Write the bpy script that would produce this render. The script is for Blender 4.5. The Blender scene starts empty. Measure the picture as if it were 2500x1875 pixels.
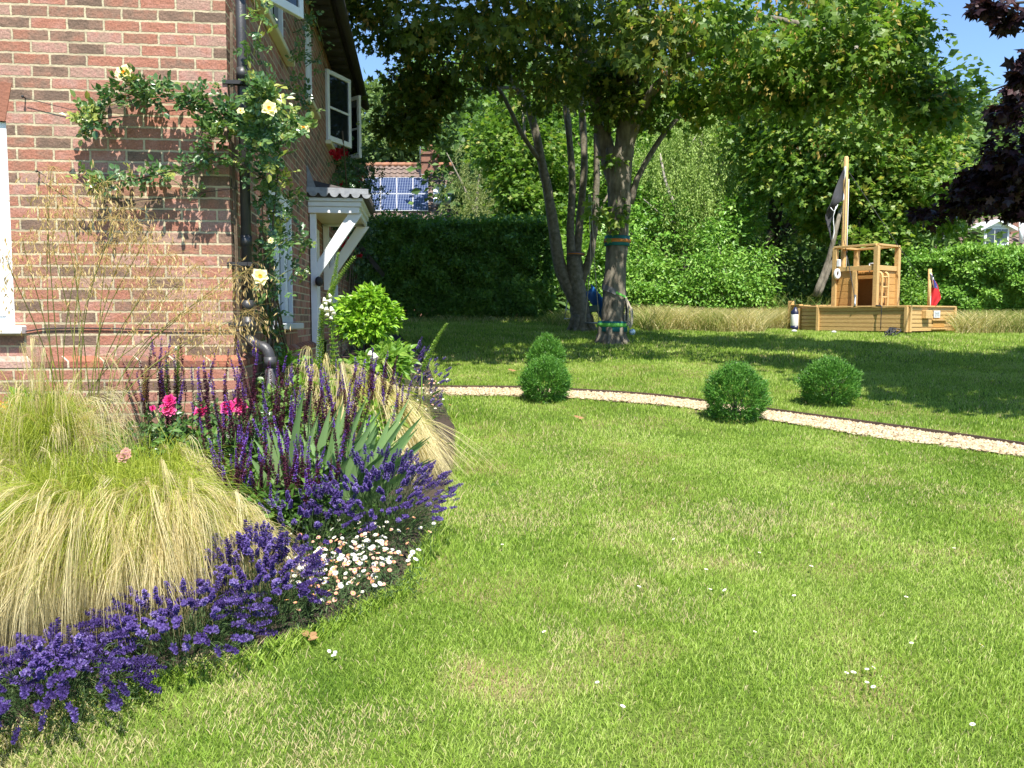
import bpy, math, random
import numpy as np
from mathutils import Matrix, Vector
R = math.radians
rng = np.random.default_rng(11)
random.seed(11)
scene = bpy.context.scene
COL = scene.collection

# ------------------------------------------------------------------ camera model and site survey helpers
TH = R(4.4); FPX = 2050.0; EYE = 1.6; SLOPE = 0.08
K = 2500 / 2212.0
def ray(x, y):                                  # x, y read off the photograph (2212 wide)
    xc = (x * K - 1250) / FPX; yc = (937.5 - y * K) / FPX
    return np.array([xc, math.cos(TH) + yc * math.sin(TH), -math.sin(TH) + yc * math.cos(TH)])
def Q(x, y, D):                                 # point at D metres in front of the viewer
    d = ray(x, y); return np.array([0, 0, EYE]) + d * (D / d[1])
def QG(x, y):                                   # point on the sloping lawn
    d = ray(x, y); t = EYE / (SLOPE * d[1] - d[2]); return np.array([0, 0, EYE]) + d * t
def gz(x, y):
    x = np.asarray(x, float); y = np.asarray(y, float); k = np.clip((x - 1.5) / 3.5, 0, 1); k = k * k * (3 - 2 * k)
    return SLOPE * np.clip(y, -12, 20.3) - .058 * k * np.clip(y - 16.2, 0, 4.1)
HROT = R(6.24); CX, CY = -1.87, 5.65            # house corner
HU = np.array([math.cos(HROT), math.sin(HROT), 0]); HV = np.array([-math.sin(HROT), math.cos(HROT), 0])
HC = np.array([CX, CY, 0])
def hw(u, v, z): return HC + HU * u + HV * v + np.array([0, 0, z])
def onplane(x, y, n, off):                      # ray against a house plane: returns (u, v, z)
    d = ray(x, y); o = np.array([0, 0, EYE])
    t = (off - np.dot(o - HC, n)) / np.dot(d, n); p = o + d * t - HC
    return np.array([np.dot(p, HU), np.dot(p, HV), p[2]])
def nearw(x, y, v=0.0): return onplane(x, y, HV, v)
def sidew(x, y, u=0.0): return onplane(x, y, HU, u)

def vnoise(x, y, scale, seed):
    g = np.random.default_rng(seed).random((64, 64))
    x = np.asarray(x) / scale; y = np.asarray(y) / scale
    i = np.floor(x).astype(int); j = np.floor(y).astype(int); fx = x - i; fy = y - j
    fx = fx * fx * (3 - 2 * fx); fy = fy * fy * (3 - 2 * fy)
    a = g[i % 64, j % 64]; b = g[(i + 1) % 64, j % 64]; c = g[i % 64, (j + 1) % 64]; d = g[(i + 1) % 64, (j + 1) % 64]
    return (a * (1 - fx) + b * fx) * (1 - fy) + (c * (1 - fx) + d * fx) * fy
def inpoly(x, y, poly):
    inside = np.zeros(len(x), bool); n = len(poly); j = n - 1
    for i in range(n):
        xi, yi = poly[i][:2]; xj, yj = poly[j][:2]
        c = ((yi > y) != (yj > y)) & (x < (xj - xi) * (y - yi) / (yj - yi + 1e-12) + xi)
        inside ^= c; j = i
    return inside
def unit(a): return a / np.maximum(np.linalg.norm(a, axis=-1, keepdims=True), 1e-9)
def rdir(n): return unit(rng.normal(size=(n, 3)))

# ------------------------------------------------------------------ materials
def newmat(name):
    m = bpy.data.materials.new(name); m.use_nodes = True
    nt = m.node_tree; nt.nodes.clear()
    out = nt.nodes.new('ShaderNodeOutputMaterial')
    return m, nt, out
def N(nt, t, **kw):
    n = nt.nodes.new(t)
    for k, v in kw.items():
        if k.startswith('i_'): n.inputs[k[2:].replace('_', ' ')].default_value = v
        else: setattr(n, k, v)
    return n
def rampn(nt, stops):
    r = nt.nodes.new('ShaderNodeValToRGB'); e = r.color_ramp.elements
    while len(e) < len(stops): e.new(0.5)
    for el, (p, c) in zip(e, stops): el.position = p; el.color = (*c, 1)
    return r
def plain(name, col, rough=0.6, col2=None, nscale=8.0, bump=0.0, bscale=60.0, metal=0.0, spec=0.5, stretch=None):
    m, nt, out = newmat(name); L = nt.links.new
    b = N(nt, 'ShaderNodeBsdfPrincipled'); b.inputs['Roughness'].default_value = rough; b.inputs['Metallic'].default_value = metal
    b.inputs['Specular IOR Level'].default_value = spec
    tc = N(nt, 'ShaderNodeTexCoord'); src = tc.outputs['Object']
    if stretch:
        mp = N(nt, 'ShaderNodeMapping'); mp.inputs['Scale'].default_value = stretch; L(src, mp.inputs['Vector']); src = mp.outputs['Vector']
    n = N(nt, 'ShaderNodeTexNoise'); n.inputs['Scale'].default_value = nscale; n.inputs['Detail'].default_value = 6; L(src, n.inputs['Vector'])
    c2 = col2 if col2 else tuple(min(1, c * 0.82) for c in col)
    rp = rampn(nt, [(0.32, col), (0.7, c2)]); L(n.outputs['Fac'], rp.inputs['Fac']); L(rp.outputs['Color'], b.inputs['Base Color'])
    if bump:
        n2 = N(nt, 'ShaderNodeTexNoise'); n2.inputs['Scale'].default_value = bscale; n2.inputs['Detail'].default_value = 5; L(src, n2.inputs['Vector'])
        bp = N(nt, 'ShaderNodeBump'); bp.inputs['Strength'].default_value = bump; bp.inputs['Distance'].default_value = 0.01
        L(n2.outputs['Fac'], bp.inputs['Height']); L(bp.outputs['Normal'], b.inputs['Normal'])
    L(b.outputs['BSDF'], out.inputs['Surface']); return m
def leafmat(name, stops, transl=0.35, rough=0.45, spec=0.4, tcol=1.25):
    """colour per leaf from the 'tint' attribute (each leaf's own hue), thin translucent sheet"""
    m, nt, out = newmat(name); L = nt.links.new
    at = N(nt, 'ShaderNodeAttribute'); at.attribute_name = 'tint'
    rp = rampn(nt, stops); L(at.outputs['Fac'], rp.inputs['Fac'])
    b = N(nt, 'ShaderNodeBsdfPrincipled'); b.inputs['Roughness'].default_value = rough; b.inputs['Specular IOR Level'].default_value = spec
    L(rp.outputs['Color'], b.inputs['Base Color'])
    if transl > 0:
        t = N(nt, 'ShaderNodeBsdfTranslucent')
        mx = N(nt, 'ShaderNodeMix', data_type='RGBA', blend_type='MULTIPLY'); mx.inputs[0].default_value = 1
        mx.inputs[7].default_value = (tcol, tcol * 1.05, tcol * 0.6, 1); L(rp.outputs['Color'], mx.inputs[6]); L(mx.outputs[2], t.inputs['Color'])
        ms = N(nt, 'ShaderNodeMixShader'); ms.inputs[0].default_value = transl
        L(b.outputs['BSDF'], ms.inputs[1]); L(t.outputs['BSDF'], ms.inputs[2]); L(ms.outputs['Shader'], out.inputs['Surface'])
    else: L(b.outputs['BSDF'], out.inputs['Surface'])
    return m
def brickmat(name, stops, mortar, bw=0.225, bh=0.075, ms=0.008, vertical=False, offset=0.5, shift=(0, 0)):
    m, nt, out = newmat(name); L = nt.links.new
    tc = N(nt, 'ShaderNodeTexCoord'); sx = N(nt, 'ShaderNodeSeparateXYZ'); L(tc.outputs['Object'], sx.inputs[0])
    ad = N(nt, 'ShaderNodeMath', operation='ADD'); L(sx.outputs[0], ad.inputs[0]); L(sx.outputs[1], ad.inputs[1])
    a1 = N(nt, 'ShaderNodeMath', operation='ADD'); L(ad.outputs[0], a1.inputs[0]); a1.inputs[1].default_value = 20 + shift[0]
    a2 = N(nt, 'ShaderNodeMath', operation='ADD'); L(sx.outputs[2], a2.inputs[0]); a2.inputs[1].default_value = 3 + shift[1]
    cb = N(nt, 'ShaderNodeCombineXYZ')
    L(a1.outputs[0], cb.inputs[1 if vertical else 0]); L(a2.outputs[0], cb.inputs[0 if vertical else 1])
    nz = N(nt, 'ShaderNodeTexNoise'); nz.inputs['Scale'].default_value = 26; nz.inputs['Detail'].default_value = 4; L(cb.outputs[0], nz.inputs['Vector'])
    vs = N(nt, 'ShaderNodeVectorMath', operation='SUBTRACT'); L(nz.outputs['Color'], vs.inputs[0]); vs.inputs[1].default_value = (.5, .5, .5)
    vm = N(nt, 'ShaderNodeVectorMath', operation='SCALE'); L(vs.outputs[0], vm.inputs[0]); vm.inputs['Scale'].default_value = 0.012
    va = N(nt, 'ShaderNodeVectorMath', operation='ADD'); L(cb.outputs[0], va.inputs[0]); L(vm.outputs[0], va.inputs[1])
    bt = N(nt, 'ShaderNodeTexBrick'); bt.offset = offset; bt.squash = 1
    for k, v in (('Scale', 1), ('Brick Width', bw), ('Row Height', bh), ('Mortar Size', ms), ('Mortar Smooth', 0.25)): bt.inputs[k].default_value = v
    bt.inputs['Color1'].default_value = (0, 0, 0, 1); bt.inputs['Color2'].default_value = (1, 1, 1, 1); bt.inputs['Mortar'].default_value = (.5, .5, .5, 1)
    L(va.outputs[0], bt.inputs['Vector'])
    # blotches of burnt and pale clay that ignore the mortar grid
    n2 = N(nt, 'ShaderNodeTexNoise'); n2.inputs['Scale'].default_value = 11; n2.inputs['Detail'].default_value = 3; L(cb.outputs[0], n2.inputs['Vector'])
    m1 = N(nt, 'ShaderNodeMath', operation='MULTIPLY_ADD'); L(n2.outputs['Fac'], m1.inputs[0]); m1.inputs[1].default_value = 0.9; m1.inputs[2].default_value = -0.45
    m2 = N(nt, 'ShaderNodeMath', operation='ADD', use_clamp=True); L(bt.outputs['Color'], m2.inputs[0]); L(m1.outputs[0], m2.inputs[1])
    rp = rampn(nt, stops); L(m2.outputs[0], rp.inputs['Fac'])
    n3 = N(nt, 'ShaderNodeTexNoise'); n3.inputs['Scale'].default_value = 90; n3.inputs['Detail'].default_value = 5; L(cb.outputs[0], n3.inputs['Vector'])
    r3 = rampn(nt, [(0.3, (0.72,) * 3), (0.7, (1.2,) * 3)]); L(n3.outputs['Fac'], r3.inputs['Fac'])
    mu = N(nt, 'ShaderNodeMix', data_type='RGBA', blend_type='MULTIPLY'); mu.inputs[0].default_value = 1; L(rp.outputs[0], mu.inputs[6]); L(r3.outputs[0], mu.inputs[7])
    nm = N(nt, 'ShaderNodeTexNoise'); nm.inputs['Scale'].default_value = 5; nm.inputs['Detail'].default_value = 5; L(cb.outputs[0], nm.inputs['Vector'])
    rm = rampn(nt, [(0.35, tuple(c * .72 for c in mortar)), (0.65, mortar)]); L(nm.outputs['Fac'], rm.inputs['Fac'])
    mx = N(nt, 'ShaderNodeMix', data_type='RGBA'); L(bt.outputs['Fac'], mx.inputs[0]); L(mu.outputs[2], mx.inputs[6]); L(rm.outputs[0], mx.inputs[7])
    b = N(nt, 'ShaderNodeBsdfPrincipled'); b.inputs['Roughness'].default_value = 0.9; b.inputs['Specular IOR Level'].default_value = 0.2
    L(mx.outputs[2], b.inputs['Base Color'])
    h1 = N(nt, 'ShaderNodeMath', operation='MULTIPLY_ADD'); L(bt.outputs['Fac'], h1.inputs[0]); h1.inputs[1].default_value = -1.0
    n4 = N(nt, 'ShaderNodeTexNoise'); n4.inputs['Scale'].default_value = 45; n4.inputs['Detail'].default_value = 6; L(cb.outputs[0], n4.inputs['Vector'])
    L(n4.outputs['Fac'], h1.inputs[2])
    bp = N(nt, 'ShaderNodeBump'); bp.inputs['Strength'].default_value = 0.9; bp.inputs['Distance'].default_value = 0.007
    L(h1.outputs[0], bp.inputs['Height']); L(bp.outputs[0], b.inputs['Normal'])
    L(b.outputs[0], out.inputs['Surface']); return m

# ------------------------------------------------------------------ mesh builder
SHAPES = {
 'diamond': ([(0, 0, 0), (.45, .5, .1), (1, 0, 0), (.45, -.5, .1)], [(0, 1, 2), (0, 2, 3)]),
 'ovate': ([(0, 0, 0), (.22, .4, .06), (.6, .46, .08), (1, 0, -.06), (.6, -.46, .08), (.22, -.4, .06)], [(0, 1, 2, 3), (0, 3, 4, 5)]),
 'lance': ([(0, 0, 0), (.3, .5, .05), (.65, .38, .02), (1, 0, -.12), (.65, -.38, .02), (.3, -.5, .05)], [(0, 1, 2, 3), (0, 3, 4, 5)]),
 'palm': ([(.32, 0, .05), (0, 0, 0), (-.02, .42, -.03), (.3, .24, .03), (.55, .56, -.04), (.62, .2, .02), (1, 0, -.06), (.62, -.2, .02), (.55, -.56, -.04), (.3, -.24, .03), (-.02, -.42, -.03)],
          [(0, i, i + 1) for i in range(1, 10)] + [(0, 10, 1)]),
}
class MB:
    def __init__(s): s.V = []; s.F = []; s.T = []; s.n = 0
    def add(s, V, F, tint=0.5, mat=0, smooth=False):
        V = np.asarray(V, float).reshape(-1, 3); k = len(V)
        s.V.append(V); s.T.append(np.broadcast_to(np.asarray(tint, float), (k,)).copy())
        if isinstance(F, np.ndarray): s.F.append((F + s.n, mat, smooth))
        else:
            by = {}
            for f in F: by.setdefault(len(f), []).append(f)
            for q in by.values(): s.F.append((np.array(q) + s.n, mat, smooth))
        s.n += k; return s
    def box(s, lo, hi, M=None, mat=0, tint=0.5):
        x0, y0, z0 = lo; x1, y1, z1 = hi
        V = np.array([(x0, y0, z0), (x1, y0, z0), (x1, y1, z0), (x0, y1, z0), (x0, y0, z1), (x1, y0, z1), (x1, y1, z1), (x0, y1, z1)], float)
        if M is not None: V = M(V)
        return s.add(V, [(0, 3, 2, 1), (4, 5, 6, 7), (0, 1, 5, 4), (1, 2, 6, 5), (2, 3, 7, 6), (3, 0, 4, 7)], tint, mat)
    def bar(s, p, q, w, h, up=(0, 0, 1), mat=0, tint=.5):           # rectangular bar from p to q
        p = np.asarray(p, float); q = np.asarray(q, float); t = q - p; L = np.linalg.norm(t); t /= L
        a = np.cross(t, up); a /= max(np.linalg.norm(a), 1e-6); b = np.cross(a, t)
        M = lambda V: p + V[:, :1] * t + V[:, 1:2] * a + V[:, 2:] * b
        return s.box((0, -w / 2, -h / 2), (L, w / 2, h / 2), M, mat, tint)
    def tube(s, P, r, n=8, cap=True, mat=0, tint=.5, lump=0.0):
        P = np.asarray(P, float); k = len(P); r = np.broadcast_to(np.asarray(r, float), (k,))
        t = unit(np.gradient(P, axis=0)); a0 = np.cross(t[0], (0, 0, 1))
        if np.linalg.norm(a0) < 1e-3: a0 = np.array([1., 0, 0])
        A = []; a = a0
        for i in range(k):
            a = a - t[i] * np.dot(a, t[i]); a = a / max(np.linalg.norm(a), 1e-9); A.append(a)
        A = np.array(A); B = np.cross(t, A); ph = np.arange(n) * 2 * math.pi / n
        rad = r[:, None] * np.ones(n)
        if lump: rad = rad * (1 + lump * rng.normal(size=(k, n)))
        V = P[:, None] + rad[..., None] * (np.cos(ph)[None, :, None] * A[:, None] + np.sin(ph)[None, :, None] * B[:, None])
        i = np.arange(k - 1)[:, None] * n; j = np.arange(n)[None]; jn = (j + 1) % n
        F = np.stack([i + j, i + jn, i + n + jn, i + n + j], -1).reshape(-1, 4)
        s.add(V, F, tint, mat, True)
        if cap:
            s.F.append((np.array([[*range(n)][::-1]]) + s.n - k * n, mat, False)); s.F.append((np.array([[*range(n)]]) + s.n - n, mat, False))
        return s
    def lathe(s, prof, c=(0, 0, 0), n=16, mat=0, tint=.5, axis=None):   # prof: (radius, height)
        prof = np.asarray(prof, float); k = len(prof); ph = np.arange(n) * 2 * math.pi / n
        V = np.stack([prof[:, :1] * np.cos(ph), prof[:, :1] * np.sin(ph), prof[:, 1:] + 0 * ph], -1).reshape(-1, 3)
        if axis is not None:
            M = np.array(Vector((0, 0, 1)).rotation_difference(Vector(axis)).to_matrix()); V = V @ M.T
        i = np.arange(k - 1)[:, None] * n; j = np.arange(n)[None]; jn = (j + 1) % n
        return s.add(V + np.asarray(c), np.stack([i + j, i + jn, i + n + jn, i + n + j], -1).reshape(-1, 4), tint, mat, True)
    def ball(s, c, r, n=12, mat=0, tint=.5):
        a = np.linspace(-math.pi / 2, math.pi / 2, n // 2 + 2); r = np.broadcast_to(np.asarray(r, float), (3,))
        ph = np.arange(n) * 2 * math.pi / n; k = len(a)
        V = np.stack([np.cos(a)[:, None] * np.cos(ph) * r[0], np.cos(a)[:, None] * np.sin(ph) * r[1], np.sin(a)[:, None] + 0 * ph], -1)
        V[..., 2] *= r[2]
        i = np.arange(k - 1)[:, None] * n; j = np.arange(n)[None]; jn = (j + 1) % n
        return s.add(V.reshape(-1, 3) + np.asarray(c), np.stack([i + j, i + jn, i + n + jn, i + n + j], -1).reshape(-1, 4), tint, mat, True)
    def leaves(s, P, T, Nn, L, W, tint=None, shape='diamond', mat=0):
        n = len(P)
        if n == 0: return s
        T = unit(T); B = unit(np.cross(Nn, T)); Nn = np.cross(T, B)
        sv, sf = SHAPES[shape]; sv = np.array(sv); k = len(sv)
        L = np.broadcast_to(np.asarray(L, float), (n,)); W = np.broadcast_to(np.asarray(W, float), (n,))
        V = P[:, None] + (L[:, None] * sv[:, 0])[..., None] * T[:, None] + (W[:, None] * sv[:, 1])[..., None] * B[:, None] + (L[:, None] * sv[:, 2])[..., None] * Nn[:, None]
        if tint is None: tint = rng.random(n)
        by = {}
        for f in sf: by.setdefault(len(f), []).append(f)
        base = s.n; off = (np.arange(n) * k)[:, None, None]
        s.V.append(V.reshape(-1, 3)); s.T.append(np.repeat(np.broadcast_to(tint, (n,)), k)); s.n += n * k
        for q in by.values():
            F = (np.array(q)[None] + off).reshape(-1, len(q[0])) + base; s.F.append((F, mat, False))
        return s
    def strips(s, C, w, side=None, tint=.5, mat=0):                    # C (n,k,3) curves, w (k,) or (n,k) widths
        n, k, _ = C.shape; w = np.broadcast_to(np.asarray(w, float), (n, k))
        if side is None:
            side = rdir(n)
        t = C[:, -1] - C[:, 0]; sd = unit(np.cross(t, side))[:, None] * (w[..., None] / 2)
        V = np.stack([C - sd, C + sd], 2).reshape(-1, 3)
        i = (np.arange(n) * 2 * k)[:, None, None]; j = (np.arange(k - 1) * 2)[None, :, None]
        F = (i + j + np.array([0, 1, 3, 2])[None, None]).reshape(-1, 4)
        t = np.broadcast_to(np.asarray(tint, float), (n,)) if np.ndim(tint) < 2 else tint
        tt = np.repeat(t, 2 * k) if t.ndim == 1 else np.repeat(t.reshape(-1), 2)
        base = s.n; s.V.append(V); s.T.append(tt); s.n += len(V); s.F.append((F + base, mat, False)); return s
    def mesh(s, name, mats, offset=None, Minv=None):
        V = np.concatenate(s.V); T = np.concatenate(s.T)
        if Minv is not None: V = V @ np.array(Minv.to_3x3()).T + np.array(Minv.translation)
        me = bpy.data.meshes.new(name)
        me.vertices.add(len(V)); me.vertices.foreach_set('co', V.astype(np.float32).ravel())
        nl = sum(f.size for f, _, _ in s.F); npoly = sum(len(f) for f, _, _ in s.F)
        me.loops.add(nl); me.loops.foreach_set('vertex_index', np.concatenate([f.ravel() for f, _, _ in s.F]).astype(np.int32))
        tot = np.concatenate([np.full(len(f), f.shape[1]) for f, _, _ in s.F]).astype(np.int32)
        me.polygons.add(npoly); st = np.zeros(npoly, np.int32); st[1:] = np.cumsum(tot)[:-1]
        me.polygons.foreach_set('loop_start', st); me.polygons.foreach_set('loop_total', tot)
        me.polygons.foreach_set('material_index', np.concatenate([np.full(len(f), m) for f, m, _ in s.F]).astype(np.int32))
        me.polygons.foreach_set('use_smooth', np.concatenate([np.full(len(f), sm) for f, _, sm in s.F]).astype(bool))
        me.update(calc_edges=True)
        a = me.attributes.new('tint', 'FLOAT', 'POINT'); a.data.foreach_set('value', T.astype(np.float32))
        for m in (mats if isinstance(mats, (list, tuple)) else [mats]): me.materials.append(m)
        return me
    def build(s, name, mats, parent=None, bevel=0.0, local=False):
        """vertices are in world space (or in the parent's space with local=True)"""
        if not s.V: return None
        Mi = None
        if parent is not None and not local: Mi = WORLD[parent.name].inverted()
        o = bpy.data.objects.new(name, s.mesh(name, mats, Minv=Mi)); COL.objects.link(o)
        WORLD[o.name] = WORLD[parent.name] if parent is not None else Matrix.Identity(4)
        if parent is not None: o.parent = parent
        if bevel:
            b = o.modifiers.new('bevel', 'BEVEL'); b.width = bevel; b.segments = 1; b.limit_method = 'ANGLE'
        return o
WORLD = {}
def tag(o, label=None, cat=None, group=None, kind=None):
    if label: o['label'] = label
    if cat: o['category'] = cat
    if group: o['group'] = group
    if kind: o['kind'] = kind
    return o
def thing(name, loc, label, cat, group=None, rz=0.0):
    o = bpy.data.objects.new(name, None); COL.objects.link(o); o.location = loc; o.rotation_euler = (0, 0, rz); o.empty_display_size = .1
    WORLD[o.name] = Matrix.Translation(Vector(loc)) @ Matrix.Rotation(rz, 4, 'Z')
    return tag(o, label, cat, group)
def child(name, me, parent, loc=(0, 0, 0), zaxis=None, spin=0.0, scale=1.0, world=True):
    """a part that shares mesh data; loc in world space"""
    o = bpy.data.objects.new(name, me); COL.objects.link(o); o.parent = parent
    p = Vector(loc)
    if world: p = WORLD[parent.name].inverted() @ p
    q = Matrix.Identity(4)
    if zaxis is not None: q = Vector((0, 0, 1)).rotation_difference(Vector(zaxis)).to_matrix().to_4x4()
    o.matrix_local = Matrix.Translation(p) @ q @ Matrix.Rotation(spin, 4, 'Z') @ Matrix.Diagonal((scale, scale, scale, 1))
    WORLD[o.name] = WORLD[parent.name]
    return o
def curve(pts, n):                                                    # smooth Catmull-Rom resample
    P = np.asarray(pts, float); P = np.vstack([2 * P[0] - P[1], P, 2 * P[-1] - P[-2]])
    out = []; m = len(P) - 3
    for t in np.linspace(0, m - 1e-6, n):
        i = int(t); f = t - i; a, b, c, d = P[i:i + 4]
        out.append(.5 * (2 * b + (c - a) * f + (2 * a - 5 * b + 4 * c - d) * f * f + (3 * b - a - 3 * c + d) * f ** 3))
    return np.array(out)

# ------------------------------------------------------------------ light, sky, camera
SUN_EL, SUN_AZ = 60.0, 14.4
def sundir():
    e, a = R(SUN_EL), R(SUN_AZ); return Vector((math.sin(a) * math.cos(e), -math.cos(a) * math.cos(e), math.sin(e)))
world = bpy.data.worlds.new('World'); scene.world = world; world.use_nodes = True
wn = world.node_tree; wn.nodes.clear()
sk = wn.nodes.new('ShaderNodeTexSky'); sk.sky_type = 'NISHITA'; sk.sun_disc = False
sk.sun_elevation = R(SUN_EL); sk.sun_rotation = R(180 - SUN_AZ); sk.air_density = 1.0; sk.dust_density = 0.1; sk.ozone_density = 6.0
bg = wn.nodes.new('ShaderNodeBackground'); bg.inputs['Strength'].default_value = 0.115
wo = wn.nodes.new('ShaderNodeOutputWorld'); wn.links.new(sk.outputs[0], bg.inputs[0]); wn.links.new(bg.outputs[0], wo.inputs[0])
sl = bpy.data.lights.new('sun', 'SUN'); sl.energy = 5.0; sl.angle = R(0.5); sl.color = (1, 0.955, 0.87)
so = bpy.data.objects.new('sun', sl); COL.objects.link(so); so.rotation_euler = sundir().to_track_quat('Z', 'Y').to_euler()
cam = bpy.data.cameras.new('camera'); co = bpy.data.objects.new('camera', cam); COL.objects.link(co)
co.location = (0, 0, EYE); co.rotation_euler = (R(90) - TH, 0, 0); cam.sensor_width = 36; cam.lens = 36 * FPX / 2500; cam.clip_end = 2000; cam.clip_start = .05
scene.camera = co
vs = scene.view_settings; vs.view_transform = 'Standard'; vs.look = 'None'; vs.exposure = 1.12; vs.gamma = 1
scene.cycles.max_bounces = 8; scene.cycles.transparent_max_bounces = 8; scene.cycles.diffuse_bounces = 4
# ================================================================== palette
M = {}
M['brick'] = brickmat('red_stock_brick', [(0.0, (.15, .10, .074)), (.2, (.225, .138, .10)), (.36, (.29, .142, .098)), (.55, (.33, .142, .096)), (.75, (.36, .17, .125)), (.9, (.375, .21, .17)), (1, (.33, .205, .158))], (.50, .42, .28))
M['soldier'] = brickmat('soldier_brick', [(0, (.13, .08, .06)), (.35, (.3, .11, .075)), (.7, (.36, .13, .085)), (1, (.4, .18, .14))], (.50, .42, .3), vertical=True, offset=0.0, shift=(.02, .03))
M['plinth'] = brickmat('plinth_brick', [(0, (.13, .085, .065)), (.3, (.27, .10, .065)), (.7, (.33, .125, .075)), (1, (.42, .27, .22))], (.55, .46, .33), bh=.3, offset=0)
M['white'] = plain('white_paint', (.78, .79, .80), .35, (.72, .73, .74), 6)
M['cream'] = plain('cream_paint_and_bounce', (.72, .66, .46), .45, (.66, .6, .4), 5)
M['glass'] = plain('window_glass', (.012, .016, .018), .04, (.02, .024, .026), 2, spec=.9)
M['dark'] = plain('dark_timber', (.022, .019, .017), .7, (.04, .034, .028), 12, .4, 40)
M['pipe'] = plain('black_plastic_pipe', (.035, .034, .038), .42, (.05, .048, .05), 14, .15, 120)
M['lead'] = plain('lead_flashing', (.22, .23, .25), .5, (.32, .33, .35), 18, .3, 50)
M['slate'] = plain('dark_clay_tile', (.05, .045, .045), .7, (.085, .07, .065), 18, .5, 60)
M['soil'] = plain('border_soil', (.055, .037, .024), .95, (.025, .018, .012), 14, .9, 60)
M['steel_edge'] = plain('rusty_edging', (.10, .058, .038), .8, (.055, .035, .026), 12, .4, 60)
M['stone'] = leafmat('gravel_stone', [(0, (.26, .19, .11)), (.35, (.42, .33, .20)), (.7, (.52, .44, .31)), (1, (.34, .26, .17))], 0, .85, .2)
M['roofA'] = plain('weathered_concrete_tile', (.135, .095, .078), .9, (.20, .145, .118), 2.5, .5, 30)
M['ridge'] = plain('ridge_tile', (.36, .16, .085), .9, (.28, .14, .09), 6, .3, 20)
M['farbrick'] = plain('far_brick', (.26, .12, .08), .9, (.18, .095, .07), 5, .4, 18)
M['render'] = plain('pale_render', (.6, .56, .5), .9, (.52, .48, .43), 3)
M['pv'] = None
M['alu'] = plain('aluminium_frame', (.75, .77, .8), .35, (.7, .72, .75), 4)
M['timber'] = plain('pressure_treated_softwood', (.60, .40, .165), .62, (.48, .30, .11), 3.0, .3, 40, stretch=(6, 6, 22))
M['timber2'] = plain('honey_stained_timber', (.56, .32, .10), .5, (.44, .235, .07), 3.0, .3, 40, stretch=(6, 6, 22))
M['bark'] = plain('sycamore_bark', (.24, .21, .16), .95, (.085, .072, .052), 13, 1.0, 30, stretch=(1, 1, .45))
M['bark_dark'] = plain('dark_bark', (.06, .048, .036), .95, (.03, .025, .02), 9, .9, 30)
M['birchbark'] = plain('birch_bark', (.52, .47, .40), .8, (.12, .10, .085), 5, .6, 30, stretch=(1, 1, 3))
M['moss'] = plain('mossy_bark', (.10, .09, .055), .95, (.22, .19, .14), 14, 1., 30)
M['cane'] = plain('rose_cane', (.13, .085, .05), .8, (.08, .06, .035), 20, .5, 60)
M['greencane'] = plain('green_cane', (.20, .24, .06), .6, (.28, .26, .09), 10)

def G3(a, b, c): return [(0, a), (.5, b), (1, c)]
M['grass'] = leafmat('lawn_grass', [(0, (.10, .19, .018)), (.3, (.21, .325, .036)), (.55, (.33, .455, .075)), (.78, (.44, .51, .15)), (.85, (.50, .44, .22)), (1, (.62, .50, .30))], .35, .5, .3)
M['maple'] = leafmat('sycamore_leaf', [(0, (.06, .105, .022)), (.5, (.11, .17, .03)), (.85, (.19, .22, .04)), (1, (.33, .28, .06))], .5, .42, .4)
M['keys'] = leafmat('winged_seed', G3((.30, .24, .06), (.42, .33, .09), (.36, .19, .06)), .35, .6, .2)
M['maple_lit'] = leafmat('field_maple_and_sunlit_leaf', [(0, (.07, .15, .022)), (.5, (.14, .25, .034)), (.85, (.23, .32, .05)), (1, (.40, .38, .09))], .42, .45, .35)
M['bright'] = leafmat('young_green_leaf', G3((.10, .22, .03), (.18, .33, .045), (.30, .43, .08)), .38, .4, .4)
M['laurel'] = leafmat('laurel_leaf', G3((.09, .21, .03), (.17, .34, .045), (.30, .46, .09)), .25, .42, .35)
M['mid'] = leafmat('ash_leaf', G3((.06, .12, .03), (.11, .19, .045), (.18, .27, .07)), .32, .5, .3)
M['far'] = leafmat('far_leaf', G3((.09, .15, .05), (.14, .21, .07), (.21, .28, .10)), .3, .6, .2)
M['willow'] = leafmat('willow_leaf', G3((.13, .18, .05), (.24, .29, .10), (.33, .36, .14)), .38, .5, .3)
M['birch'] = leafmat('birch_leaf', G3((.17, .27, .06), (.30, .42, .10), (.44, .54, .18)), .38, .5, .3)
M['hedge'] = leafmat('hedge_leaf', G3((.05, .13, .022), (.10, .22, .032), (.20, .34, .05)), .28, .4, .45)
M['purple'] = leafmat('purple_maple_leaf', G3((.013, .007, .011), (.026, .011, .016), (.052, .02, .026)), .2, .42, .35, tcol=1.6)
M['yew'] = leafmat('yew_needle', G3((.04, .13, .02), (.09, .24, .03), (.20, .38, .06)), .2, .4, .4)
M['rose'] = leafmat('rose_leaf', [(0, (.035, .09, .03)), (.5, (.075, .16, .05)), (.8, (.15, .24, .065)), (1, (.36, .38, .08))], .3, .3, .6)
M['redrose'] = leafmat('red_petal', G3((.35, .008, .015), (.5, .015, .03), (.6, .04, .06)), .3, .5)
M['pink'] = leafmat('pink_petal', G3((.55, .02, .16), (.75, .05, .27), (.80, .22, .45)), .3, .5)
M['yellow'] = leafmat('pale_yellow_petal', [(0, (.85, .42, .03)), (.25, (.85, .55, .06)), (.4, (.86, .74, .28)), (1, (.88, .82, .52))], .3, .5)
M['bell'] = leafmat('white_bell', G3((.75, .72, .62), (.82, .8, .74), (.85, .84, .8)), .35, .5)
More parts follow.
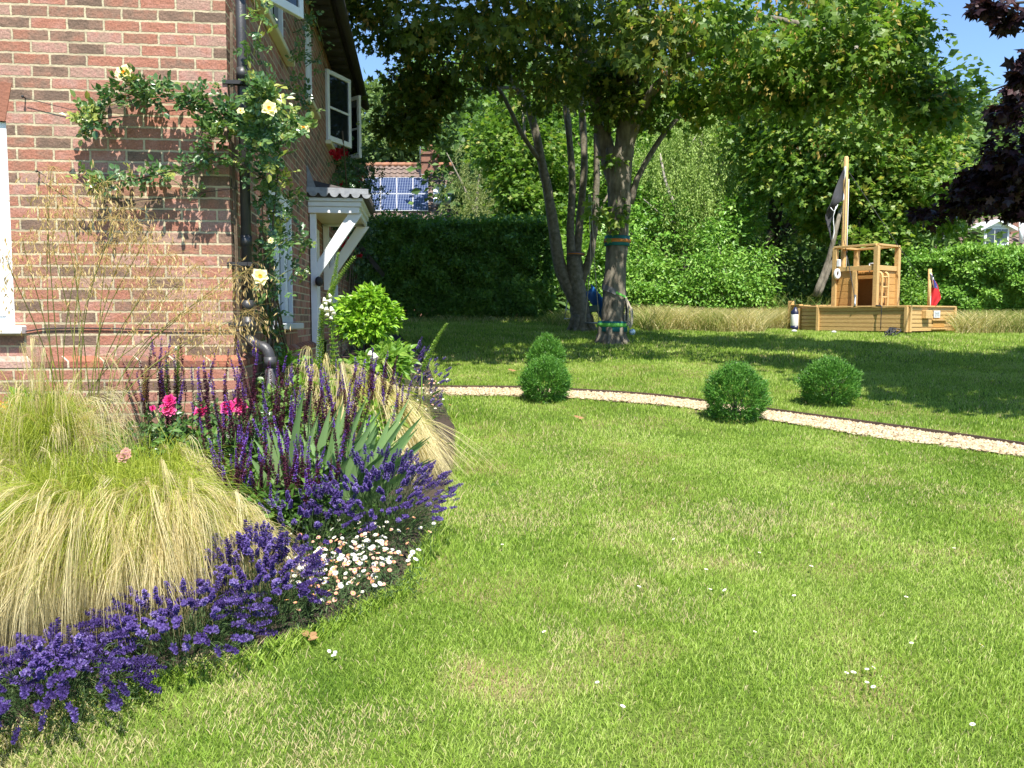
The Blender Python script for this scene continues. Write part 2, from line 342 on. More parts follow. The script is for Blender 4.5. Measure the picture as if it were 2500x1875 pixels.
M['seedspike'] = leafmat('foxglove_capsule', G3((.14, .26, .035), (.26, .40, .07), (.44, .52, .16)), .25, .5)
M['stipa'] = leafmat('hair_grass_blade', G3((.15, .22, .02), (.34, .40, .045), (.52, .53, .13)), .4, .5, .3)
M['plume'] = leafmat('straw_plume', G3((.42, .34, .15), (.62, .52, .28), (.74, .66, .42)), .4, .55, .3)
M['oat'] = leafmat('golden_spikelet', G3((.36, .24, .09), (.56, .41, .18), (.70, .56, .30)), .35, .5, .4)
M['oatstem'] = leafmat('oat_stem', G3((.10, .13, .03), (.24, .25, .06), (.42, .37, .13)), .15, .5, .3)
M['lav'] = leafmat('lavender_floret', [(0, (.035, .022, .09)), (.4, (.075, .042, .20)), (.75, (.16, .11, .36)), (1, (.33, .27, .52))], .25, .6, .2)
M['lavleaf'] = leafmat('lavender_leaf', G3((.045, .08, .03), (.085, .14, .05), (.16, .22, .09)), .25, .6, .2)
M['salvia'] = leafmat('salvia_floret', [(0, (.075, .018, .035)), (.45, (.14, .035, .07)), (.55, (.10, .035, .22)), (1, (.22, .10, .50))], .2, .6, .2)
M['softleaf'] = leafmat('border_leaf', G3((.05, .12, .02), (.10, .20, .035), (.20, .31, .07)), .32, .5, .3)
M['iris'] = leafmat('iris_blade', G3((.14, .26, .09), (.23, .37, .14), (.33, .47, .19)), .3, .42, .4)
M['lime'] = leafmat('lime_shrub_leaf', [(0, (.06, .15, .01)), (.4, (.17, .36, .02)), (1, (.36, .56, .05))], .3, .35, .5)
M['daisy'] = leafmat('daisy_ray', [(0, (.80, .78, .74)), (.6, (.82, .78, .74)), (.8, (.75, .42, .36)), (1, (.68, .30, .2))], .2, .6, .2)
M['daisyeye'] = plain('daisy_eye', (.65, .45, .05), .7)
M['hay'] = leafmat('long_dry_grass', [(0, (.12, .20, .03)), (.3, (.26, .30, .08)), (.6, (.50, .43, .2)), (1, (.66, .58, .34))], .35, .55, .2)
M['rope'] = plain('pale_rope', (.5, .44, .34), .9, (.4, .35, .27), 60)
M['black'] = plain('black_cord', (.02, .02, .022), .7)
M['teal'] = plain('teal_webbing', (.01, .16, .17), .7)
M['orange'] = plain('orange_strap', (.60, .20, .03), .6)
M['green_strap'] = plain('green_strap', (.16, .55, .08), .6)
M['grey_web'] = plain('grey_webbing', (.16, .16, .17), .8)
M['blue'] = plain('blue_plastic', (.02, .12, .38), .35)
M['dgreen'] = plain('dark_green_plastic', (.012, .075, .04), .4)
M['metal'] = plain('dull_metal', (.35, .36, .36), .4, metal=.8)

# ================================================================== ground, lawn, path, border
lawn_base, nt, out = newmat('lawn_thatch'); L_ = nt.links.new
tc = N(nt, 'ShaderNodeTexCoord'); n1 = N(nt, 'ShaderNodeTexNoise'); n1.inputs['Scale'].default_value = 1.6; n1.inputs['Detail'].default_value = 8; L_(tc.outputs['Object'], n1.inputs['Vector'])
r1 = rampn(nt, [(.3, (.06, .11, .014)), (.52, (.11, .16, .028)), (.72, (.26, .20, .10))]); L_(n1.outputs[0], r1.inputs[0])
n2 = N(nt, 'ShaderNodeTexNoise'); n2.inputs['Scale'].default_value = 70; n2.inputs['Detail'].default_value = 5; L_(tc.outputs['Object'], n2.inputs['Vector'])
r2 = rampn(nt, [(.3, (.55,) * 3), (.7, (1.25,) * 3)]); L_(n2.outputs[0], r2.inputs[0])
mm = N(nt, 'ShaderNodeMix', data_type='RGBA', blend_type='MULTIPLY'); mm.inputs[0].default_value = 1; L_(r1.outputs[0], mm.inputs[6]); L_(r2.outputs[0], mm.inputs[7])
b_ = N(nt, 'ShaderNodeBsdfPrincipled'); b_.inputs['Roughness'].default_value = .95; b_.inputs['Specular IOR Level'].default_value = .1; L_(mm.outputs[2], b_.inputs['Base Color'])
bp_ = N(nt, 'ShaderNodeBump'); bp_.inputs['Strength'].default_value = 1; bp_.inputs['Distance'].default_value = .02; L_(n2.outputs[0], bp_.inputs['Height']); L_(bp_.outputs[0], b_.inputs['Normal']); L_(b_.outputs[0], out.inputs[0])

xs = np.concatenate([np.linspace(-320, -30, 12), np.linspace(-28, 28, 113), np.linspace(30, 320, 12)])
ys = np.concatenate([np.linspace(-60, -14, 6), np.linspace(-12, 24, 73), np.linspace(26, 420, 20)])
X, Y = np.meshgrid(xs, ys); Z = gz(X, Y)
nx, ny = len(xs), len(ys); i = np.arange(ny - 1)[:, None] * nx; j = np.arange(nx - 1)[None]
mb = MB(); mb.add(np.stack([X, Y, Z], -1), np.stack([i + j, i + j + 1, i + nx + j + 1, i + nx + j], -1).reshape(-1, 4), smooth=True)
tag(mb.build('lawn_ground', lawn_base), kind='structure')

bed_px = [(-400, 1700), (0, 1600), (200, 1512), (400, 1452), (560, 1420), (680, 1362), (790, 1310), (862, 1268), (902, 1195), (945, 1120), (972, 1050), (985, 985), (985, 930), (960, 880), (946, 842), (930, 800), (915, 770), (880, 745), (862, 722)]
bed = [QG(*p)[:2] for p in bed_px]
bed_in = [hw(.0, 9.0, 0)[:2], hw(.0, 0, 0)[:2], hw(-4, 0, 0)[:2]]
BED = [tuple(p) for p in bed] + [tuple(p) for p in bed_in]
path_hi = [QG(*p)[:2] for p in [(820, 838), (955, 841), (1120, 842), (1230, 847), (1400, 858), (1550, 876), (1660, 891), (1800, 910), (2000, 937), (2212, 968), (2500, 1014)]]
path_lo = [QG(*p)[:2] for p in [(820, 862), (955, 856), (1130, 858), (1230, 862), (1400, 875), (1520, 888), (1640, 906), (1750, 924), (1900, 949), (2100, 975), (2212, 990), (2500, 1036)]]
ph = curve(np.array([(*p, 0) for p in path_hi]), 60)[:, :2]; pl = curve(np.array([(*p, 0) for p in path_lo]), 60)[:, :2]
PATH = [tuple(p) for p in ph] + [tuple(p) for p in pl[::-1]]
def sheet(poly_a, poly_b, dz, name, mat, kind):
    A = np.array(poly_a); B = np.array(poly_b); n = len(A); m_ = MB(); rows = []
    for f in np.linspace(0, 1, 5):
        p = A * (1 - f) + B * f; rows.append(np.column_stack([p, gz(p[:, 0], p[:, 1]) + dz]))
    V = np.array(rows).reshape(-1, 3); i = np.arange(4)[:, None] * n; j = np.arange(n - 1)[None]
    m_.add(V, np.stack([i + j, i + j + 1, i + n + j + 1, i + n + j], -1).reshape(-1, 4), smooth=True)
    return tag(m_.build(name, mat), kind=kind)
gravel_base = plain('gravel_base', (.34, .27, .17), .95, (.2, .15, .09), 60, .9, 90)
sheet(pl, ph, .006, 'gravel_path', gravel_base, 'structure')
# stones of the path
n = 15000
k = rng.integers(0, 59, n); f = rng.random(n); g = rng.random(n) ** 1.0
a = pl[k] * (1 - f[:, None]) + pl[k + 1] * f[:, None]; b = ph[k] * (1 - f[:, None]) + ph[k + 1] * f[:, None]
p = a * (1 - g[:, None]) + b * g[:, None]; p = p + rng.normal(size=(n, 2)) * .012; keep = p[:, 1] > 3; p = p[keep]; n = len(p)
oct_ = np.array([(1, 0, 0), (0, 1, 0), (-1, 0, 0), (0, -1, 0), (.2, .1, .7), (0, 0, -.4)]); of = np.array([(0, 1, 4), (1, 2, 4), (2, 3, 4), (3, 0, 4), (1, 0, 5), (2, 1, 5), (3, 2, 5), (0, 3, 5)])
ang = rng.random(n) * 6.28; sc = rng.uniform(.009, .021, n)[:, None] * rng.uniform(.7, 1.3, (n, 3))
O = oct_[None] * sc[:, None] * rng.uniform(.8, 1.2, (n, 6, 1)); c, s_ = np.cos(ang)[:, None], np.sin(ang)[:, None]
V = np.stack([O[..., 0] * c - O[..., 1] * s_, O[..., 0] * s_ + O[..., 1] * c, O[..., 2]], -1) + np.column_stack([p, gz(p[:, 0], p[:, 1]) + .012 + rng.random(n) * .012])[:, None]
mb = MB(); mb.add(V.reshape(-1, 3), (of[None] + (np.arange(n) * 6)[:, None, None]).reshape(-1, 3), np.repeat(rng.random(n), 6))
tag(mb.build('gravel', M['stone']), kind='stuff')
mb = MB()
P3 = np.column_stack([ph, gz(ph[:, 0], ph[:, 1])])
for q0, q1 in zip(P3[:-1], P3[1:]):
    mb.bar(q0 + (0, 0, .005), q1 + (0, 0, .005), .012, .085)
tag(mb.build('path_edging', M['steel_edge']), 'rusty brown metal edging strip along the far side of the gravel path', 'edging')
# border soil
bb = np.array(BED); m_ = MB(); m_.add(np.column_stack([bb, gz(bb[:, 0], bb[:, 1]) + .012]), [tuple(range(len(bb)))])
tag(m_.build('flower_bed', M['soil']), kind='structure')

# ------------------------------------------------------------------ grass blades
HAYZ = []
def scatter_rect(x0, x1, y0, y1, dens):
    n = int((x1 - x0) * (y1 - y0) * dens); return rng.uniform(x0, x1, n), rng.uniform(y0, y1, n)
def lawn_tint(x, y):
    big = vnoise(x, y, .9, 1) * .5 + vnoise(x, y, .33, 2) * .3 + vnoise(x, y, .11, 3) * .2
    stripe = .5 + .5 * np.sin((np.hypot(x + 6, y - 1) - .2 * y) * 2 * math.pi / 1.1)  # mowing bands: brightness from blade lean, put into the blade colour
    t = .40 + (big - .5) * .62 + (stripe - .5) * .08 + rng.normal(size=len(x)) * .17
    dry = vnoise(x, y, .55, 5) * .6 + vnoise(x, y, .2, 6) * .4
    near = np.clip((7.5 - y) / 4, 0, 1)
    isdry = rng.random(len(x)) < np.clip((dry - .44) * 2.4, 0, .75) * (.15 + .85 * near) + .03
    t = np.where(isdry, rng.uniform(.74, 1.0, len(x)), np.minimum(t, .8))
    return np.clip(t, 0, 1)
def blades(mb, x, y, h, w, lean, seg):
    n = len(x)
    poly_in = inpoly(x, y, BED) | inpoly(x, y, PATH)
    d = np.array([(x - CX), (y - CY)]); uu = d[0] * HU[0] + d[1] * HU[1]; vv = d[0] * HV[0] + d[1] * HV[1]
    poly_in |= (uu < 0.02) & (vv > -.02)
    vis = (np.abs(x) < .66 * y + .5)
    k = ~poly_in & vis; x, y = x[k], y[k]; n = len(x)
    t = lawn_tint(x, y)
    # mowing leaves the blades lying alternately towards and away along each curved stripe
    st = np.sign(np.sin((np.hypot(x + 6, y - 1) - .2 * y) * 2 * math.pi / 1.1))
    H = h * rng.uniform(.55, 1.25, n) * (.75 + .6 * vnoise(x, y, .25, 8)); a = rng.random(n) * 6.28
    ln = lean * rng.uniform(.3, 1.2, n)
    dx = np.cos(a) * ln + .02 * st; dy = np.sin(a) * ln + .06 * st
    base = np.column_stack([x, y, gz(x, y)])
    tip = base + np.column_stack([dx * H, dy * H, H])
    sd = np.column_stack([-np.sin(a * 1.7), np.cos(a * 1.7), 0 * a]) * (w * rng.uniform(.7, 1.3, n))[:, None] / 2
    if seg == 1:
        V = np.stack([base - sd, base + sd, tip], 1); F = np.arange(n * 3).reshape(-1, 3); kk = 3
    else:
        mid = base * .5 + tip * .5 + np.column_stack([-dx * H * .14, -dy * H * .14, H * .10])
        V = np.stack([base - sd, base + sd, mid + sd * .8, mid - sd * .8, tip], 1); kk = 5
        o = (np.arange(n) * 5)[:, None]
        mb.add(V.reshape(-1, 3), o + np.array([[0, 1, 2, 3]]), np.repeat(t, 5)); mb.F.append((o + np.array([[3, 2, 4]]) + mb.n - n * 5, 0, False)); return
    mb.add(V.reshape(-1, 3), F, np.repeat(t, kk))
mb = MB()
blades(mb, *scatter_rect(-2.6, 2.9, 2.25, 4.2, 16000), .021, .0033, .75, 2)
blades(mb, *scatter_rect(-2.2, 5.2, 4.2, 7.2, 8500), .023, .0044, .7, 2)
blades(mb, *scatter_rect(-3, 8.2, 7.2, 12.2, 3400), .029, .0075, .6, 1)
blades(mb, *scatter_rect(-6.5, 13.5, 12.2, 21, 1200), .042, .014, .6, 1)
# taller tufts the mower missed, and the untrimmed fringe along the border
tx, ty = [], []
for _ in range(420):
    cx_, cy_ = rng.uniform(-2, 4.5), rng.uniform(2.4, 8); m_ = rng.integers(10, 26); r_ = rng.uniform(.02, .07)
    tx.append(cx_ + rng.normal(size=m_) * r_); ty.append(cy_ + rng.normal(size=m_) * r_)
blades(mb, np.concatenate(tx), np.concatenate(ty), .036, .004, .9, 2)
bedc = curve(np.array([(*p, 0) for p in bed]), 900); kx = np.repeat(bedc[:, 0], 9) + rng.normal(size=8100) * .03 + .03; ky = np.repeat(bedc[:, 1], 9) + rng.normal(size=8100) * .03 - .03
blades(mb, kx, ky, .06, .006, .8, 2)
tag(mb.build('grass', M['grass']), kind='stuff')

# ================================================================== the brick house
house = thing('brick_house', (CX, CY, 0), 'red brick house with white windows and a black drainpipe at its corner', 'house', rz=HROT)
def wallgrid(mb, plane, a0, a1, z0, z1, holes, off=0.0, reveal=.09):
    A = sorted({a0, a1, *[v for h in holes for v in h[:2]]}); Zs = sorted({z0, z1, *[v for h in holes for v in h[2:]]})
    pt = (lambda a, d, z: (a, off + d, z)) if plane == 'near' else (lambda a, d, z: (off - d, a, z))
    for p, q in zip(A[:-1], A[1:]):
        for r_, t in zip(Zs[:-1], Zs[1:]):
            if any(h[0] - 1e-6 <= p and q <= h[1] + 1e-6 and h[2] - 1e-6 <= r_ and t <= h[3] + 1e-6 for h in holes): continue
            mb.add([pt(p, 0, r_), pt(q, 0, r_), pt(q, 0, t), pt(p, 0, t)], [(0, 1, 2, 3)])
    for h in holes:
        c = [(h[0], h[2]), (h[1], h[2]), (h[1], h[3]), (h[0], h[3])]
        for (p, q), (r_, t) in zip(c, c[1:] + c[:1]):
            mb.add([pt(p, 0, q), pt(r_, 0, t), pt(r_, reveal, t), pt(p, reveal, q)], [(0, 1, 2, 3)])
# window openings, from the survey of the photograph
nw_r = nearw(19, 400)[0]; nw_top = nearw(20, 262)[2]; nw_bot = nearw(20, 703)[2]
near_hole = (nw_r - 1.25, nw_r, nw_bot, nw_top)
zs_g = 1.565; zt_g = 2.77
sg = [(1.42, 2.82, zs_g, zt_g), (6.2, 7.5, zs_g, zt_g), (9.75, 10.55, zs_g, zt_g)]
su = [(.45, 2.55, 4.07, 5.06), (3.98, 4.68, 4.07, 5.06), (6.0, 7.8, 4.02, 5.0)]
door = (4.22, 5.12, .5, 2.72)
PLZ = nearw(300, 772)[2]                         # top of the plinth
mb = MB(); wallgrid(mb, 'near', -7.2, 0, PLZ, 5.6, [near_hole])
mb.add([(-7.2, 0, 5.6), (0, 0, 5.6), (-3.6, 0, 8.6)], [(0, 1, 2)])
mb.build('gable_wall', M['brick'], house, local=True)
mb = MB(); wallgrid(mb, 'side', 0, 11.9, PLZ, 5.6, sg + su + [(door[0], door[1], PLZ, door[3])])
mb.add([(0, 11.9, -.3), (-7.2, 11.9, -.3), (-7.2, 11.9, 5.6), (0, 11.9, 5.6)], [(0, 1, 2, 3)])
mb.add([(-7.2, 11.9, -.3), (-7.2, 0, -.3), (-7.2, 0, 5.6), (-7.2, 11.9, 5.6)], [(0, 1, 2, 3)])
mb.build('side_wall', M['brick'], house, local=True)
# plinth: thicker base with a sloping brick course on top
mb = MB(); PP = .055; ch = .062
for (x0, x1) in ((-7.2, PP),):
    mb.add([(x0, -PP, -.3), (x1, -PP, -.3), (x1, -PP, PLZ - ch), (x0, -PP, PLZ - ch)], [(0, 1, 2, 3)])
for (a0, a1) in ((-PP, door[0]), (door[1], 11.9)):
    mb.add([(PP, a0, -.3), (PP, a1, -.3), (PP, a1, PLZ - ch), (PP, a0, PLZ - ch)], [(0, 1, 2, 3)])
mb.build('plinth', M['brick'], house, local=True)
mb = MB(); zz = PLZ - ch
mb.add([(-7.2, -PP - .004, zz), (PP, -PP - .004, zz), (PP, -PP - .004, zz + .04), (-7.2, -PP - .004, zz + .04), (-7.2, -.0, PLZ + .012), (0, 0, PLZ + .012)], [(0, 1, 2, 3), (3, 2, 5, 4)])
for (a0, a1) in ((-PP, door[0]), (door[1], 11.9)):
    mb.add([(PP + .004, a0, zz), (PP + .004, a1, zz), (PP + .004, a1, zz + .04), (PP + .004, a0, zz + .04), (0, max(a0, 0), PLZ + .012), (0, a1, PLZ + .012)], [(0, 1, 2, 3), (3, 2, 5, 4)])
mb.build('plinth_coping', M['plinth'], house, local=True)
# soldier courses over and under the side windows, splayed arch over the near window
for h in sg + su:
    mb = MB(); mb.box((-.004, h[0] - .12, h[3]), (.006, h[1] + .12, h[3] + .225)); mb.build('soldier_course', M['soldier'], house, local=True)
    if h[2] < 3: mb = MB(); mb.box((-.004, h[0] - .12, h[2] - .30), (.006, h[1] + .12, h[2] - .075)); mb.build('soldier_course', M['soldier'], house, local=True)
mb = MB(); a0, a1, z1 = near_hole[0], near_hole[1], near_hole[3]
nv = 18
for k_ in range(nv):
    f0, f1 = k_ / nv, (k_ + 1) / nv; g_ = .004
    mid = (a0 + a1) / 2
    b0, b1 = a0 + (a1 - a0) * f0 + g_, a0 + (a1 - a0) * f1 - g_
    t0, t1 = mid + (b0 - mid) * 1.08, mid + (b1 - mid) * 1.08
    cz = lambda t: z1 + .005 + .29 - .05 * ((t - mid) / (a1 - a0) * 2) ** 2
    V = [(b0, -.004, z1), (b1, -.004, z1), (t1, -.004, cz(t1)), (t0, -.004, cz(t0)), (b0, .06, z1), (b1, .06, z1), (t1, .06, cz(t1)), (t0, .06, cz(t0))]
    mb.add(V, [(0, 1, 2, 3), (0, 4, 5, 1), (3, 2, 6, 7), (1, 5, 6, 2), (0, 3, 7, 4)])
mb.build('window_arch', plain('gauged_brick', (.30, .12, .07), .9, (.22, .09, .06), 7, .5, 50), house, local=True)

def window(plane, h, mull, sill=True, transom=None, proj=.075, recess=.05, sillmat=None):
    """frame > sill, panes"""
    a0, a1, z0, z1 = h
    if plane == 'near': f = lambda lo, hi, d0, d1, r_, t: ((lo, d0, r_), (hi, d1, t))
    else: f = lambda lo, hi, d0, d1, r_, t: ((-d1, lo, r_), (-d0, hi, t))
    mb = MB(); fw = .062
    B = lambda lo, hi, d0, d1, r_, t: mb.box(*f(lo, hi, d0, d1, r_, t))
    B(a0, a0 + fw, .02, .085, z0, z1); B(a1 - fw, a1, .02, .085, z0, z1); B(a0 + fw, a1 - fw, .02, .085, z1 - fw, z1); B(a0 + fw, a1 - fw, .02, .085, z0, z0 + fw)
    edges = [a0 + fw] + [a0 + (a1 - a0) * m_ for m_ in mull] + [a1 - fw]
    for m_ in edges[1:-1]: B(m_ - .035, m_ + .035, .015, .08, z0 + fw, z1 - fw)
    if transom:
        zt = z0 + (z1 - z0) * transom; B(a0 + fw, a1 - fw, .03, .075, zt - .02, zt + .02)
    for e0, e1 in zip(edges[:-1], edges[1:]):                          # casement rails inside each light
        c0, c1 = e0 + .035, e1 - .035; s_ = .045
        if e0 == edges[0]: c0 = e0
        if e1 == edges[-1]: c1 = e1
        B(c0, c0 + s_, .008, .07, z0 + fw, z1 - fw); B(c1 - s_, c1, .008, .07, z0 + fw, z1 - fw)
        B(c0 + s_, c1 - s_, .008, .07, z1 - fw - s_, z1 - fw); B(c0 + s_, c1 - s_, .008, .07, z0 + fw, z0 + fw + s_)
    o = mb.build('window', M['white'], house, local=True, bevel=.004)
    for e0, e1 in zip(edges[:-1], edges[1:]):
        mb = MB(); mb.box(*f(e0 + .04, e1 - .04, .045, .055, z0 + fw + .02, z1 - fw - .02)); mb.build('pane', M['glass'], o, local=True)
    if sill:
        mb = MB(); mb.box(*f(a0 - .07, a1 + .07, -proj, .085, z0 - .055, z0 - .001)); mb.build('sill', sillmat or M['white'], o, local=True, bevel=.006)
    return o
window('near', near_hole, [.5], recess=.03)
window('side', sg[0], [.34, .67], transom=.62); window('side', sg[1], [.5], transom=.62); window('side', sg[2], [.5])
wA = window('side', su[0], [.33, .66], sillmat=M['cream']); window('side', su[1], [.5], sillmat=M['cream']); wC = window('side', su[2], [.33, .66], sillmat=M['cream'])
def casement(parent, hinge_v, z0, z1, width, ang, bar=True, toward=1):
    """open casement swung out from a side window; hinge on the side plane"""
    c, s_ = math.cos(ang), math.sin(ang)
    def T(V): a = V[:, 0]; return np.column_stack([s_ * a + c * V[:, 1] * toward + .01, hinge_v + toward * (c * a) - s_ * V[:, 1], V[:, 2]])
    mb = MB(); s = .055; t = .022
    mb.box((0, -t, z0), (s, t, z1), T); mb.box((width - s, -t, z0), (width, t, z1), T); mb.box((s, -t, z1 - s), (width - s, t, z1), T); mb.box((s, -t, z0), (width - s, t, z0 + s * 1.3), T)
    if bar: zt = z0 + (z1 - z0) * .48; mb.box((s, -.014, zt - .015), (width - s, .014, zt + .015), T)
    o = mb.build('casement', M['white'], house, local=True, bevel=.003)
    mb = MB(); mb.box((s * .9, -.004, z0 + s), (width - s * .9, .004, z1 - s * .9), T); mb.build('pane', M['glass'], o, local=True)
casement(wA, 1.15, 4.13, 5.0, .56, R(28)); casement(wC, 6.02, 4.03, 4.98, .60, R(27)); casement(wC, 7.78, 4.05, 4.98, .56, R(40), toward=-1)

# front door behind the porch
mb = MB(); d0, d1, _, dz = door
mb.box((-.09, d0, .4), (-.01, d0 + .08, dz)); mb.box((-.09, d1 - .08, .4), (-.01, d1, dz)); mb.box((-.09, d0 + .08, dz - .08), (-.01, d1 - .08, dz))
fr = mb.build('door_frame', M['white'], house, local=True, bevel=.004)
mb = MB(); mb.box((-.10, d0 + .08, .4), (-.055, d1 - .08, dz - .08))
for z0 in (1.0, 1.85): mb.box((-.056, d0 + .2, z0), (-.045, d1 - .2, z0 + .6))
dr = mb.build('door', M['cream'], house, local=True, bevel=.004)
mb = MB(); mb.ball((-.02, d0 + .17, 1.55), .03); mb.build('knob', M['metal'], dr, local=True)

# porch canopy
pn = sidew(680, 480, .0)                                               # near end on the wall
v0, v1, pu = 3.96, 5.40, .57
mb = MB(); zb = 2.80
mb.box((0.002, v0, zb), (pu, v0 + .03, zb + .07)); mb.box((0.002, v0 - .02, zb + .072), (pu + .02, v0 + .03, zb + .125)); mb.box((0.002, v0 - .045, zb + .127), (pu + .045, v0 + .03, zb + .165))
mb.box((pu - .03, v0 + .032, zb), (pu, v1, zb + .07)); mb.box((pu - .03, v0 + .032, zb + .072), (pu + .02, v1, zb + .125)); mb.box((pu - .03, v0 + .032, zb + .127), (pu + .045, v1, zb + .165))
mb.box((0.002, v1 - .03, zb), (pu - .032, v1, zb + .165))
pf = mb.build('porch_canopy', M['white'], house, local=True, bevel=.004)
mb = MB(); mb.box((0.002, v0 + .032, zb + .03), (pu - .034, v1 - .034, zb + .05)); mb.build('soffit', M['cream'], pf, local=True)  # yellow of bounced light put into the soffit's colour
mb = MB()                                                              # tiled slope of the canopy
zr = zb + .168; hi = .24
V = [(.002, v0 - .07, zr + .075), (pu + .09, v0 - .07, zr + .02), (pu + .09, v1 + .06, zr + .02), (.002, v1 + .06, zr + hi), (.002, v0 + .12, zr + hi)]
mb.add([(0.002, v0 - .06, zr), (pu + .08, v0 - .06, zr), (pu + .08, v1 + .06, zr), (.002, v1 + .06, zr), (0.002, v0 - .06, zr + .06), (pu + .08, v0 - .06, zr + .05), (pu + .08, v1 + .06, zr + .05), (.002, v1 + .06, zr + hi), (.002, v0 + .25, zr + hi)],
       [(0, 3, 2, 1), (0, 1, 5, 4), (1, 2, 6, 5), (4, 5, 8), (5, 6, 7, 8), (2, 3, 7, 6)])
for k_ in range(9):
    v_ = v0 - .02 + k_ * .175
    mb.tube([(pu + .10, v_, zr + .04), (pu + .02, v_, zr + .06)], .045, 8)
mb.build('porch_tiles', M['slate'], pf, local=True)
mb = MB()
mb.bar((.0, v0 - .075, zr + .075), (pu + .11, v0 - .075, zr + .06), .05, .06)
for k_ in range(6):                                                    # scalloped tile ends along the near edge
    u_ = .07 + k_ * .118; a = np.linspace(0, math.pi, 9)
    ring = np.column_stack([u_ + .048 * np.cos(a), 0 * a + v0 - .105, zr + .048 - .044 * np.sin(a) - .004 * k_]); r2_ = ring + (0, .03, 0)
    m_ = len(a); mb.add(np.vstack([ring, r2_]), [tuple(range(m_)), tuple(range(2 * m_ - 1, m_ - 1, -1))] + [(q, q + m_, q + m_ + 1, q + 1) for q in range(m_ - 1)])
mb.add([(.004, v0 - .06, zr + .09), (.004, v0 - .075, zr + .34), (.10, v0 - .08, zr + .11), (.016, v0 - .06, zr + .09), (.016, v0 - .075, zr + .34)], [(0, 1, 2), (3, 2, 4), (0, 3, 4, 1)])
mb.build('lead_flashing', M['lead'], pf, local=True)
for vb, pz in ((v0 + .04, 1.98), (v1 - .09, 1.98)):
    mb = MB(); mb.box((.012, vb, pz if vb > 5 else .9), (.082, vb + .075, zb - .002))
    mb.bar((.06, vb + .0375, pz + .17), (.46, vb + .0375, zb - .07), .07, .135, up=(0, 1, 0)) if False else None
    p0 = np.array([.083, vb + .0375, pz + .18]); p1 = np.array([.50, vb + .0375, zb - .004]); 
    mb.add([(.083, vb + .006, pz + .08), (.083, vb + .006, pz + .27), (.44, vb + .006, zb - .003), (.60, vb + .006, zb - .003), (.083, vb + .069, pz + .08), (.083, vb + .069, pz + .27), (.44, vb + .069, zb - .003), (.60, vb + .069, zb - .003)],
           [(0, 1, 2, 3), (4, 7, 6, 5), (0, 3, 7, 4), (1, 5, 6, 2)])
    mb.build('bracket', M['white'], pf, local=True, bevel=.004)
mb = MB(); cl = sidew(846, 640, .1); mb.lathe([(0, 0), (.05, 0), (.058, .02), (.045, .05), (0, .055)], (.09, v0 + .0, 2.03), 16, axis=(1, -.4, 0)); mb.build('doorbell', M['black'], house, local=True)

# main roof with deep dark eaves, and the far canopy of black tiles
mb = MB(); ez = 5.22; ov = .30; v_a, v_b = -.28, 9.15; rz_, ru = 8.6, -3.6
sl_ = (rz_ - ez) / (ov - ru)
for s in (1, -1):
    eu = ov if s == 1 else 2 * ru - ov
    lo = [(eu, v_a, ez), (eu, v_b, ez), (ru, v_b, rz_), (ru, v_a, rz_)]; up = [(q[0], q[1], q[2] + .16) for q in lo]
    mb.add(lo + up, [(0, 1, 2, 3), (4, 7, 6, 5), (0, 4, 5, 1), (1, 5, 6, 2), (0, 3, 7, 4)])
rf = mb.build('roof', M['slate'], house, local=True)
mb = MB(); mb.box((.012, .0, ez - .03), (ov - .04, v_b - .05, ez - .002)); 
for k_ in range(24): mb.box((.02, .1 + k_ * .38, ez - .075), (ov - .05, .16 + k_ * .38, ez - .032))
mb.build('eaves', M['dark'], rf, local=True)
mb = MB(); a = np.linspace(math.pi, 2 * math.pi, 9); r_ = .06
gp = np.column_stack([ov + .055 + r_ * np.cos(a), 0 * a + v_a, ez + .03 + r_ * np.sin(a)]); g2 = gp.copy(); g2[:, 1] = v_b
gi = np.column_stack([ov + .055 + .05 * np.cos(a), 0 * a + v_a, ez + .03 + .05 * np.sin(a)]); gi2 = gi.copy(); gi2[:, 1] = v_b
mb.add(np.vstack([gp, g2, gi, gi2]), [(q, q + 1, q + 10, q + 9) for q in range(8)] + [(q + 18, q + 27, q + 28, q + 19) for q in range(8)] + [(0, 18, 19, 1), (8, 26, 35, 17), (0, 9, 27, 18)], smooth=True)
mb.build('gutter', M['dark'], rf, local=True)
mb = MB(); c0, c1 = 9.3, 11.6
mb.add([(.0, c0, 3.2), (.55, c0, 2.52), (.55, c1, 2.52), (0, c1, 3.2), (0, c0, 3.08), (.5, c0, 2.45), (.5, c1, 2.45), (0, c1, 3.08)], [(0, 1, 2, 3), (4, 7, 6, 5), (0, 4, 5, 1), (1, 5, 6, 2), (2, 6, 7, 3)])
mb.box((.02, c0 + .05, 1.0), (.09, c0 + .13, 3.0))
mb.build('side_canopy', M['dark'], house, local=True)

# drainpipe with swan-neck over the plinth
dp = MB(); pu_, pv_ = .085, .06; kz = sidew(541, 722, .085)[2]
dp.tube([(pu_, pv_, 5.1), (pu_, pv_, kz + .03)], .034, 14)
for z in (sidew(520, 155, .085)[2], sidew(530, 520, .085)[2], sidew(536, 660, .085)[2], 4.6): dp.tube([(pu_, pv_, z - .035), (pu_, pv_, z + .035)], .039, 14)
dp.tube([(pu_, pv_, kz), (pu_, pv_, kz + .12)], .0415, 14)
dp.tube(curve([(pu_, pv_, kz + .02), (pu_ + .004, pv_, kz - .03), (pu_ + .05, pv_ - .02, kz - .07), (pu_ + .115, pv_ - .05, kz - .09), (pu_ + .145, pv_ - .06, kz - .14), (pu_ + .15, pv_ - .06, kz - .2)], 14), .037, 14)
dp.tube([(pu_ + .15, pv_ - .06, kz - .16), (pu_ + .15, pv_ - .06, .3)], .036, 14)
dp.tube([(pu_ + .15, pv_ - .06, kz - .22), (pu_ + .15, pv_ - .06, kz - .15)], .0415, 14)
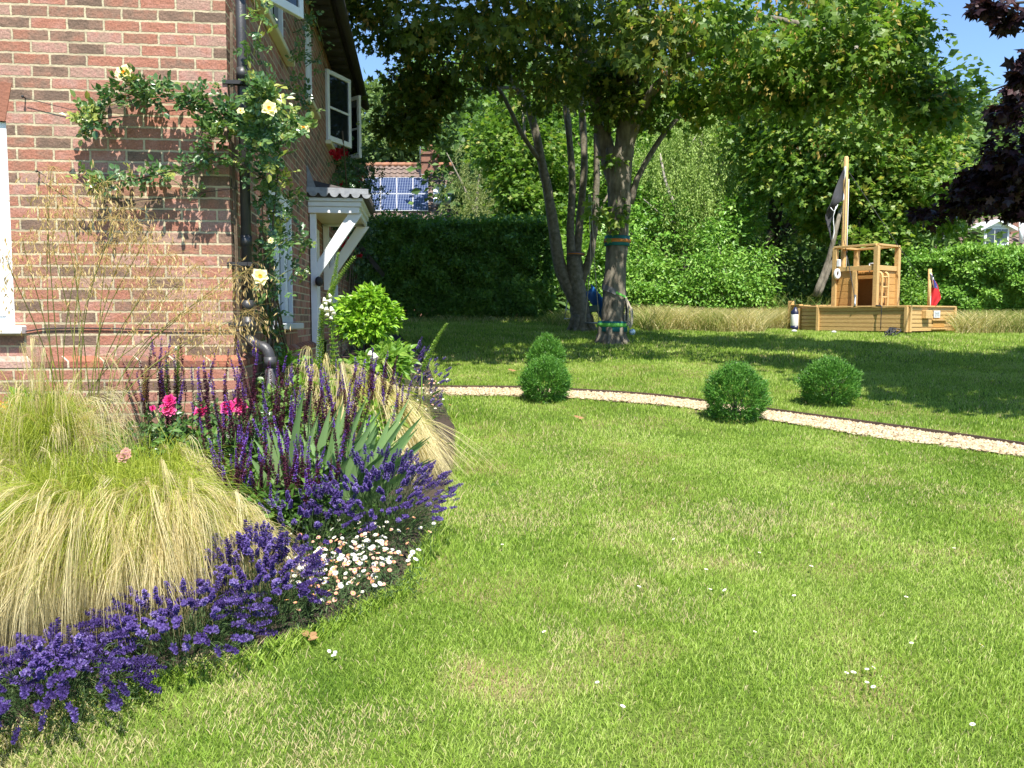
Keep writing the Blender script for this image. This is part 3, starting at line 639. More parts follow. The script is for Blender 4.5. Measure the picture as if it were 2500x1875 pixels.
dpo = dp.build('drainpipe', M['pipe'], house, local=True)
for (x, y) in ((515, 172), (535, 572), (541, 700)):
    z = sidew(x, y, .085)[2]; mb = MB(); mb.box((-.03, -.012, z - .012), (.1, .03, z + .012)); mb.box((.045, .01, z - .014), (.13, .025, z + .014)); mb.box((.045, .095, z - .014), (.13, .11, z + .014)); mb.box((-.0, .012, z - .014), (.045, .026, z + .014)); mb.build('pipe_bracket', M['black'], dpo, local=True)

# wires for the climber and the old cable along the wall
mb = MB()
for p in ([(55, 212), (150, 236), (190, 240), (490, 205)], [(85, 372), (135, 405), (200, 440), (330, 430), (520, 405)]):
    mb.tube([nearw(x, y, -.03) for x, y in p], .0022, 5)
for x, y in ((55, 212), (85, 372), (490, 205)): q = nearw(x, y, 0); mb.tube([q + (0, .0, 0), q + (0, -.045, 0)], .004, 6); mb.ball(q + (0, -.04, 0), .009, 8)
mb.build('climber_wire', M['black'], house, local=True)
mb = MB(); mb.tube(curve([nearw(x, y, -.012) for x, y in [(-60, 708), (40, 716), (100, 710), (200, 709), (330, 712), (440, 713), (530, 714)]], 40), .005, 6); mb.build('wall_cable', M['black'], house, local=True)
# ================================================================== trees, hedges, shrubs
UP = np.array([0, 0, 1.])
def leafcloud(mb, lumps, ncl, m, L, rc, shape='diamond', flat=.5, up=.6, droop=.3, tint=(.5, .22), clvar=.14, wl=.55, shell=.5):
    """leaf sprays through the volume of each lump (c, r): ncl sprays per lump of ~m leaves"""
    P, T, Nn, tt = [], [], [], []
    for c, r in lumps:
        c = np.asarray(c); r = np.broadcast_to(np.asarray(r, float), (3,)); k = max(2, int(ncl * rng.uniform(.8, 1.2)))
        d = rdir(k); f = shell + (1.08 - shell) * rng.random(k)
        cc = c + d * r * f[:, None]; mm_ = rng.integers(int(m * .6), int(m * 1.4) + 1, k); idx = np.repeat(np.arange(k), mm_); n = len(idx)
        off = rng.normal(size=(n, 3)) * rc * np.array([.6, .6, .6 * flat]); p = cc[idx] + off
        P.append(p); out = unit(p - c)
        Nn.append(unit(UP * up + out * .55 + rng.normal(size=(n, 3)) * .45))
        T.append(unit(out * .6 + off / max(rc, .01) * .5 + rng.normal(size=(n, 3)) * .5 - UP * droop))
        ct = rng.normal(size=k) * clvar; tt.append(np.clip(tint[0] + ct[idx] + rng.normal(size=n) * tint[1], 0, 1))
    P = np.concatenate(P); T = np.concatenate(T); Nn = np.concatenate(Nn); tt = np.concatenate(tt)
    Ls = L * rng.uniform(.65, 1.25, len(P))
    return mb.leaves(P, T, Nn, Ls, Ls * wl, tt, shape)
def tubes(paths, n=9, lump=.05):
    mb = MB()
    for pts, r in paths:
        k = max(6, len(pts) * 4); rr = np.interp(np.linspace(0, 1, k), np.linspace(0, 1, len(r)), r); mb.tube(curve(pts, k), rr, n, lump=lump)
    return mb
def limbs_to(base, lumps, r0, hub=None, n=6, wob=.25):
    """trunk from base to a hub, limbs from the trunk into the lumps"""
    base = np.asarray(base, float); top = np.mean([c for c, r in lumps], 0) if hub is None else np.asarray(hub, float); top = top + (0, 0, .5)
    mid = (base + top) / 2 + rng.normal(size=3) * wob * .6 * np.array([1, 1, .2])
    tr = curve([base - (0, 0, .2), base * .75 + mid * .25 + rng.normal(size=3) * .04, mid, top], 14)
    paths = [(tr, np.linspace(r0 * 1.15, r0 * .35, 14))]
    for c, r in lumps[:22]:
        a = tr[rng.integers(5, 12)]; c = np.asarray(c); mid2 = (a + c) / 2 + rng.normal(size=3) * wob + (0, 0, .15)
        paths.append(([a, mid2, c + (c - a) * .15], [r0 * .38, r0 * .2, r0 * .05]))
    mb = MB()
    for pts, r in paths:
        k = max(8, len(pts)); mb.tube(curve(pts, k), np.interp(np.linspace(0, 1, k), np.linspace(0, 1, len(r)), r), n, lump=.05)
    return mb
def lumpsQ(lst, jit=.0): return [(Q(x, y, D) + rng.normal(size=3) * jit, r) for x, y, D, r in lst]
def tree(name, label, cat, base, lumps, mat, bark, r0, ncl, m, L, rc, group=None, hub=None, **kw):
    t = thing(name, base, label, cat, group)
    limbs_to(base, lumps, r0, hub).build('trunk', bark, t)
    mb = MB(); leafcloud(mb, lumps, ncl, m, L, rc, **kw); mb.build('crown', mat, t); return t
def gp(x, D): p = Q(x, 690, D); return np.array([p[0], D, float(gz(p[0], D))])

# --- the big sycamore with strapped trunk
b1 = QG(1322, 741); D1 = b1[1]
t1 = thing('sycamore_tree', b1, 'big dark sycamore tree with teal straps round its thick grey trunk', 'tree')
q = lambda x, y, dd=0: Q(x, y, D1 + dd)
tb = tubes([([b1 - (0, 0, .15), q(1322, 722), q(1324, 690), q(1328, 600), q(1335, 500), q(1338, 400), q(1336, 320)], [.34, .245, .205, .19, .19, .21, .22]),
            ([q(1333, 400), q(1306, 310, .2), q(1290, 210, .3), q(1262, 100, .2), q(1235, -60, 0)], [.17, .15, .13, .12, .09]),
            ([q(1340, 390), q(1352, 290), q(1362, 185, -.1), q(1380, 80, -.3), q(1402, -80, -.6)], [.19, .17, .15, .13, .10]),
            ([q(1350, 330), q(1388, 232, -.2), q(1425, 180, -.5), q(1500, 110, -.9), q(1600, 60, -1.3)], [.11, .085, .075, .06, .03]),
            ([q(1362, 440), q(1382, 375), q(1440, 282, .3), q(1500, 225, .3), q(1562, 200, .1), q(1664, 194, -.2), q(1744, 199, -.6), q(1818, 216, -.8)], [.06, .05, .045, .042, .04, .034, .026, .012]),
            ([q(1370, 120, -.4), q(1560, 40, -1.2), q(1760, 60, -1.6), q(1950, 130, -1.4)], [.07, .06, .045, .015]),
            ([q(1280, 150, .3), q(1200, 60, -.6), q(1100, -20, -1.6)], [.07, .05, .03]),
            ([q(1402, -80, -.6), q(1420, -400, -.8), q(1440, -800, -.5)], [.1, .09, .04])], 12, .05)
for _ in range(26):                                                      # base flare roots
    a = rng.random() * 6.28; mb_r = .36 + rng.random() * .1
for a in (0.3, 1.5, 2.7, 3.6, 4.4, 5.3):
    tb.tube(curve([b1 + (math.cos(a) * .16, math.sin(a) * .16, .34), b1 + (math.cos(a) * .25, math.sin(a) * .25, .10), b1 + (math.cos(a) * .40, math.sin(a) * .40, -.04)], 6), [.10, .09, .05, .03, .02, .01][:6], 8)
tb.build('trunk', M['bark'], t1)
vis1 = [(1250, 40, 13, .7), (1330, 60, 12, .75), (1420, 50, 13, .75), (1500, 60, 12.5, .8), (1580, 70, 13, .75), (1660, 60, 12, .8), (1740, 80, 12.5, .8), (1820, 90, 12, .8), (1890, 50, 12.5, .7), (1905, 120, 12, .5), (1850, 170, 12.2, .75), (1930, 200, 12.5, .5), (1972, 225, 12.5, .35), (1780, 170, 12.5, .75), (1700, 160, 13, .7), (1620, 140, 13, .7), (1550, 150, 14, .65), (1480, 165, 14.4, .6), (1420, 150, 14.4, .6), (1900, 10, 13, .45), (1380, 30, 10.8, .6), (1540, 10, 10.6, .7), (1700, -10, 10.5, .8), (1600, 210, 13.4, .35), (1690, 215, 13.2, .35), (1790, 230, 13, .4), (1520, 205, 14, .35), (1300, 200, 14.6, .45), (1360, 230, 14.6, .3), (2035, 250, 12.7, .15), (1400, 210, 15, .5), (1340, 130, 15, .6), (1450, 100, 11.5, .6), (1960, 180, 12.3, .3), (1960, 75, 12.6, .4)]
L1 = lumpsQ(vis1, .12)
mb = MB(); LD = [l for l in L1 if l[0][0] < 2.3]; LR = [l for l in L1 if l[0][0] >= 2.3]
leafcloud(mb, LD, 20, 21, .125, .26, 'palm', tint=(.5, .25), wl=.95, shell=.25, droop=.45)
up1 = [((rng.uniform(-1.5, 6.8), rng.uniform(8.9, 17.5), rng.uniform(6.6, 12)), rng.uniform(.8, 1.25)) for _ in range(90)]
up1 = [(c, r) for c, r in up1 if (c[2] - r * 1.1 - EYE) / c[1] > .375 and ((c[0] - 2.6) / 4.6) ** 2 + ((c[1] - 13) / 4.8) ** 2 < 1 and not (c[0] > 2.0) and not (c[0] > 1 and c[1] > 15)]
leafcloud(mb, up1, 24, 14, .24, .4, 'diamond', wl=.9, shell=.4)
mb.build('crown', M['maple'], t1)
mb = MB(); leafcloud(mb, LR, 17, 20, .125, .27, 'palm', tint=(.42, .27), wl=.95, shell=.2, droop=.45); mb.build('sunlit_tone_crown', M['maple_lit'], t1)  # brighter leaf colour stands for sunlight on this part of the crown
mb = MB(); leafcloud(mb, L1[:22] + L1[22:24], 11, 9, .075, .10, 'diamond', flat=1.3, droop=1.4, up=.1, wl=.5, shell=.5); tag(mb.build('seed_keys', M['keys'], t1), kind='stuff')
# low shoots on the trunk
mb = MB(); leafcloud(mb, [(q(1310, 480, -.3), .22), (q(1290, 450, -.2), .2), (q(1335, 455, -.3), .15), (q(1332, 350, -.28), .12)], 7, 5, .13, .12, 'palm', tint=(.5, .2), wl=.95); tag(mb.build('shoots', M['maple_lit'], t1), kind='stuff')

b2 = QG(1256, 714); D2 = b2[1]
t2 = thing('sycamore_tree', b2, 'many stemmed sycamore standing left of the strapped tree, with one limb leaning out', 'tree')
q2 = lambda x, y, dd=0: Q(x, y, D2 + dd)
tb = tubes([([b2 - (0, 0, .15), q2(1257, 700), q2(1250, 650), q2(1243, 590), q2(1240, 555)], [.34, .23, .185, .18, .15]),
            ([q2(1246, 655), q2(1212, 585), q2(1200, 520), q2(1186, 430), q2(1170, 350), q2(1150, 260), q2(1118, 190), q2(1060, 120), q2(980, 70)], [.15, .13, .115, .10, .09, .08, .07, .05, .03]),
            ([q2(1238, 600), q2(1232, 500), q2(1236, 400), q2(1228, 280), q2(1205, 120), q2(1180, 0)], [.11, .08, .07, .066, .06, .045]),
            ([q2(1243, 590), q2(1252, 480, .1), q2(1262, 350, .1), q2(1256, 200, .2), q2(1262, 20, .2)], [.10, .075, .07, .065, .05]),
            ([q2(1255, 610), q2(1280, 530, -.1), q2(1288, 400, -.1), q2(1290, 260, -.1), q2(1300, 60, -.1)], [.09, .07, .066, .062, .045]),
            ([q2(1172, 355), q2(1128, 290, -.2), q2(1085, 205, -.4), q2(1040, 150, -.6), q2(940, 130, -1)], [.05, .045, .04, .03, .01]),
            ([q2(1118, 190), q2(1060, 190, -.5), q2(960, 200, -.7), q2(880, 235, -.8)], [.035, .03, .02, .01]),
            ([q2(1205, 120), q2(1050, 40, -1.3), q2(880, 10, -2), q2(800, 30, -2)], [.06, .05, .035, .01]),
            ([q2(1285, 470), q2(1320, 400, .3), q2(1300, 330, .4)], [.03, .02, .01])], 11, .06)
for a in (0.1, 1.2, 2.5, 3.5, 4.2, 5.4):
    tb.tube(curve([b2 + (math.cos(a) * .14, math.sin(a) * .14, .3), b2 + (math.cos(a) * .24, math.sin(a) * .24, .08), b2 + (math.cos(a) * .42, math.sin(a) * .42, -.05)], 6), [.09, .085, .06, .04, .02, .01], 8)
tb.build('trunk', M['moss'], t2)
vis2 = [(800, 20, 13, .55), (870, 50, 13.2, .6), (868, 110, 13.6, .26), (875, 190, 13.6, .28), (885, 250, 13.8, .24), (940, 110, 13.6, .45), (935, 190, 13.8, .3), (990, 50, 13, .65), (1010, 120, 14.4, .5), (1060, 80, 13.6, .6), (1120, 50, 13.6, .6), (1130, 120, 14.4, .55), (1180, 150, 15, .5), (1210, 80, 14, .6), (1180, 10, 13.6, .6), (1275, 170, 15.4, .45), (1230, 190, 16, .4), (980, 175, 14, .3), (920, 250, 14, .25), (1060, 160, 14.6, .35), (770, 0, 13, .3), (900, 20, 11.4, .6), (1040, 10, 11, .7), (1180, 20, 11, .6), (1225, 130, 12.6, .5), (850, 275, 13.8, .2)]
L2 = lumpsQ(vis2, .1)
mb = MB(); leafcloud(mb, L2, 16, 21, .12, .24, 'palm', tint=(.42, .22), wl=.95, shell=.25, droop=.45)
up2 = [((rng.uniform(-6, 1.5), rng.uniform(9.6, 19), rng.uniform(6.2, 12)), rng.uniform(.8, 1.25)) for _ in range(120)]
up2 = [(c, r) for c, r in up2 if (c[2] - r * 1.1 - EYE) / c[1] > .375 and ((c[0] + 1.3) / 4.2) ** 2 + ((c[1] - 14.5) / 4.6) ** 2 < 1]
leafcloud(mb, up2, 24, 14, .24, .4, 'diamond', wl=.9, shell=.4)
mb.build('crown', M['maple'], t2)
mb = MB(); leafcloud(mb, L2, 8, 8, .075, .10, 'diamond', flat=1.3, droop=1.4, up=.1, wl=.5, shell=.5); tag(mb.build('seed_keys', M['keys'], t2), kind='stuff')

# --- purple maple reaching in from the right
b3 = np.array([8.6, 9.0, float(gz(0, 9.0))])
t3 = thing('purple_maple', b3, 'dark purple leaved maple reaching into the picture from the right edge', 'tree')
v3 = [(2155, 400, 9.6, .36), (2208, 365, 9, .45), (2105, 425, 10, .22), (2058, 446, 10.2, .13), (2015, 466, 10.4, .11), (2130, 440, 9.8, .14), (2218, 412, 9.4, .32), (2190, 452, 9.6, .08), (2125, 395, 9.8, .22), (2150, 365, 9.7, .25), (2160, 8, 7.4, .10), (2120, 4, 7.4, .06), (2198, 40, 7.4, .08), (2218, 125, 7.4, .06), (2188, 196, 7.8, .05), (2214, 165, 7.5, .05), (2214, 240, 7.7, .10), (2178, 240, 8, .06), (2142, 248, 8.2, .05), (2262, 350, 8.6, .25), (1985, 462, 10.5, .06)]
L3 = lumpsQ(v3, .02)
off3 = [((rng.uniform(4.6, 9.6), rng.uniform(5.6, 11.4), rng.uniform(3.4, 8)), rng.uniform(.5, .9)) for _ in range(400)]
def hid(c, r): return (abs(c[0]) > .625 * c[1] + 1.15 * r + .95) or ((c[2] - 1.15 * r - EYE) / c[1] > .45)
off3 = [(c, r) for c, r in off3 if hid(c, r) and (c[0] - 7.6) ** 2 / 9.5 + (c[1] - 8.6) ** 2 / 9.5 < 1][:60]
paths = [([b3 - (0, 0, .2), b3 + (.1, 0, 1.5), b3 + (-.1, .1, 3), b3 + (-.3, 0, 6.5)], [.2, .16, .14, .06])]
for c, r in L3[:8] + L3[10:16] + off3[:20]:
    a = b3 + (-.1, .1, rng.uniform(1.6, 4.4)); paths.append(([a, (a + np.array(c)) / 2 + (0, 0, .25), c], [.05, .03, .006]))
tubes(paths, 7).build('trunk', M['bark_dark'], t3)
mb = MB()
for (c, r) in L3: leafcloud(mb, [(c, r)], max(5, 200 * r * r + 22 * r), 13, .10, min(.14, r), 'palm', tint=(.5, .25), wl=1.0, shell=.1, droop=.5)
leafcloud(mb, off3, 40, 18, .15, .3, 'palm', wl=1.0, shell=.3)
mb.build('crown', M['purple'], t3)

# --- hedges
def hedge(name, label, box_pts, h0, h1, thick, mat, nleaf, L, ncol=True, wav=.12, corez=.25):
    """box_pts: front edge polyline on the ground (x, y); thick goes away from the viewer"""
    P = np.array(box_pts, float); seg = np.linalg.norm(np.diff(P, axis=0), axis=1); tot = seg.sum(); cum = np.concatenate([[0], np.cumsum(seg)])
    t = thing(name, (P[0][0], P[0][1], float(gz(P[0][0], P[0][1]))), label, 'hedge'); mb = MB()
    def at(s): return np.column_stack([np.interp(s, cum, P[:, 0]), np.interp(s, cum, P[:, 1])])
    a = rng.random(nleaf); s = rng.random(nleaf) * tot; kf = rng.random(nleaf); pts = at(s); z0 = gz(pts[:, 0], pts[:, 1])
    H = h0 + (h1 - h0) * s / tot + (vnoise(s, 0 * s, .8, 21) - .5) * .22
    zz = rng.random(nleaf); front = kf < .62; top = (kf >= .62) & (kf < .9)
    depth = np.where(front, (vnoise(s, zz * H * 1.3, .35, 22) - .5) * wav * 2.2 + rng.random(nleaf) ** 2 * .28, rng.random(nleaf) * thick)
    hz = np.where(top, H * (1 - rng.random(nleaf) ** 2 * .09) + rng.random(nleaf) ** 5 * .25, zz * H)
    depth = np.where(~front & ~top, thick * rng.random(nleaf), depth)
    rd = np.clip((H - hz) / .3, 0, 1); depth = depth + np.where(front, (1 - rd) ** 2 * .12, 0)
    tang = unit(np.diff(P, axis=0).mean(0)); nrm = np.array([tang[1], -tang[0], 0.]); nrm = nrm if nrm[1] < 0 else -nrm
    pos = np.column_stack([pts - nrm[None, :2] * depth[:, None], z0 + hz])
    Nn = np.where(top[:, None], UP + 0 * pos, nrm + UP * .55) + rng.normal(size=pos.shape) * .5
    T = np.where(top[:, None], UP * .5, nrm * .4 - UP * .2) + rng.normal(size=pos.shape) * .6
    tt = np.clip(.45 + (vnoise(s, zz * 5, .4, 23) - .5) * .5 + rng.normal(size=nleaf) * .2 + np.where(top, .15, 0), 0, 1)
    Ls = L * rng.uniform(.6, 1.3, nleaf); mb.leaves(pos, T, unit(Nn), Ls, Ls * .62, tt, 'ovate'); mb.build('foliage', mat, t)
    mb = MB(); k = 14; ss = np.linspace(.15, tot - .15, k); pp = at(ss)  # solid dark core added behind the leaves, standing for inner shade and twigs
    for i_ in range(k - 1):
        a_, b_2 = pp[i_] - nrm[:2] * .34, pp[i_ + 1] - nrm[:2] * .34; c_, d_ = pp[i_ + 1] - nrm[:2] * (thick - .2), pp[i_] - nrm[:2] * (thick - .2)
        g = float(gz(a_[0], a_[1])); lo, hi2 = g + corez, g + h0 + (h1 - h0) * ss[i_] / tot - .3
        mb.add([(*a_, lo), (*b_2, lo), (*c_, lo), (*d_, lo), (*a_, hi2), (*b_2, hi2), (*c_, hi2), (*d_, hi2)], [(0, 3, 2, 1), (4, 5, 6, 7), (0, 1, 5, 4), (2, 3, 7, 6)] + ([(0, 4, 7, 3)] if i_ == 0 else []) + ([(1, 2, 6, 5)] if i_ == k - 2 else []))
    for _ in range(int(tot * 3)):
        s_ = rng.random() * tot; p_ = at(np.array([s_]))[0] - nrm[:2] * rng.uniform(.3, thick - .2); g = float(gz(p_[0], p_[1]))
        mb.tube([(p_[0], p_[1], g - .1), (p_[0] + rng.normal() * .05, p_[1], g + corez + .2)], .03, 6)
    mb.build('dark_core_and_stems', M['bark_dark'], t); return t
hl0 = gp(700, 20.2); hl1 = gp(1195, 19.8)
hedge('clipped_hedge', 'tall dark clipped hedge below the roof with solar panels', [hl0[:2], (-1.4, 20.0), hl1[:2]], 2.32, 2.26, 1.5, M['hedge'], 56000, .085, wav=.2)
hr0 = gp(1925, 20.4); hr1 = gp(2330, 18.4)
hedge('clipped_hedge', 'sunlit green hedge behind the wooden play boat and its small red flag', [hr0[:2], ((hr0[0] + hr1[0]) / 2, 19.3), hr1[:2]], 1.75, 1.75, 1.6, M['laurel'], 42000, .085, wav=.22)

# --- laurels and undergrowth behind the long grass
def shrub(name, label, lst, mat, ncl, m, L, rc, group=None, cat='shrub', jit=.08, **kw):
    lumps = lumpsQ(lst, jit); c0 = lumps[0][0]; D_ = lst[0][2]; base = (float(np.mean([c[0] for c, r in lumps])), D_, float(gz(np.mean([c[0] for c, r in lumps]), D_)))
    t = thing(name, base, label, cat, group); mb = MB(); leafcloud(mb, lumps, ncl, m, L, rc, **kw); mb.build('foliage', mat, t)
    mb = MB()
    for c, r in lumps:
        b = np.array(base) + rng.normal(size=3) * (.12, .12, 0); mb.tube(curve([b - (0, 0, .1), (b + c) / 2 + rng.normal(size=3) * .1, c], 6), np.linspace(.035, .008, 6), 5)
    mb.build('stems', M['bark_dark'], t); return t
shrub('laurel_bush', 'bright green laurel bush beside the right trunk, left of the weeping birch', [(1390, 610, 20.6, .75), (1340, 560, 21.4, .8), (1440, 600, 21, .65), (1385, 545, 21.5, .7), (1300, 620, 21.5, .7), (1430, 650, 20.4, .45), (1370, 655, 20.3, .45), (1330, 655, 20.6, .45)], M['laurel'], 62, 14, .11, .2, shape='ovate', tint=(.5, .25))
shrub('laurel_bush', 'bright green clipped laurel with a square end beside the dark wood', [(1500, 610, 20.6, .6), (1560, 590, 20.8, .65), (1610, 600, 20.6, .6), (1630, 560, 21, .55), (1560, 640, 20.3, .5), (1500, 650, 20.3, .45), (1620, 640, 20.3, .5), (1640, 620, 20.5, .35), (1560, 540, 21.6, .6), (1640, 655, 20.4, .35)], M['laurel'], 60, 14, .10, .2, shape='ovate', tint=(.45, .25))
shrub('laurel_bush', 'taller glossy laurel under the birch trunk', [(1580, 500, 23, .7), (1610, 470, 23.4, .6), (1540, 530, 23, .6), (1450, 500, 24, .8), (1400, 470, 24.5, .8), (1360, 500, 24, .7)], M['laurel'], 46, 13, .15, .24, shape='ovate', tint=(.35, .22))
shrub('undergrowth_bush', 'dim bush in the dark gap of the wood left of the mast', [(1690, 600, 23.5, .9), (1740, 560, 24.5, 1.1), (1780, 610, 23, .8), (1820, 640, 22, .6), (1700, 640, 22.6, .6), (1640, 500, 27, 1.3), (1720, 470, 27, 1.4), (1830, 560, 25, 1.1), (1880, 500, 26, 1.2), (1560, 450, 28, 1.5)], M['mid'], 70, 14, .14, .3, tint=(.3, .2))
shrub('undergrowth_bush', 'leafy bush between the play boat cabin and the hedge', [(1960, 640, 19.8, .45), (1990, 600, 20.3, .55), (1940, 600, 20.8, .6), (2000, 655, 19.3, .35), (1930, 540, 21.5, .9)], M['bright'], 50, 12, .085, .16, tint=(.35, .22))

# --- trees of the middle distance
t = tree('field_maple', 'sunlit maple with yellow green foliage directly behind the mast of the play boat', 'tree', gp(1790, 23), lumpsQ([(1700, 330, 22.4, 1.0), (1760, 300, 21.8, 1.0), (1830, 310, 21.4, 1.0), (1900, 330, 21.2, 1.0), (1960, 300, 21.4, 1.0), (2020, 330, 21.6, .9), (2000, 285, 22, .55), (1740, 390, 21.8, .75), (1820, 400, 21.2, .85), (1900, 410, 21, .9), (1970, 400, 21.2, .9), (2030, 400, 21.6, .8), (2050, 375, 22.3, .55), (1960, 470, 20.8, .7), (1880, 470, 21, .7), (2030, 460, 21.4, .6), (1850, 530, 21, .35), (1920, 520, 21, .45), (1700, 250, 23, 1.1), (1790, 230, 22.4, 1.1), (1880, 250, 22, 1.1), (1960, 240, 22, 1.0), (2000, 260, 22.2, .7), (1650, 300, 23.4, .9), (1660, 370, 23, .6), (1800, 470, 21.8, .45), (1760, 440, 22, .5)], .15),
         M['maple_lit'], M['bark_dark'], .22, 62, 18, .155, .36, shape='palm', wl=.95, tint=(.5, .24), shell=.35, droop=.5, hub=Q(1830, 160, 23))
mb = MB(); leafcloud(mb, [(Q(x, y, 21.3), .9) for x, y in ((1760, 300), (1900, 330), (1960, 400), (1830, 350), (2020, 330), (1960, 260))], 14, 8, .09, .13, 'diamond', flat=1.3, droop=1.4, up=.1, wl=.5); tag(mb.build('seed_keys', M['keys'], t), kind='stuff')
mb = MB()                                                                 # the leaning grey stems by the cabin
for pts, r in (([(1760, 640), (1790, 560), (1812, 470), (1822, 420)], (.075, .065, .05, .045)), ([(1768, 640), (1800, 560), (1815, 520)], (.06, .055, .04)), ([(1792, 400), (1784, 350), (1778, 310)], (.05, .045, .04)), ([(1790, 378), (1760, 350), (1720, 320)], (.022, .02, .012)), ([(1822, 420), (1826, 300), (1836, 200), (1850, 100)], (.075, .075, .06, .05))):
    mb.tube(curve([Q(x, y, 20.6 if y > 420 else 21.4) for x, y in pts], 12), np.interp(np.linspace(0, 1, 12), np.linspace(0, 1, len(r)), r), 8, lump=.04)
mb.build('stem', M['bark'], t)
tree('field_maple', 'tall leafy maple rising between the sycamore and the boat mast', 'tree', gp(1640, 26), lumpsQ([(1640, 200, 25, 1.2), (1700, 160, 24.6, 1.2), (1760, 120, 24.4, 1.2), (1840, 110, 24, 1.2), (1900, 150, 23.6, 1.1), (1700, 60, 25, 1.3), (1800, 30, 25, 1.3), (1880, 40, 24.6, 1.2), (1620, 120, 26, 1.3), (1580, 240, 25.6, .9), (1930, 90, 24, .8), (1950, 180, 23.6, .8)], .2),
     M['maple_lit'], M['bark_dark'], .25, 60, 16, .18, .4, shape='palm', wl=.95, tint=(.42, .22), shell=.35, hub=Q(1740, 60, 25))
# weeping birch: hanging curtains
lb = [(1440, 300, 24.6), (1480, 260, 24.4), (1520, 240, 24.2), (1560, 260, 24.2), (1600, 290, 24.4), (1460, 360, 24.2), (1500, 330, 23.8), (1550, 340, 23.8), (1590, 360, 24), (1430, 400, 24.6), (1490, 420, 23.8), (1530, 430, 23.7), (1570, 420, 23.9), (1500, 480, 24), (1540, 490, 24), (1410, 330, 25), (1620, 240, 25), (1450, 230, 25), (1580, 210, 25)]
tbk = thing('weeping_birch', gp(1528, 24.6), 'weeping birch with hanging pale green curtains and white trunk', 'tree')
tubes([([gp(1530, 24.6) - (0, 0, .2), Q(1524, 560, 24.6), Q(1520, 470, 24.6), Q(1512, 380, 24.6), Q(1516, 280, 24.6), Q(1500, 150, 24.6)], [.13, .11, .10, .085, .07, .03]), ([Q(1520, 460, 24.5), Q(1550, 380, 24.3), Q(1590, 290, 24.2), Q(1612, 240, 24.2)], [.06, .045, .035, .02]),
       ([gp(1484, 24.2) - (0, 0, .2), Q(1478, 560, 24.2), Q(1470, 480, 24.2), Q(1440, 400, 24.2), Q(1425, 330, 24.3)], [.09, .08, .07, .05, .03]), ([Q(1470, 490, 24.1), Q(1425, 460, 24), Q(1390, 430, 24)], [.03, .025, .012]), ([Q(1480, 330, 24.4), Q(1500, 300, 24.2), Q(1540, 230, 24.3)], [.02, .018, .01])], 8).build('trunk', M['birchbark'], tbk)
mb = MB(); P, T, Nn, tt = [], [], [], []
for x, y, D in lb:
    for _ in range(42):
        p = Q(x, y, D) + rng.normal(size=3) * (.42, .42, .3); ln = rng.uniform(.7, 1.7); k = int(ln / .028); s = np.sort(rng.random(k)); tt0 = rng.normal() * .12
        sway = rng.normal(size=3) * .12
        pos = p + np.outer(s * ln, (0, 0, -1)) + np.outer(s * s, sway) + rng.normal(size=(k, 3)) * .035
        P.append(pos); T.append(np.column_stack([rng.normal(size=(k, 2)) * .6, -np.ones(k)])); Nn.append(rdir(k) + (0, -.5, .3)); tt.append(np.clip(.5 + tt0 + rng.normal(size=k) * .2, 0, 1))
P = np.concatenate(P); mb.leaves(P, np.concatenate(T), np.concatenate(Nn), rng.uniform(.05, .10, len(P)), rng.uniform(.03, .05, len(P)), np.concatenate(tt)); mb.build('crown', M['birch'], tbk)
# willow in front of the far house
lw = [(1040, 335, 33), (1065, 350, 32.5), (1055, 400, 32), (1085, 400, 32), (1035, 440, 32), (1075, 440, 31.5), (1105, 440, 31.5), (1025, 475, 31.5), (1050, 480, 31), (1110, 480, 31), (1095, 360, 33), (1020, 400, 32.5)]
twl = thing('young_willow', gp(1035, 32), 'pale yellow green willow hiding the right end of the solar panel house', 'tree')
tubes([([gp(1035, 32) - (0, 0, .2), Q(1035, 560, 32), Q(1028, 460, 32), Q(1040, 350, 32.5)], [.12, .1, .08, .03]), ([Q(1030, 470, 32), Q(1000, 400, 32.3), Q(965, 330, 33)], [.05, .04, .015])], 7).build('trunk', M['bark'], twl)
mb = MB(); P, T = [], []
for x, y, D in lw:
    for _ in range(34):
        p = Q(x, y, D) + rng.normal(size=3) * (.5, .5, .35); ln = rng.uniform(.5, 1.2); k = int(ln / .035); s = rng.random(k); d = np.array([rng.normal() * .5, rng.normal() * .5, -.6 + rng.random() * .9])
        P.append(p + np.outer(s * ln, d) + np.outer(s * s, (0, 0, -.5)) + rng.normal(size=(k, 3)) * .05); T.append(np.tile(d + (0, 0, -.4), (k, 1)) + rng.normal(size=(k, 3)) * .4)
P = np.concatenate(P); mb.leaves(P, np.concatenate(T), rdir(len(P)) + (0, -.4, .5), rng.uniform(.10, .18, len(P)), .04, None, 'diamond'); mb.build('crown', M['willow'], twl)
tree('maple_sapling', 'mid green maple behind the hedge, left of the leaning sycamore limb', 'tree', gp(1110, 26), lumpsQ([(1130, 300, 26, 1.0), (1090, 340, 26, .9), (1140, 380, 25.6, 1.0), (1100, 420, 25.6, .8), (1150, 450, 25.4, .8), (1060, 310, 26.6, .8), (1180, 340, 26, .9), (1110, 470, 25.3, .5), (1170, 260, 26.5, 1.0), (1100, 260, 27, .9)], .12), M['maple_lit'], M['bark'], .12, 58, 15, .16, .33, shape='palm', wl=.95, tint=(.38, .22), hub=Q(1130, 260, 26))
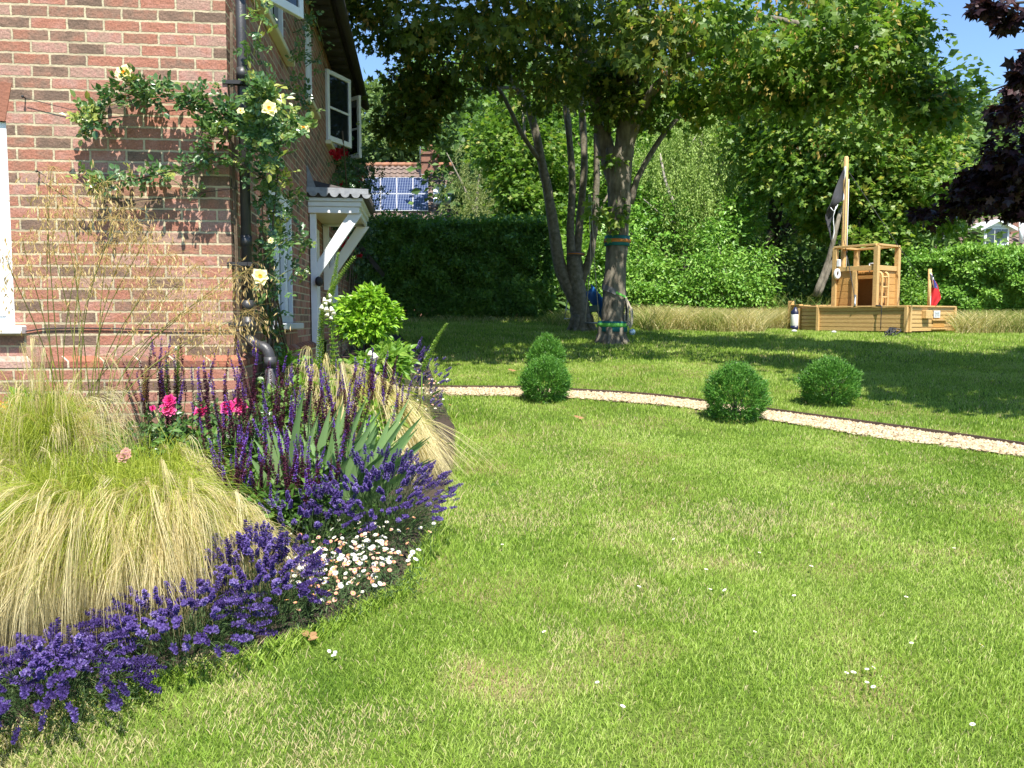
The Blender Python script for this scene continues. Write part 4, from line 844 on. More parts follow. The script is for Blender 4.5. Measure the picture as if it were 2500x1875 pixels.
tree('leafy_tree', 'bright leafy tree seen between the two sycamore trunks', 'tree', gp(1270, 27), lumpsQ([(1200, 430, 27, .9), (1230, 360, 27, 1.0), (1270, 420, 26.5, .9), (1310, 370, 26.5, .9), (1260, 500, 26, .9), (1210, 520, 26, .8), (1320, 470, 26, .8), (1390, 380, 26.5, 1.0), (1400, 300, 27, 1.1), (1300, 290, 27.5, 1.1), (1370, 460, 26, .8), (1220, 270, 28, 1.1), (1390, 240, 27.5, 1.1), (1290, 560, 25, .7), (1340, 540, 25, .6), (1200, 580, 24.6, .6)], .15), M['bright'], M['bark_dark'], .16, 56, 15, .18, .36, tint=(.42, .25), wl=.7)
# far trees
far = [('far_ash_tree', 'feathery ash tree beside the open upstairs window, farthest left of the far trees', gp(800, 52), [(790, 260, 52, 1.9), (830, 300, 51, 2.0), (800, 330, 50, 2.0), (860, 330, 50, 2.0), (775, 205, 53, .7), (850, 260, 52, 1.6), (760, 300, 52, 1.8), (900, 330, 50, 1.5), (812, 200, 53, .5), (880, 300, 51, 1.8)], 'far', .42),
       ('far_ash_tree', 'tall far tree directly behind the chimney and television aerial', gp(930, 56), [(900, 200, 56, 2.2), (950, 190, 56, 2.2), (930, 240, 55, 2.2), (985, 230, 55, 2.2), (1000, 180, 57, 2.0), (880, 260, 55, 1.9), (960, 290, 54, 1.6), (1010, 280, 54, 2.0), (920, 290, 54, 1.2), (930, 160, 57, 1.4), (1000, 330, 53, 1.6), (870, 330, 53, 1.5)], 'mid', .40),
       ('far_ash_tree', 'pale green far tree above the willow', gp(1050, 48), [(1050, 200, 48, 1.9), (1090, 230, 48, 1.9), (1040, 260, 47, 1.8), (1080, 290, 47, 1.7), (1120, 190, 49, 1.8), (1010, 220, 48, 1.5), (1150, 230, 48, 1.8), (1060, 160, 49, 1.4), (1180, 180, 49, 1.8), (1210, 240, 49, 1.8)], 'maple_lit', .34),
       ('far_oak_tree', 'distant rounded tree under the overhead cable, near the right house', gp(2110, 62), [(2050, 290, 62, 2.6), (2100, 270, 61, 2.4), (2150, 300, 60, 2.4), (2200, 290, 62, 2.6), (2130, 340, 59, 2.6), (2080, 350, 59, 2.6), (2190, 350, 59, 2.6), (2240, 310, 61, 2.6), (2040, 380, 58, 2.4), (2120, 400, 58, 2.4), (2200, 410, 57, 2.4), (2060, 440, 56, 2.2), (2000, 330, 60, 2.5), (2280, 340, 60, 3)], 'far', .5)]
for nm, lab, base, lst, mt, L in far:
    tree(nm, lab, 'tree', base, lumpsQ(lst, .3), M[mt], M['bark_dark'], .32, 58, 15, L, .95, tint=(.45, .22), shell=.3, wl=.6)
# the wood behind everything
lst = []
for x in range(1040, 2060, 44):
    for y in (230, 300, 380, 460, 540, 610, 670): lst.append((x + rng.uniform(-20, 20), y + rng.uniform(-25, 25), rng.uniform(36, 44), 1.9))
for x in range(640, 1040, 45): lst += [(x, 460, 58, 2.4), (x, 400, 60, 2.4)]
for x in range(2060, 2320, 50): lst += [(x, 450, 66, 2.6), (x, 520, 64, 2.6)]
mb = MB(); leafcloud(mb, lumpsQ(lst, .3), 46, 13, .42, .8, tint=(.32, .2), shell=.3, wl=.7); 
tag(mb.build('distant_wood', M['mid']), kind='stuff')

# --- long dry grass
def longgrass(n, fx, h, lean, w, tmu):
    x, y = fx(n); n = len(x); g = np.column_stack([x, y, gz(x, y)]); H = h * rng.uniform(.5, 1.2, n); a = rng.random(n) * 6.28; l = lean * rng.random(n)
    d = np.column_stack([np.cos(a) * l, np.sin(a) * l, np.ones(n)]) * H[:, None]; s = np.linspace(0, 1, 4)
    C = g[:, None] + d[:, None] * s[None, :, None] + np.stack([np.cos(a), np.sin(a), -.5 + 0 * a], -1)[:, None] * (H * .35)[:, None, None] * (s ** 2.2)[None, :, None]
    return C, np.clip(tmu + rng.normal(size=n) * .22 + (vnoise(x, y, .7, 31) - .5) * .6, 0, 1), w
mb = MB()
def zone(x0, x1, y0, y1):
    def f(n):
        u = rng.random(n); D = rng.uniform(y0, y1, n); X = (x0 + (x1 - x0) * u); xx = np.array([(xi * K - 1250) / FPX * d for xi, d in zip(X, D)]); return xx, D + (vnoise(xx, D, .9, 30) - .5) * .5
    return f
for (x0, x1, d0, d1, n, h, tm) in ((1385, 1650, 17.3, 20, 10000, .52, .62), (1650, 1712, 19.2, 20.3, 1800, .55, .6), (1300, 1400, 17.6, 20, 1500, .32, .3), (2062, 2330, 16.5, 19.6, 7000, .50, .45), (1700, 2075, 20, 21, 3000, .6, .4), (1180, 1300, 18.2, 20, 1500, .3, .22), (880, 1200, 19, 20, 900, .14, .25)):
    C, t_, w = longgrass(n, zone(x0, x1, d0, d1), h, .7, .012, tm); mb.strips(C, np.array([1, .9, .6, .15]) * w, tint=t_)
tag(mb.build('long_dry_grass', M['hay']), kind='stuff')
# nettles and seed heads in the long grass: a few tall green stems behind the boat
mb = MB(); C, t_, w = longgrass(260, zone(1640, 1800, 19.6, 20.6), .9, .15, .012, .15); mb.strips(C, np.array([1, .9, .6, .3]) * w, tint=t_)
tag(mb.build('nettles', M['hay']), kind='stuff')

# --- yew balls
def yew(label, x, y, wpx, hpx, cone=.0):
    b = QG(x, y); r = wpx * K / FPX * b[1] / 2; h = hpx * K / FPX * b[1] * 1.03
    t = thing('yew_ball', b, label, 'yew bush', 'small clipped yew bushes along the gravel path'); mb = MB(); n = 5200
    zz = rng.random(n) ** .9; th = rng.random(n) * 6.28
    prof = np.sin(np.clip(zz * .88 + .10, 0, 1) * math.pi) ** .62; prof = prof * (1 - cone * zz)
    rr = r * prof * (.55 + .5 * rng.random(n) ** .5) * (1 + .12 * (vnoise(th * 2, zz * 6, .7, int(x)) - .5) * 3.6)
    p = np.column_stack([np.cos(th) * rr, np.sin(th) * rr, zz * h * .96 + .01]); out = unit(p - (0, 0, h * .35))
    T = unit(out * .8 + UP * .55 + rng.normal(size=(n, 3)) * .4)
    mb.leaves(p + b, T, unit(rng.normal(size=(n, 3)) + UP * .4), rng.uniform(.03, .055, n), .012, np.clip(.35 + rng.normal(size=n) * .2 + .3 * (rng.random(n) < .2), 0, 1), 'diamond')
    k = 900; i_ = rng.integers(0, n, k); 
    for j_ in range(6):
        mb.leaves(p[i_] + b + T[i_] * (.012 * j_), unit(T[i_] + rng.normal(size=(k, 3)) * .7), rng.normal(size=(k, 3)), .026, .007, np.clip(.55 + rng.normal(size=k) * .2, 0, 1), 'diamond')
    k = 70; i_ = rng.integers(0, n, k)                                     # shoots the shears missed
    for j_ in range(9):
        mb.leaves(p[i_] + b + unit(out[i_] + UP * .8) * (.008 * j_ + .01), unit(out[i_] + UP + rng.normal(size=(k, 3)) * .8), rng.normal(size=(k, 3)), .024, .006, np.clip(.75 + rng.normal(size=k) * .2, 0, 1), 'diamond')
    mb.build('foliage', M['yew'], t)
    mb = MB()
    for a in range(9): d = rdir(1)[0]; mb.tube(curve([b, b + d * .05 + (0, 0, h * .25), b + (d[0] * r * .7, d[1] * r * .7, h * .6)], 5), np.linspace(.012, .003, 5), 5)
    mb.build('stem', M['bark_dark'], t)
yew('cone shaped yew bush at the front of the pair on the gravel path', 1179, 866, 104, 86, .12)
yew('yew bush standing behind the other one of the pair by the path', 1180, 818, 84, 88, .25)
yew('rounded yew bush nearest the viewer on the near edge of the path', 1588, 908, 132, 114, .12)
yew('yew ball on the far side of the path, browned near its base', 1790, 874, 118, 92, .05)
# ================================================================== neighbours' houses
def slope_roof(mb, e0, e1, r0, r1, tile=.30, course=.34, amp=.035):
    """pantiled slope between the eaves edge e0-e1 and the ridge r0-r1"""
    e0, e1, r0, r1 = (np.asarray(v, float) for v in (e0, e1, r0, r1)); w = np.linalg.norm(e1 - e0); l = np.linalg.norm(r0 - e0)
    nu = int(w / tile) * 6; nc = int(l / course); nrm = np.cross(e1 - e0, r0 - e0); nrm /= np.linalg.norm(nrm); rows = []
    for c in range(nc):
        for f, lift in ((c / nc, .045), ((c + .999) / nc, .0)):
            u = np.linspace(0, 1, nu + 1); a = e0 * (1 - f) + r0 * f; b = e1 * (1 - f) + r1 * f
            rows.append(a + np.outer(u, b - a) + nrm * (amp * np.sin(u * nu / 6 * 2 * math.pi) + lift)[:, None])
    V = np.array(rows); k = nu + 1; i = np.arange(len(rows) - 1)[:, None] * k; j = np.arange(nu)[None]
    mb.add(V.reshape(-1, 3), np.stack([i + j, i + j + 1, i + k + j + 1, i + k + j], -1).reshape(-1, 4), smooth=False); return nrm
def rayplane(x, y, p0, n):
    d = ray(x, y); o = np.array([0, 0, EYE]); return o + d * (np.dot(p0 - o, n) / np.dot(d, n))
mpv, nt, out = newmat('solar_cells'); L_ = nt.links.new
tc = N(nt, 'ShaderNodeTexCoord'); sx = N(nt, 'ShaderNodeSeparateXYZ'); L_(tc.outputs['Object'], sx.inputs[0]); cb = N(nt, 'ShaderNodeCombineXYZ'); L_(sx.outputs[0], cb.inputs[0])
m2 = N(nt, 'ShaderNodeMath', operation='MULTIPLY'); L_(sx.outputs[2], m2.inputs[0]); m2.inputs[1].default_value = 1.35; L_(m2.outputs[0], cb.inputs[1])
bt = N(nt, 'ShaderNodeTexBrick'); bt.offset = 0
for k_, v_ in (('Scale', 1), ('Brick Width', .125), ('Row Height', .125), ('Mortar Size', .008), ('Mortar Smooth', .2)): bt.inputs[k_].default_value = v_
bt.inputs['Color1'].default_value = (.014, .026, .085, 1); bt.inputs['Color2'].default_value = (.02, .032, .08, 1); bt.inputs['Mortar'].default_value = (.22, .26, .34, 1)
L_(cb.outputs[0], bt.inputs['Vector']); b_ = N(nt, 'ShaderNodeBsdfPrincipled'); b_.inputs['Roughness'].default_value = .12; L_(bt.outputs[0], b_.inputs['Base Color']); L_(b_.outputs[0], out.inputs[0])

re = Q(880, 480, 41); rr_ = Q(880, 357, 44.2); re0 = re.copy(); rr0 = rr_.copy(); re0[0] = rr0[0] = -13.5; re1 = re.copy(); rr1 = rr_.copy(); re1[0] = rr1[0] = Q(1085, 400, 43)[0]
g0 = float(gz(0, 44))
nh = thing('tiled_house', ((re0[0] + re1[0]) / 2, 44.2, g0), 'neighbouring house with brown pantiles, solar panels and a brick chimney', 'house')
mb = MB(); nr = slope_roof(mb, re0, re1, rr0, rr1)
bk = np.array([0, 3.4, 0]); mb.add([rr0, rr1, (rr1[0], 47.4, re[2]), (rr0[0], 47.4, re[2])], [(0, 1, 2, 3)])
roofo = mb.build('roof', M['roofA'], nh)
mb = MB(); 
for k_ in range(int((rr1[0] - rr0[0]) / .42)):
    x_ = rr0[0] + k_ * .42; mb.tube([(x_, rr0[1], rr0[2] + .01), (x_ + .43, rr0[1], rr0[2] + .03)], .13, 8)
mb.build('ridge_tiles', M['ridge'], roofo)
mb = MB(); mb.box((re0[0] + .3, 41.5, g0 - .2), (re1[0] - .3, 47, re[2] - .02)); mb.add([(re1[0] - .3, 41.5, re[2] - .02), (re1[0] - .3, 47, re[2] - .02), (re1[0] - .3, 44.2, rr_[2] - .12)], [(0, 1, 2)]); mb.build('wall', M['farbrick'], nh)
def onroof(x, y, lift): p = rayplane(x, y, re + nr * lift, nr); return p
if nr[1] > 0: nr = -nr
xs_ = [787.5, 822, 857, 892, 925.5]; ys_ = [383, 418.5, 455]
def quadbox(mb, c, th):
    c = [np.asarray(v) for v in c]; d = [v - nr * th for v in c]
    mb.add(c + d, [(0, 1, 2, 3), (7, 6, 5, 4), (0, 4, 5, 1), (1, 5, 6, 2), (2, 6, 7, 3), (3, 7, 4, 0)])
def panel(x0, x1, y0, y1, label):
    c = [onroof(x0, y1, .14), onroof(x1, y1, .14), onroof(x1, y0, .14), onroof(x0, y0, .14)]
    mb = MB(); quadbox(mb, c, .05); o = mb.build('solar_panel', M['alu'], nh)
    cen = sum(c) / 4; ci = [v + (cen - v) * .03 + nr * .006 for v in c]; mb = MB(); mb.add(ci, [(0, 1, 2, 3)]); mb.build('cells', mpv, o)
for a in range(4):
    for b in range(2): panel(xs_[a] + .6, xs_[a + 1] - .6, ys_[b] + .6, ys_[b + 1] - .6, '')
panel(1030, 1050, 417, 458, ''); panel(1051, 1062, 417, 458, '')
mb = MB(); c = [onroof(936, 437, .16), onroof(1005, 438, .16), onroof(1005, 400, .16), onroof(936, 399, .16)]; quadbox(mb, c, .12); ro = mb.build('roof_window', M['alu'], nh)
mb = MB()
for k_ in range(15):
    f = (k_ + .5) / 15; a = c[0] * (1 - f) + c[1] * f; b = c[3] * (1 - f) + c[2] * f; mb.bar(a + (b - a) * .06 + nr * .02, a + (b - a) * .94 + nr * .02, .09, .03, up=nr)
mb.build('blind_slats', M['white'], ro)
mb = MB(); c = [onroof(906, 377, .10), onroof(947, 378, .10), onroof(946, 361, .10), onroof(909, 360, .10)]; quadbox(mb, c, .08); mb.build('chimney_flashing', M['lead'], nh)
cc = Q(928, 350, 43.9); w_ = 16 * K / FPX * 43.9; ct = Q(928, 327, 43.9)[2]
mb = MB(); mb.box((cc[0] - w_, 43.5, cc[2] - 1.0), (cc[0] + w_, 44.4, ct - .22)); mb.box((cc[0] - w_ - .05, 43.45, ct - .60), (cc[0] + w_ + .05, 44.45, ct - .52)); mb.box((cc[0] - w_ - .07, 43.43, ct - .218), (cc[0] + w_ + .07, 44.47, ct - .05)); mb.box((cc[0] - w_, 43.5, ct - .048), (cc[0] + w_, 44.4, ct))
ch_ = mb.build('chimney', M['farbrick'], nh)
mb = MB(); mb.lathe([(.14, 0), (.13, .22), (.16, .24), (.15, .32), (.09, .32)], (cc[0], 43.95, ct), 12); mb.build('chimney_pot', M['ridge'], ch_)
ae = Q(908, 352, 43.4); at_ = Q(908, 272, 43.4)
mb = MB(); mb.tube([ae - (0, 0, .6), at_], .035, 6)
for k_ in range(6): z = at_[2] - .05 - k_ * .13; mb.tube([(ae[0] - .36, 43.4, z), (ae[0] + .36, 43.4, z)], .014, 5)
mb.tube([(ae[0], 43.4, at_[2]), (ae[0], 43.4, at_[2] - .8)], .03, 6)
mb.build('aerial', M['metal'], nh)

# right-hand house with a white dormer
re = Q(2120, 545, 36); rr_ = Q(2120, 468, 38.5); e0, e1, r0, r1 = re.copy(), re.copy(), rr_.copy(), rr_.copy(); e0[0] = r0[0] = Q(2035, 500, 37)[0]; e1[0] = r1[0] = e0[0] + 9
e0[0] -= .8
g0 = float(gz(0, 38)); h2 = thing('tiled_house', ((e0[0] + e1[0]) / 2, 38.5, g0), 'far house with a white dormer, half hidden by the purple maple', 'house')
mb = MB(); nr = slope_roof(mb, e0, e1, r0, r1, .3, .3, .02); mb.add([r0, r1, (r1[0], 41, re[2]), (e0[0], 41, re[2])], [(0, 1, 2, 3)]); mb.build('roof', M['roofA'], h2)
if nr[1] > 0: nr = -nr
mb = MB(); mb.box((e0[0] + .5, 36.4, g0 - .2), (e1[0] - .2, 40.6, re[2] - .02)); mb.build('wall', M['render'], h2)
d0 = Q(2126, 505, 36.3); d1 = Q(2180, 505, 36.3); zt = Q(2150, 490, 36.3)[2]; zp = Q(2150, 479, 36.3)[2]; zb_ = Q(2150, 530, 36.3)[2]
mb = MB(); mb.box((d0[0], 36.3, zb_), (d1[0], 39, zt - .01)); xm = (d0[0] + d1[0]) / 2
mb.add([(d0[0] - .1, 36.25, zt), (d1[0] + .1, 36.25, zt), (xm, 36.25, zp), (d0[0] - .1, 36.3, zt), (d1[0] + .1, 36.3, zt), (xm, 36.3, zp)], [(0, 1, 2)])
do = mb.build('dormer', M['white'], h2)
mb = MB(); s_ = .25
for sx_, e_ in ((-1, d0[0] - s_), (1, d1[0] + s_)):
    mb.add([(e_, 36.1, zt - .06), (xm, 36.1, zp + .12), (xm, 39.2, zp + .12), (e_, 39.2, zt - .06), (e_, 36.1, zt - .18), (xm, 36.1, zp), (xm, 39.2, zp), (e_, 39.2, zt - .18)], [(0, 1, 2, 3), (4, 7, 6, 5), (0, 4, 5, 1), (0, 3, 7, 4)])
mb.build('dormer_roof', M['white'], do)
mb = MB()
wz0, wz1 = zb_ + .1, zt - .1
for f0, f1 in ((.12, .40), (.44, .66), (.70, .92)): mb.box((d0[0] + (d1[0] - d0[0]) * f0, 36.27, wz0), (d0[0] + (d1[0] - d0[0]) * f1, 36.295, wz1))
mb.build('dormer_window', M['glass'], do)
cc = Q(2190, 490, 37.6); mb = MB(); mb.box((cc[0] - .35, 37.2, cc[2] - 1), (cc[0] + .35, 38, Q(2190, 465, 37.6)[2])); mb.build('chimney', M['farbrick'], h2)
mb = MB(); mb.tube([Q(2206, 525, 36.5), Q(2206, 480, 36.5)], .09, 8); mb.build('flue', M['alu'], h2)
mb = MB(); c = [onp for onp in (rayplane(2032, 522, re + nr * .12, nr), rayplane(2056, 522, re + nr * .12, nr), rayplane(2050, 504, re + nr * .12, nr), rayplane(2040, 504, re + nr * .12, nr))]; quadbox(mb, c, .1); mb.build('roof_light', M['alu'], h2)

# overhead cable
mb = MB(); mb.tube(curve([Q(1950, 262, 24), Q(2000, 247, 21), Q(2100, 211, 17), Q(2215, 168, 13.5), Q(2400, 100, 10)], 30), .014, 6); tag(mb.build('overhead_cable', M['black']), 'black overhead cable crossing the blue sky at the right', 'cable')

# ================================================================== the wooden play boat
cb_ = QG(1959, 721); BZ = float(cb_[2]); BR = R(180 - 28)                  # local x runs to the bow, local y to the far side
boat = thing('play_boat', (cb_[0], cb_[1], BZ), 'wooden play boat with a slatted hull, open topped cabin and tall mast', 'play boat', rz=0)
ca, sa = math.cos(R(52)), math.sin(R(52))
def BT(p): p = np.atleast_2d(np.asarray(p, float)); return np.column_stack([-ca * p[:, 0] + sa * p[:, 1], sa * p[:, 0] + ca * p[:, 1], p[:, 2]])
def bbox(mb, lo, hi): mb.box(lo, hi, BT)
TB, TB2 = M['timber'], M['timber2']
HL, HB, HZ0, HZ1 = 1.93, 1.965, .04, .53
def plankwall(mb, a, b, z0, z1, n, th=.022, gap=.015):
    """horizontal boards between plan points a and b (local)"""
    h = (z1 - z0) / n; a = np.array([*a, 0.]); b = np.array([*b, 0.])
    for i in range(n):
        zc = z0 + h * (i + .5); p, q_ = BT(a + (0, 0, zc))[0], BT(b + (0, 0, zc))[0]; mb.bar(p, q_, th, h - gap)
def posts(mb, lst, z0, z1, s=.07):
    for x, y in lst: p, q_ = BT((x, y, z0))[0], BT((x, y, z1))[0]; mb.bar(p, q_, s, s, up=BT((0, 1, 0))[0])
plan = [(0, 0), (HL, 0), (2.55, .30), (3.0, .66), (3.0, 1.3), (2.55, 1.66), (HL, HB), (0, HB)]
mb = MB()
for a, b in zip(plan, plan[1:] + plan[:1]): plankwall(mb, a, b, HZ0, HZ1 + (.05 if a[0] > 2 and b[0] > 2 and a != (HL, 0) and a != (2.55, 1.66) else 0), 6)
hull = mb.build('hull', TB, boat, local=True, bevel=.003)
mb = MB()                                                                   # backing boards behind the gaps
for a, b in zip(plan, plan[1:] + plan[:1]):
    a_, b_ = np.array(a), np.array(b); c_ = np.array([1.55, .95]); a_ = a_ + (c_ - a_) * .02; b_ = b_ + (c_ - b_) * .02
    p, q_ = BT((*a_, .30))[0], BT((*b_, .30))[0]; mb.bar(p, q_, .012, .42)
mb.add(BT([(*p, .14) for p in plan]), [tuple(range(8))]); mb.build('deck', TB2, boat, local=True)
mb = MB()
for a, b in zip(plan[:1] + plan[5:], plan[1:2] + plan[6:] + plan[:1]):
    p, q_ = BT((*a, HZ1 + .012))[0], BT((*b, HZ1 + .012))[0]; mb.bar(p, q_, .09, .028)
for a, b in zip(plan[2:5], plan[3:6]): p, q_ = BT((*a, HZ1 + .07))[0], BT((*b, HZ1 + .07))[0]; mb.bar(p, q_, .09, .028)
p, q_ = BT((*plan[1], HZ1 + .012))[0], BT((*plan[2], HZ1 + .04))[0]; mb.bar(p, q_, .09, .028)
mb.build('gunwale', TB, boat, local=True, bevel=.004)
for pq in [(0.015, -.022), (HL, -.022), (2.57, .27), (-.022, .05), (-.022, HB - .03)]: mb = MB(); posts(mb, [pq], HZ0 - .01, HZ1 - .004, .06); mb.build('corner_post', TB, boat, local=True, bevel=.003)
mb = MB(); posts(mb, [(3.06, .68)], HZ0, HZ1 + .17, .10); mb.build('bow_post', TB, boat, local=True, bevel=.006)
mb = MB(); bbox(mb, (2.1, .5, .40), (2.7, 1.5, .44)); bbox(mb, (2.1, .5, .15), (2.14, 1.5, .398)); mb.build('bow_seat', TB, boat, local=True, bevel=.003)
mb = MB()
for x in (.2, 1.0, 1.8): bbox(mb, (x, .06, -.10), (x + .12, 1.88, .035))
mb.build('bearer', M['dark'], boat, local=True)
# stern box, letter-box slot and pale notice
mb = MB(); bbox(mb, (-.10, .55, .30), (-.014, .80, .46)); mb.build('stern_box', TB, boat, local=True, bevel=.004)
mb = MB(); bbox(mb, (-.018, 1.02, .12), (-.012, 1.5, .27)); mb.build('stern_hatch', M['timber2'], boat, local=True)
mb = MB(); bbox(mb, (-.05, .96, .255), (-.014, 1.56, .285)); bbox(mb, (-.06, .96, .075), (-.014, 1.56, .105)); mb.build('hatch_trim', TB, boat, local=True, bevel=.003)
mb = MB(); bbox(mb, (-.030, 1.02, .315), (-.018, 1.28, .46)); no = mb.build('notice', plain('galvanised_plate', (.62, .65, .66), .5, (.5, .53, .55), 12), boat, local=True)
mb = MB()
for y_ in (1.07, 1.135, 1.2): bbox(mb, (-.034, y_, .345), (-.0305, y_ + .03, .43))
bbox(mb, (-.034, 1.07, .40), (-.0305, 1.24, .408)); mb.build('lettering', plain('grey_print', (.38, .42, .44), .6), no, local=True)
# cabin
CX0, CX1, CY0, CY1, WZ, TZ = .915, 1.845, .45, 1.30, 1.40, 1.80
zd = .16
cp = [(CX0, CY0), (CX1, CY0), (CX1, CY1), (CX0, CY1)]
for x, y in cp: mb = MB(); posts(mb, [(x, y)], zd, TZ, .095); mb.build('cabin_post', TB, boat, local=True, bevel=.005)
dx0, dx1 = 1.0, 1.29                                                        # doorway on the near side, next to the stern post
mb = MB(); posts(mb, [(dx1 + .09, CY0)], zd, WZ - .101, .09); mb.build('door_post', TB, boat, local=True, bevel=.005)
for nm, a, b, n in (('near', (dx1 + .14, CY0 + .02), (CX1 - .05, CY0 + .02), 8), ('stern', (CX0 + .02, CY0 + .05), (CX0 + .02, CY1 - .05), 8), ('far', (CX0 + .05, CY1 - .02), (CX1 - .05, CY1 - .02), 8), ('bow', (CX1 - .02, CY0 + .05), (CX1 - .02, CY1 - .05), 8)):
    mb = MB(); plankwall(mb, a, b, zd, WZ - .102, n, .028, .008); a_ = np.array(a); b_ = np.array(b); c_ = np.array([1.38, .87]); 
    p, q_ = BT((*(a_ + (c_ - a_) * .03), (zd + WZ) / 2))[0], BT((*(b_ + (c_ - b_) * .03), (zd + WZ) / 2))[0]; mb.bar(p, q_, .008, WZ - zd - .12)
    mb.build('cabin_wall', TB2, boat, local=True, bevel=.004)
mb = MB()
for a, b in zip(cp, cp[1:] + cp[:1]):
    a_, b_ = np.array(a), np.array(b); u_ = (b_ - a_) / np.linalg.norm(b_ - a_) * .05
    p, q_ = BT((*(a_ + u_), WZ - .05))[0], BT((*(b_ - u_), WZ - .05))[0]; mb.bar(p, q_, .05, .10)
mb.build('cabin_rail', TB, boat, local=True, bevel=.004)
mb = MB()
for a, b in zip(cp, cp[1:] + cp[:1]): p, q_ = BT((*a, TZ + .022))[0], BT((*b, TZ + .022))[0]; mb.bar(p, q_, .11, .042)
mb.build('top_frame', TB, boat, local=True, bevel=.004)
mb = MB(); bbox(mb, (CX0 + .06, CY0 + .06, WZ - .16), (CX1 - .06, CY1 - .06, WZ - .13)); mb.build('cabin_floor', TB2, boat, local=True)
mb = MB()
for y_ in (.56, .80):
    mb.tube(curve([BT((CX0 - .07, y_, zd))[0], BT((CX0 - .07, y_, .9))[0], BT((CX0 - .07, y_, 1.16))[0], BT((CX0 - .04, y_, 1.24))[0], BT((CX0 + .02, y_, 1.26))[0]], 10), .026, 8)
for k_ in range(5): z = .32 + k_ * .21; mb.tube([BT((CX0 - .07, .56, z))[0], BT((CX0 - .07, .80, z))[0]], .018, 8)
mb.build('ladder', TB, boat, local=True)
mb = MB()
for k_ in range(6): p = BT((dx0 + .04 + k_ * .05, CY0 + .05, WZ - .13))[0]; mb.tube([p, p - (0, 0, .05)], .008, 6)
mb.tube(curve([BT((dx0 + .05, CY0 + .6, .95))[0], BT((dx0 + .2, CY0 + .6, .80))[0], BT((dx0 + .25, CY0 + .6, .5))[0]], 6), .05, 7, lump=.3); bbox(mb, (1.05, .7, .3), (1.4, .95, .38))
mb.build('cabin_contents', TB2, boat, local=True)
mb = MB(); hp = [BT((1.26, .8, WZ - .12))[0], BT((1.26, .8, WZ + .06))[0], BT((1.10, .8, WZ + .06))[0], BT((1.10, .8, WZ - .12))[0]]
for a, b in zip(hp[:-1], hp[1:]): mb.tube([a, b], .014, 8)
mb.build('handle', M['white'], boat, local=True)
# mast with boom rope; stays
mtop = Q(1825, 335, 18.47); mb_x, mb_y = 1.93, .90
mp = BT((mb_x, mb_y, .14))[0]; mt = mtop - np.array([cb_[0], cb_[1], BZ]); mt[:2] = mp[:2]
mb = MB(); mb.tube([mp, mp + (0, 0, 1.4), mt - (0, 0, .04), mt - (0, 0, .01)], [.058, .056, .05, .03], 12); mo = mb.build('mast', TB, boat, local=True)
mb = MB(); mb.tube([mp + (.055, -.05, .3), mt + (.052, -.045, -.5)], .006, 6, tint=.5); mb.build('halyard', M['white'], mo, local=True)
mb = MB(); mb.tube([BT((1.06, -.04, HZ1))[0], BT((1.30, .22, 1.0))[0], BT((1.75, .6, 2.0))[0], mt - (0, 0, .25)], .008, 6); mb.tube([BT((.0, 1.3, HZ1))[0], mt - (0, 0, .25)], .006, 6); mb.build('stay', M['black'], mo, local=True)
mb = MB(); mb.tube(curve([BT((1.08, -.05, HZ1 + .02))[0], BT((1.16, .10, .78))[0]], 4), .022, 7); mb.build('tensioner', M['metal'], mo, local=True)
mb = MB(); bx_ = BT((1.98, .28, 1.25))[0]; bbox(mb, (1.72, .40, WZ + .005), (1.79, .47, WZ + .16)); mb.build('white_box', M['white'], boat, local=True, bevel=.01)
fp = plan[1]
mb = MB(); fs = BT((-.06, .92, .3))[0]; ft = Q(1943 + 0, 0 + 0, 17)[0]
fst = BT((.10, 1.28, HZ1 - .1))[0]
sx_ = Q(2007, 660, 17.15) - np.array([cb_[0], cb_[1], BZ]); st_ = Q(2009, 581, 17.15) - np.array([cb_[0], cb_[1], BZ])
mb.tube([sx_ - (0, 0, .25), st_], .034, 10); mb.build('flagstaff', TB, boat, local=True)

# things hung on the boat
def w3(p): return np.asarray(p) + np.array([cb_[0], cb_[1], BZ])
def cloth(mb, grid, mat=0, thick=.004, tint=None):
    G_ = np.asarray(grid, float); a, b, _ = G_.shape; i = np.arange(a - 1)[:, None] * b; j = np.arange(b - 1)[None]
    F = np.stack([i + j, i + j + 1, i + b + j + 1, i + b + j], -1).reshape(-1, 4)
    mb.add(G_.reshape(-1, 3), F, .5 if tint is None else tint, mat, True); return F
# black pirate flag drooping from the mast
DM = w3(mp)[1] - .06
fl = [[(1824.5, 360), (1813, 385), (1800, 420), (1791, 450)], [(1822, 400), (1810, 412), (1797, 438), (1786, 462)], [(1820, 430), (1806, 437), (1790, 448), (1782, 470)], [(1817, 434), (1803, 450), (1788, 470), (1789, 492)], [(1808, 440), (1799, 462), (1794, 490), (1797, 528)]]
rows = []
for r_, row in enumerate(fl):
    pts = np.array([Q(x, y, DM + .07 * math.sin(c_ * 1.9 + r_ * 1.3) + (.05 if r_ > 2 else 0)) for c_, (x, y) in enumerate(row)]); rows.append(curve(pts, 12))
rows = np.array(rows); rows = np.array([curve(rows[:, c_], 14) for c_ in range(12)]).transpose(1, 0, 2)
mblk = plain('black_flag_cloth', (.035, .036, .04), .9, (.05, .05, .056), 8); fg = thing('pirate_flag', rows[0, 0], 'black pirate flag drooping from the top of the tall mast', 'flag')
mb = MB(); cloth(mb, rows); o = mb.build('cloth', mblk, fg); sm = o.modifiers.new('thickness', 'SOLIDIFY'); sm.thickness = .006
mb = MB(); mb.tube([rows[k_, 0] + (.012, -.012, 0) for k_ in range(0, 9)], .016, 6); mb.build('hoist_tape', M['white'], fg)
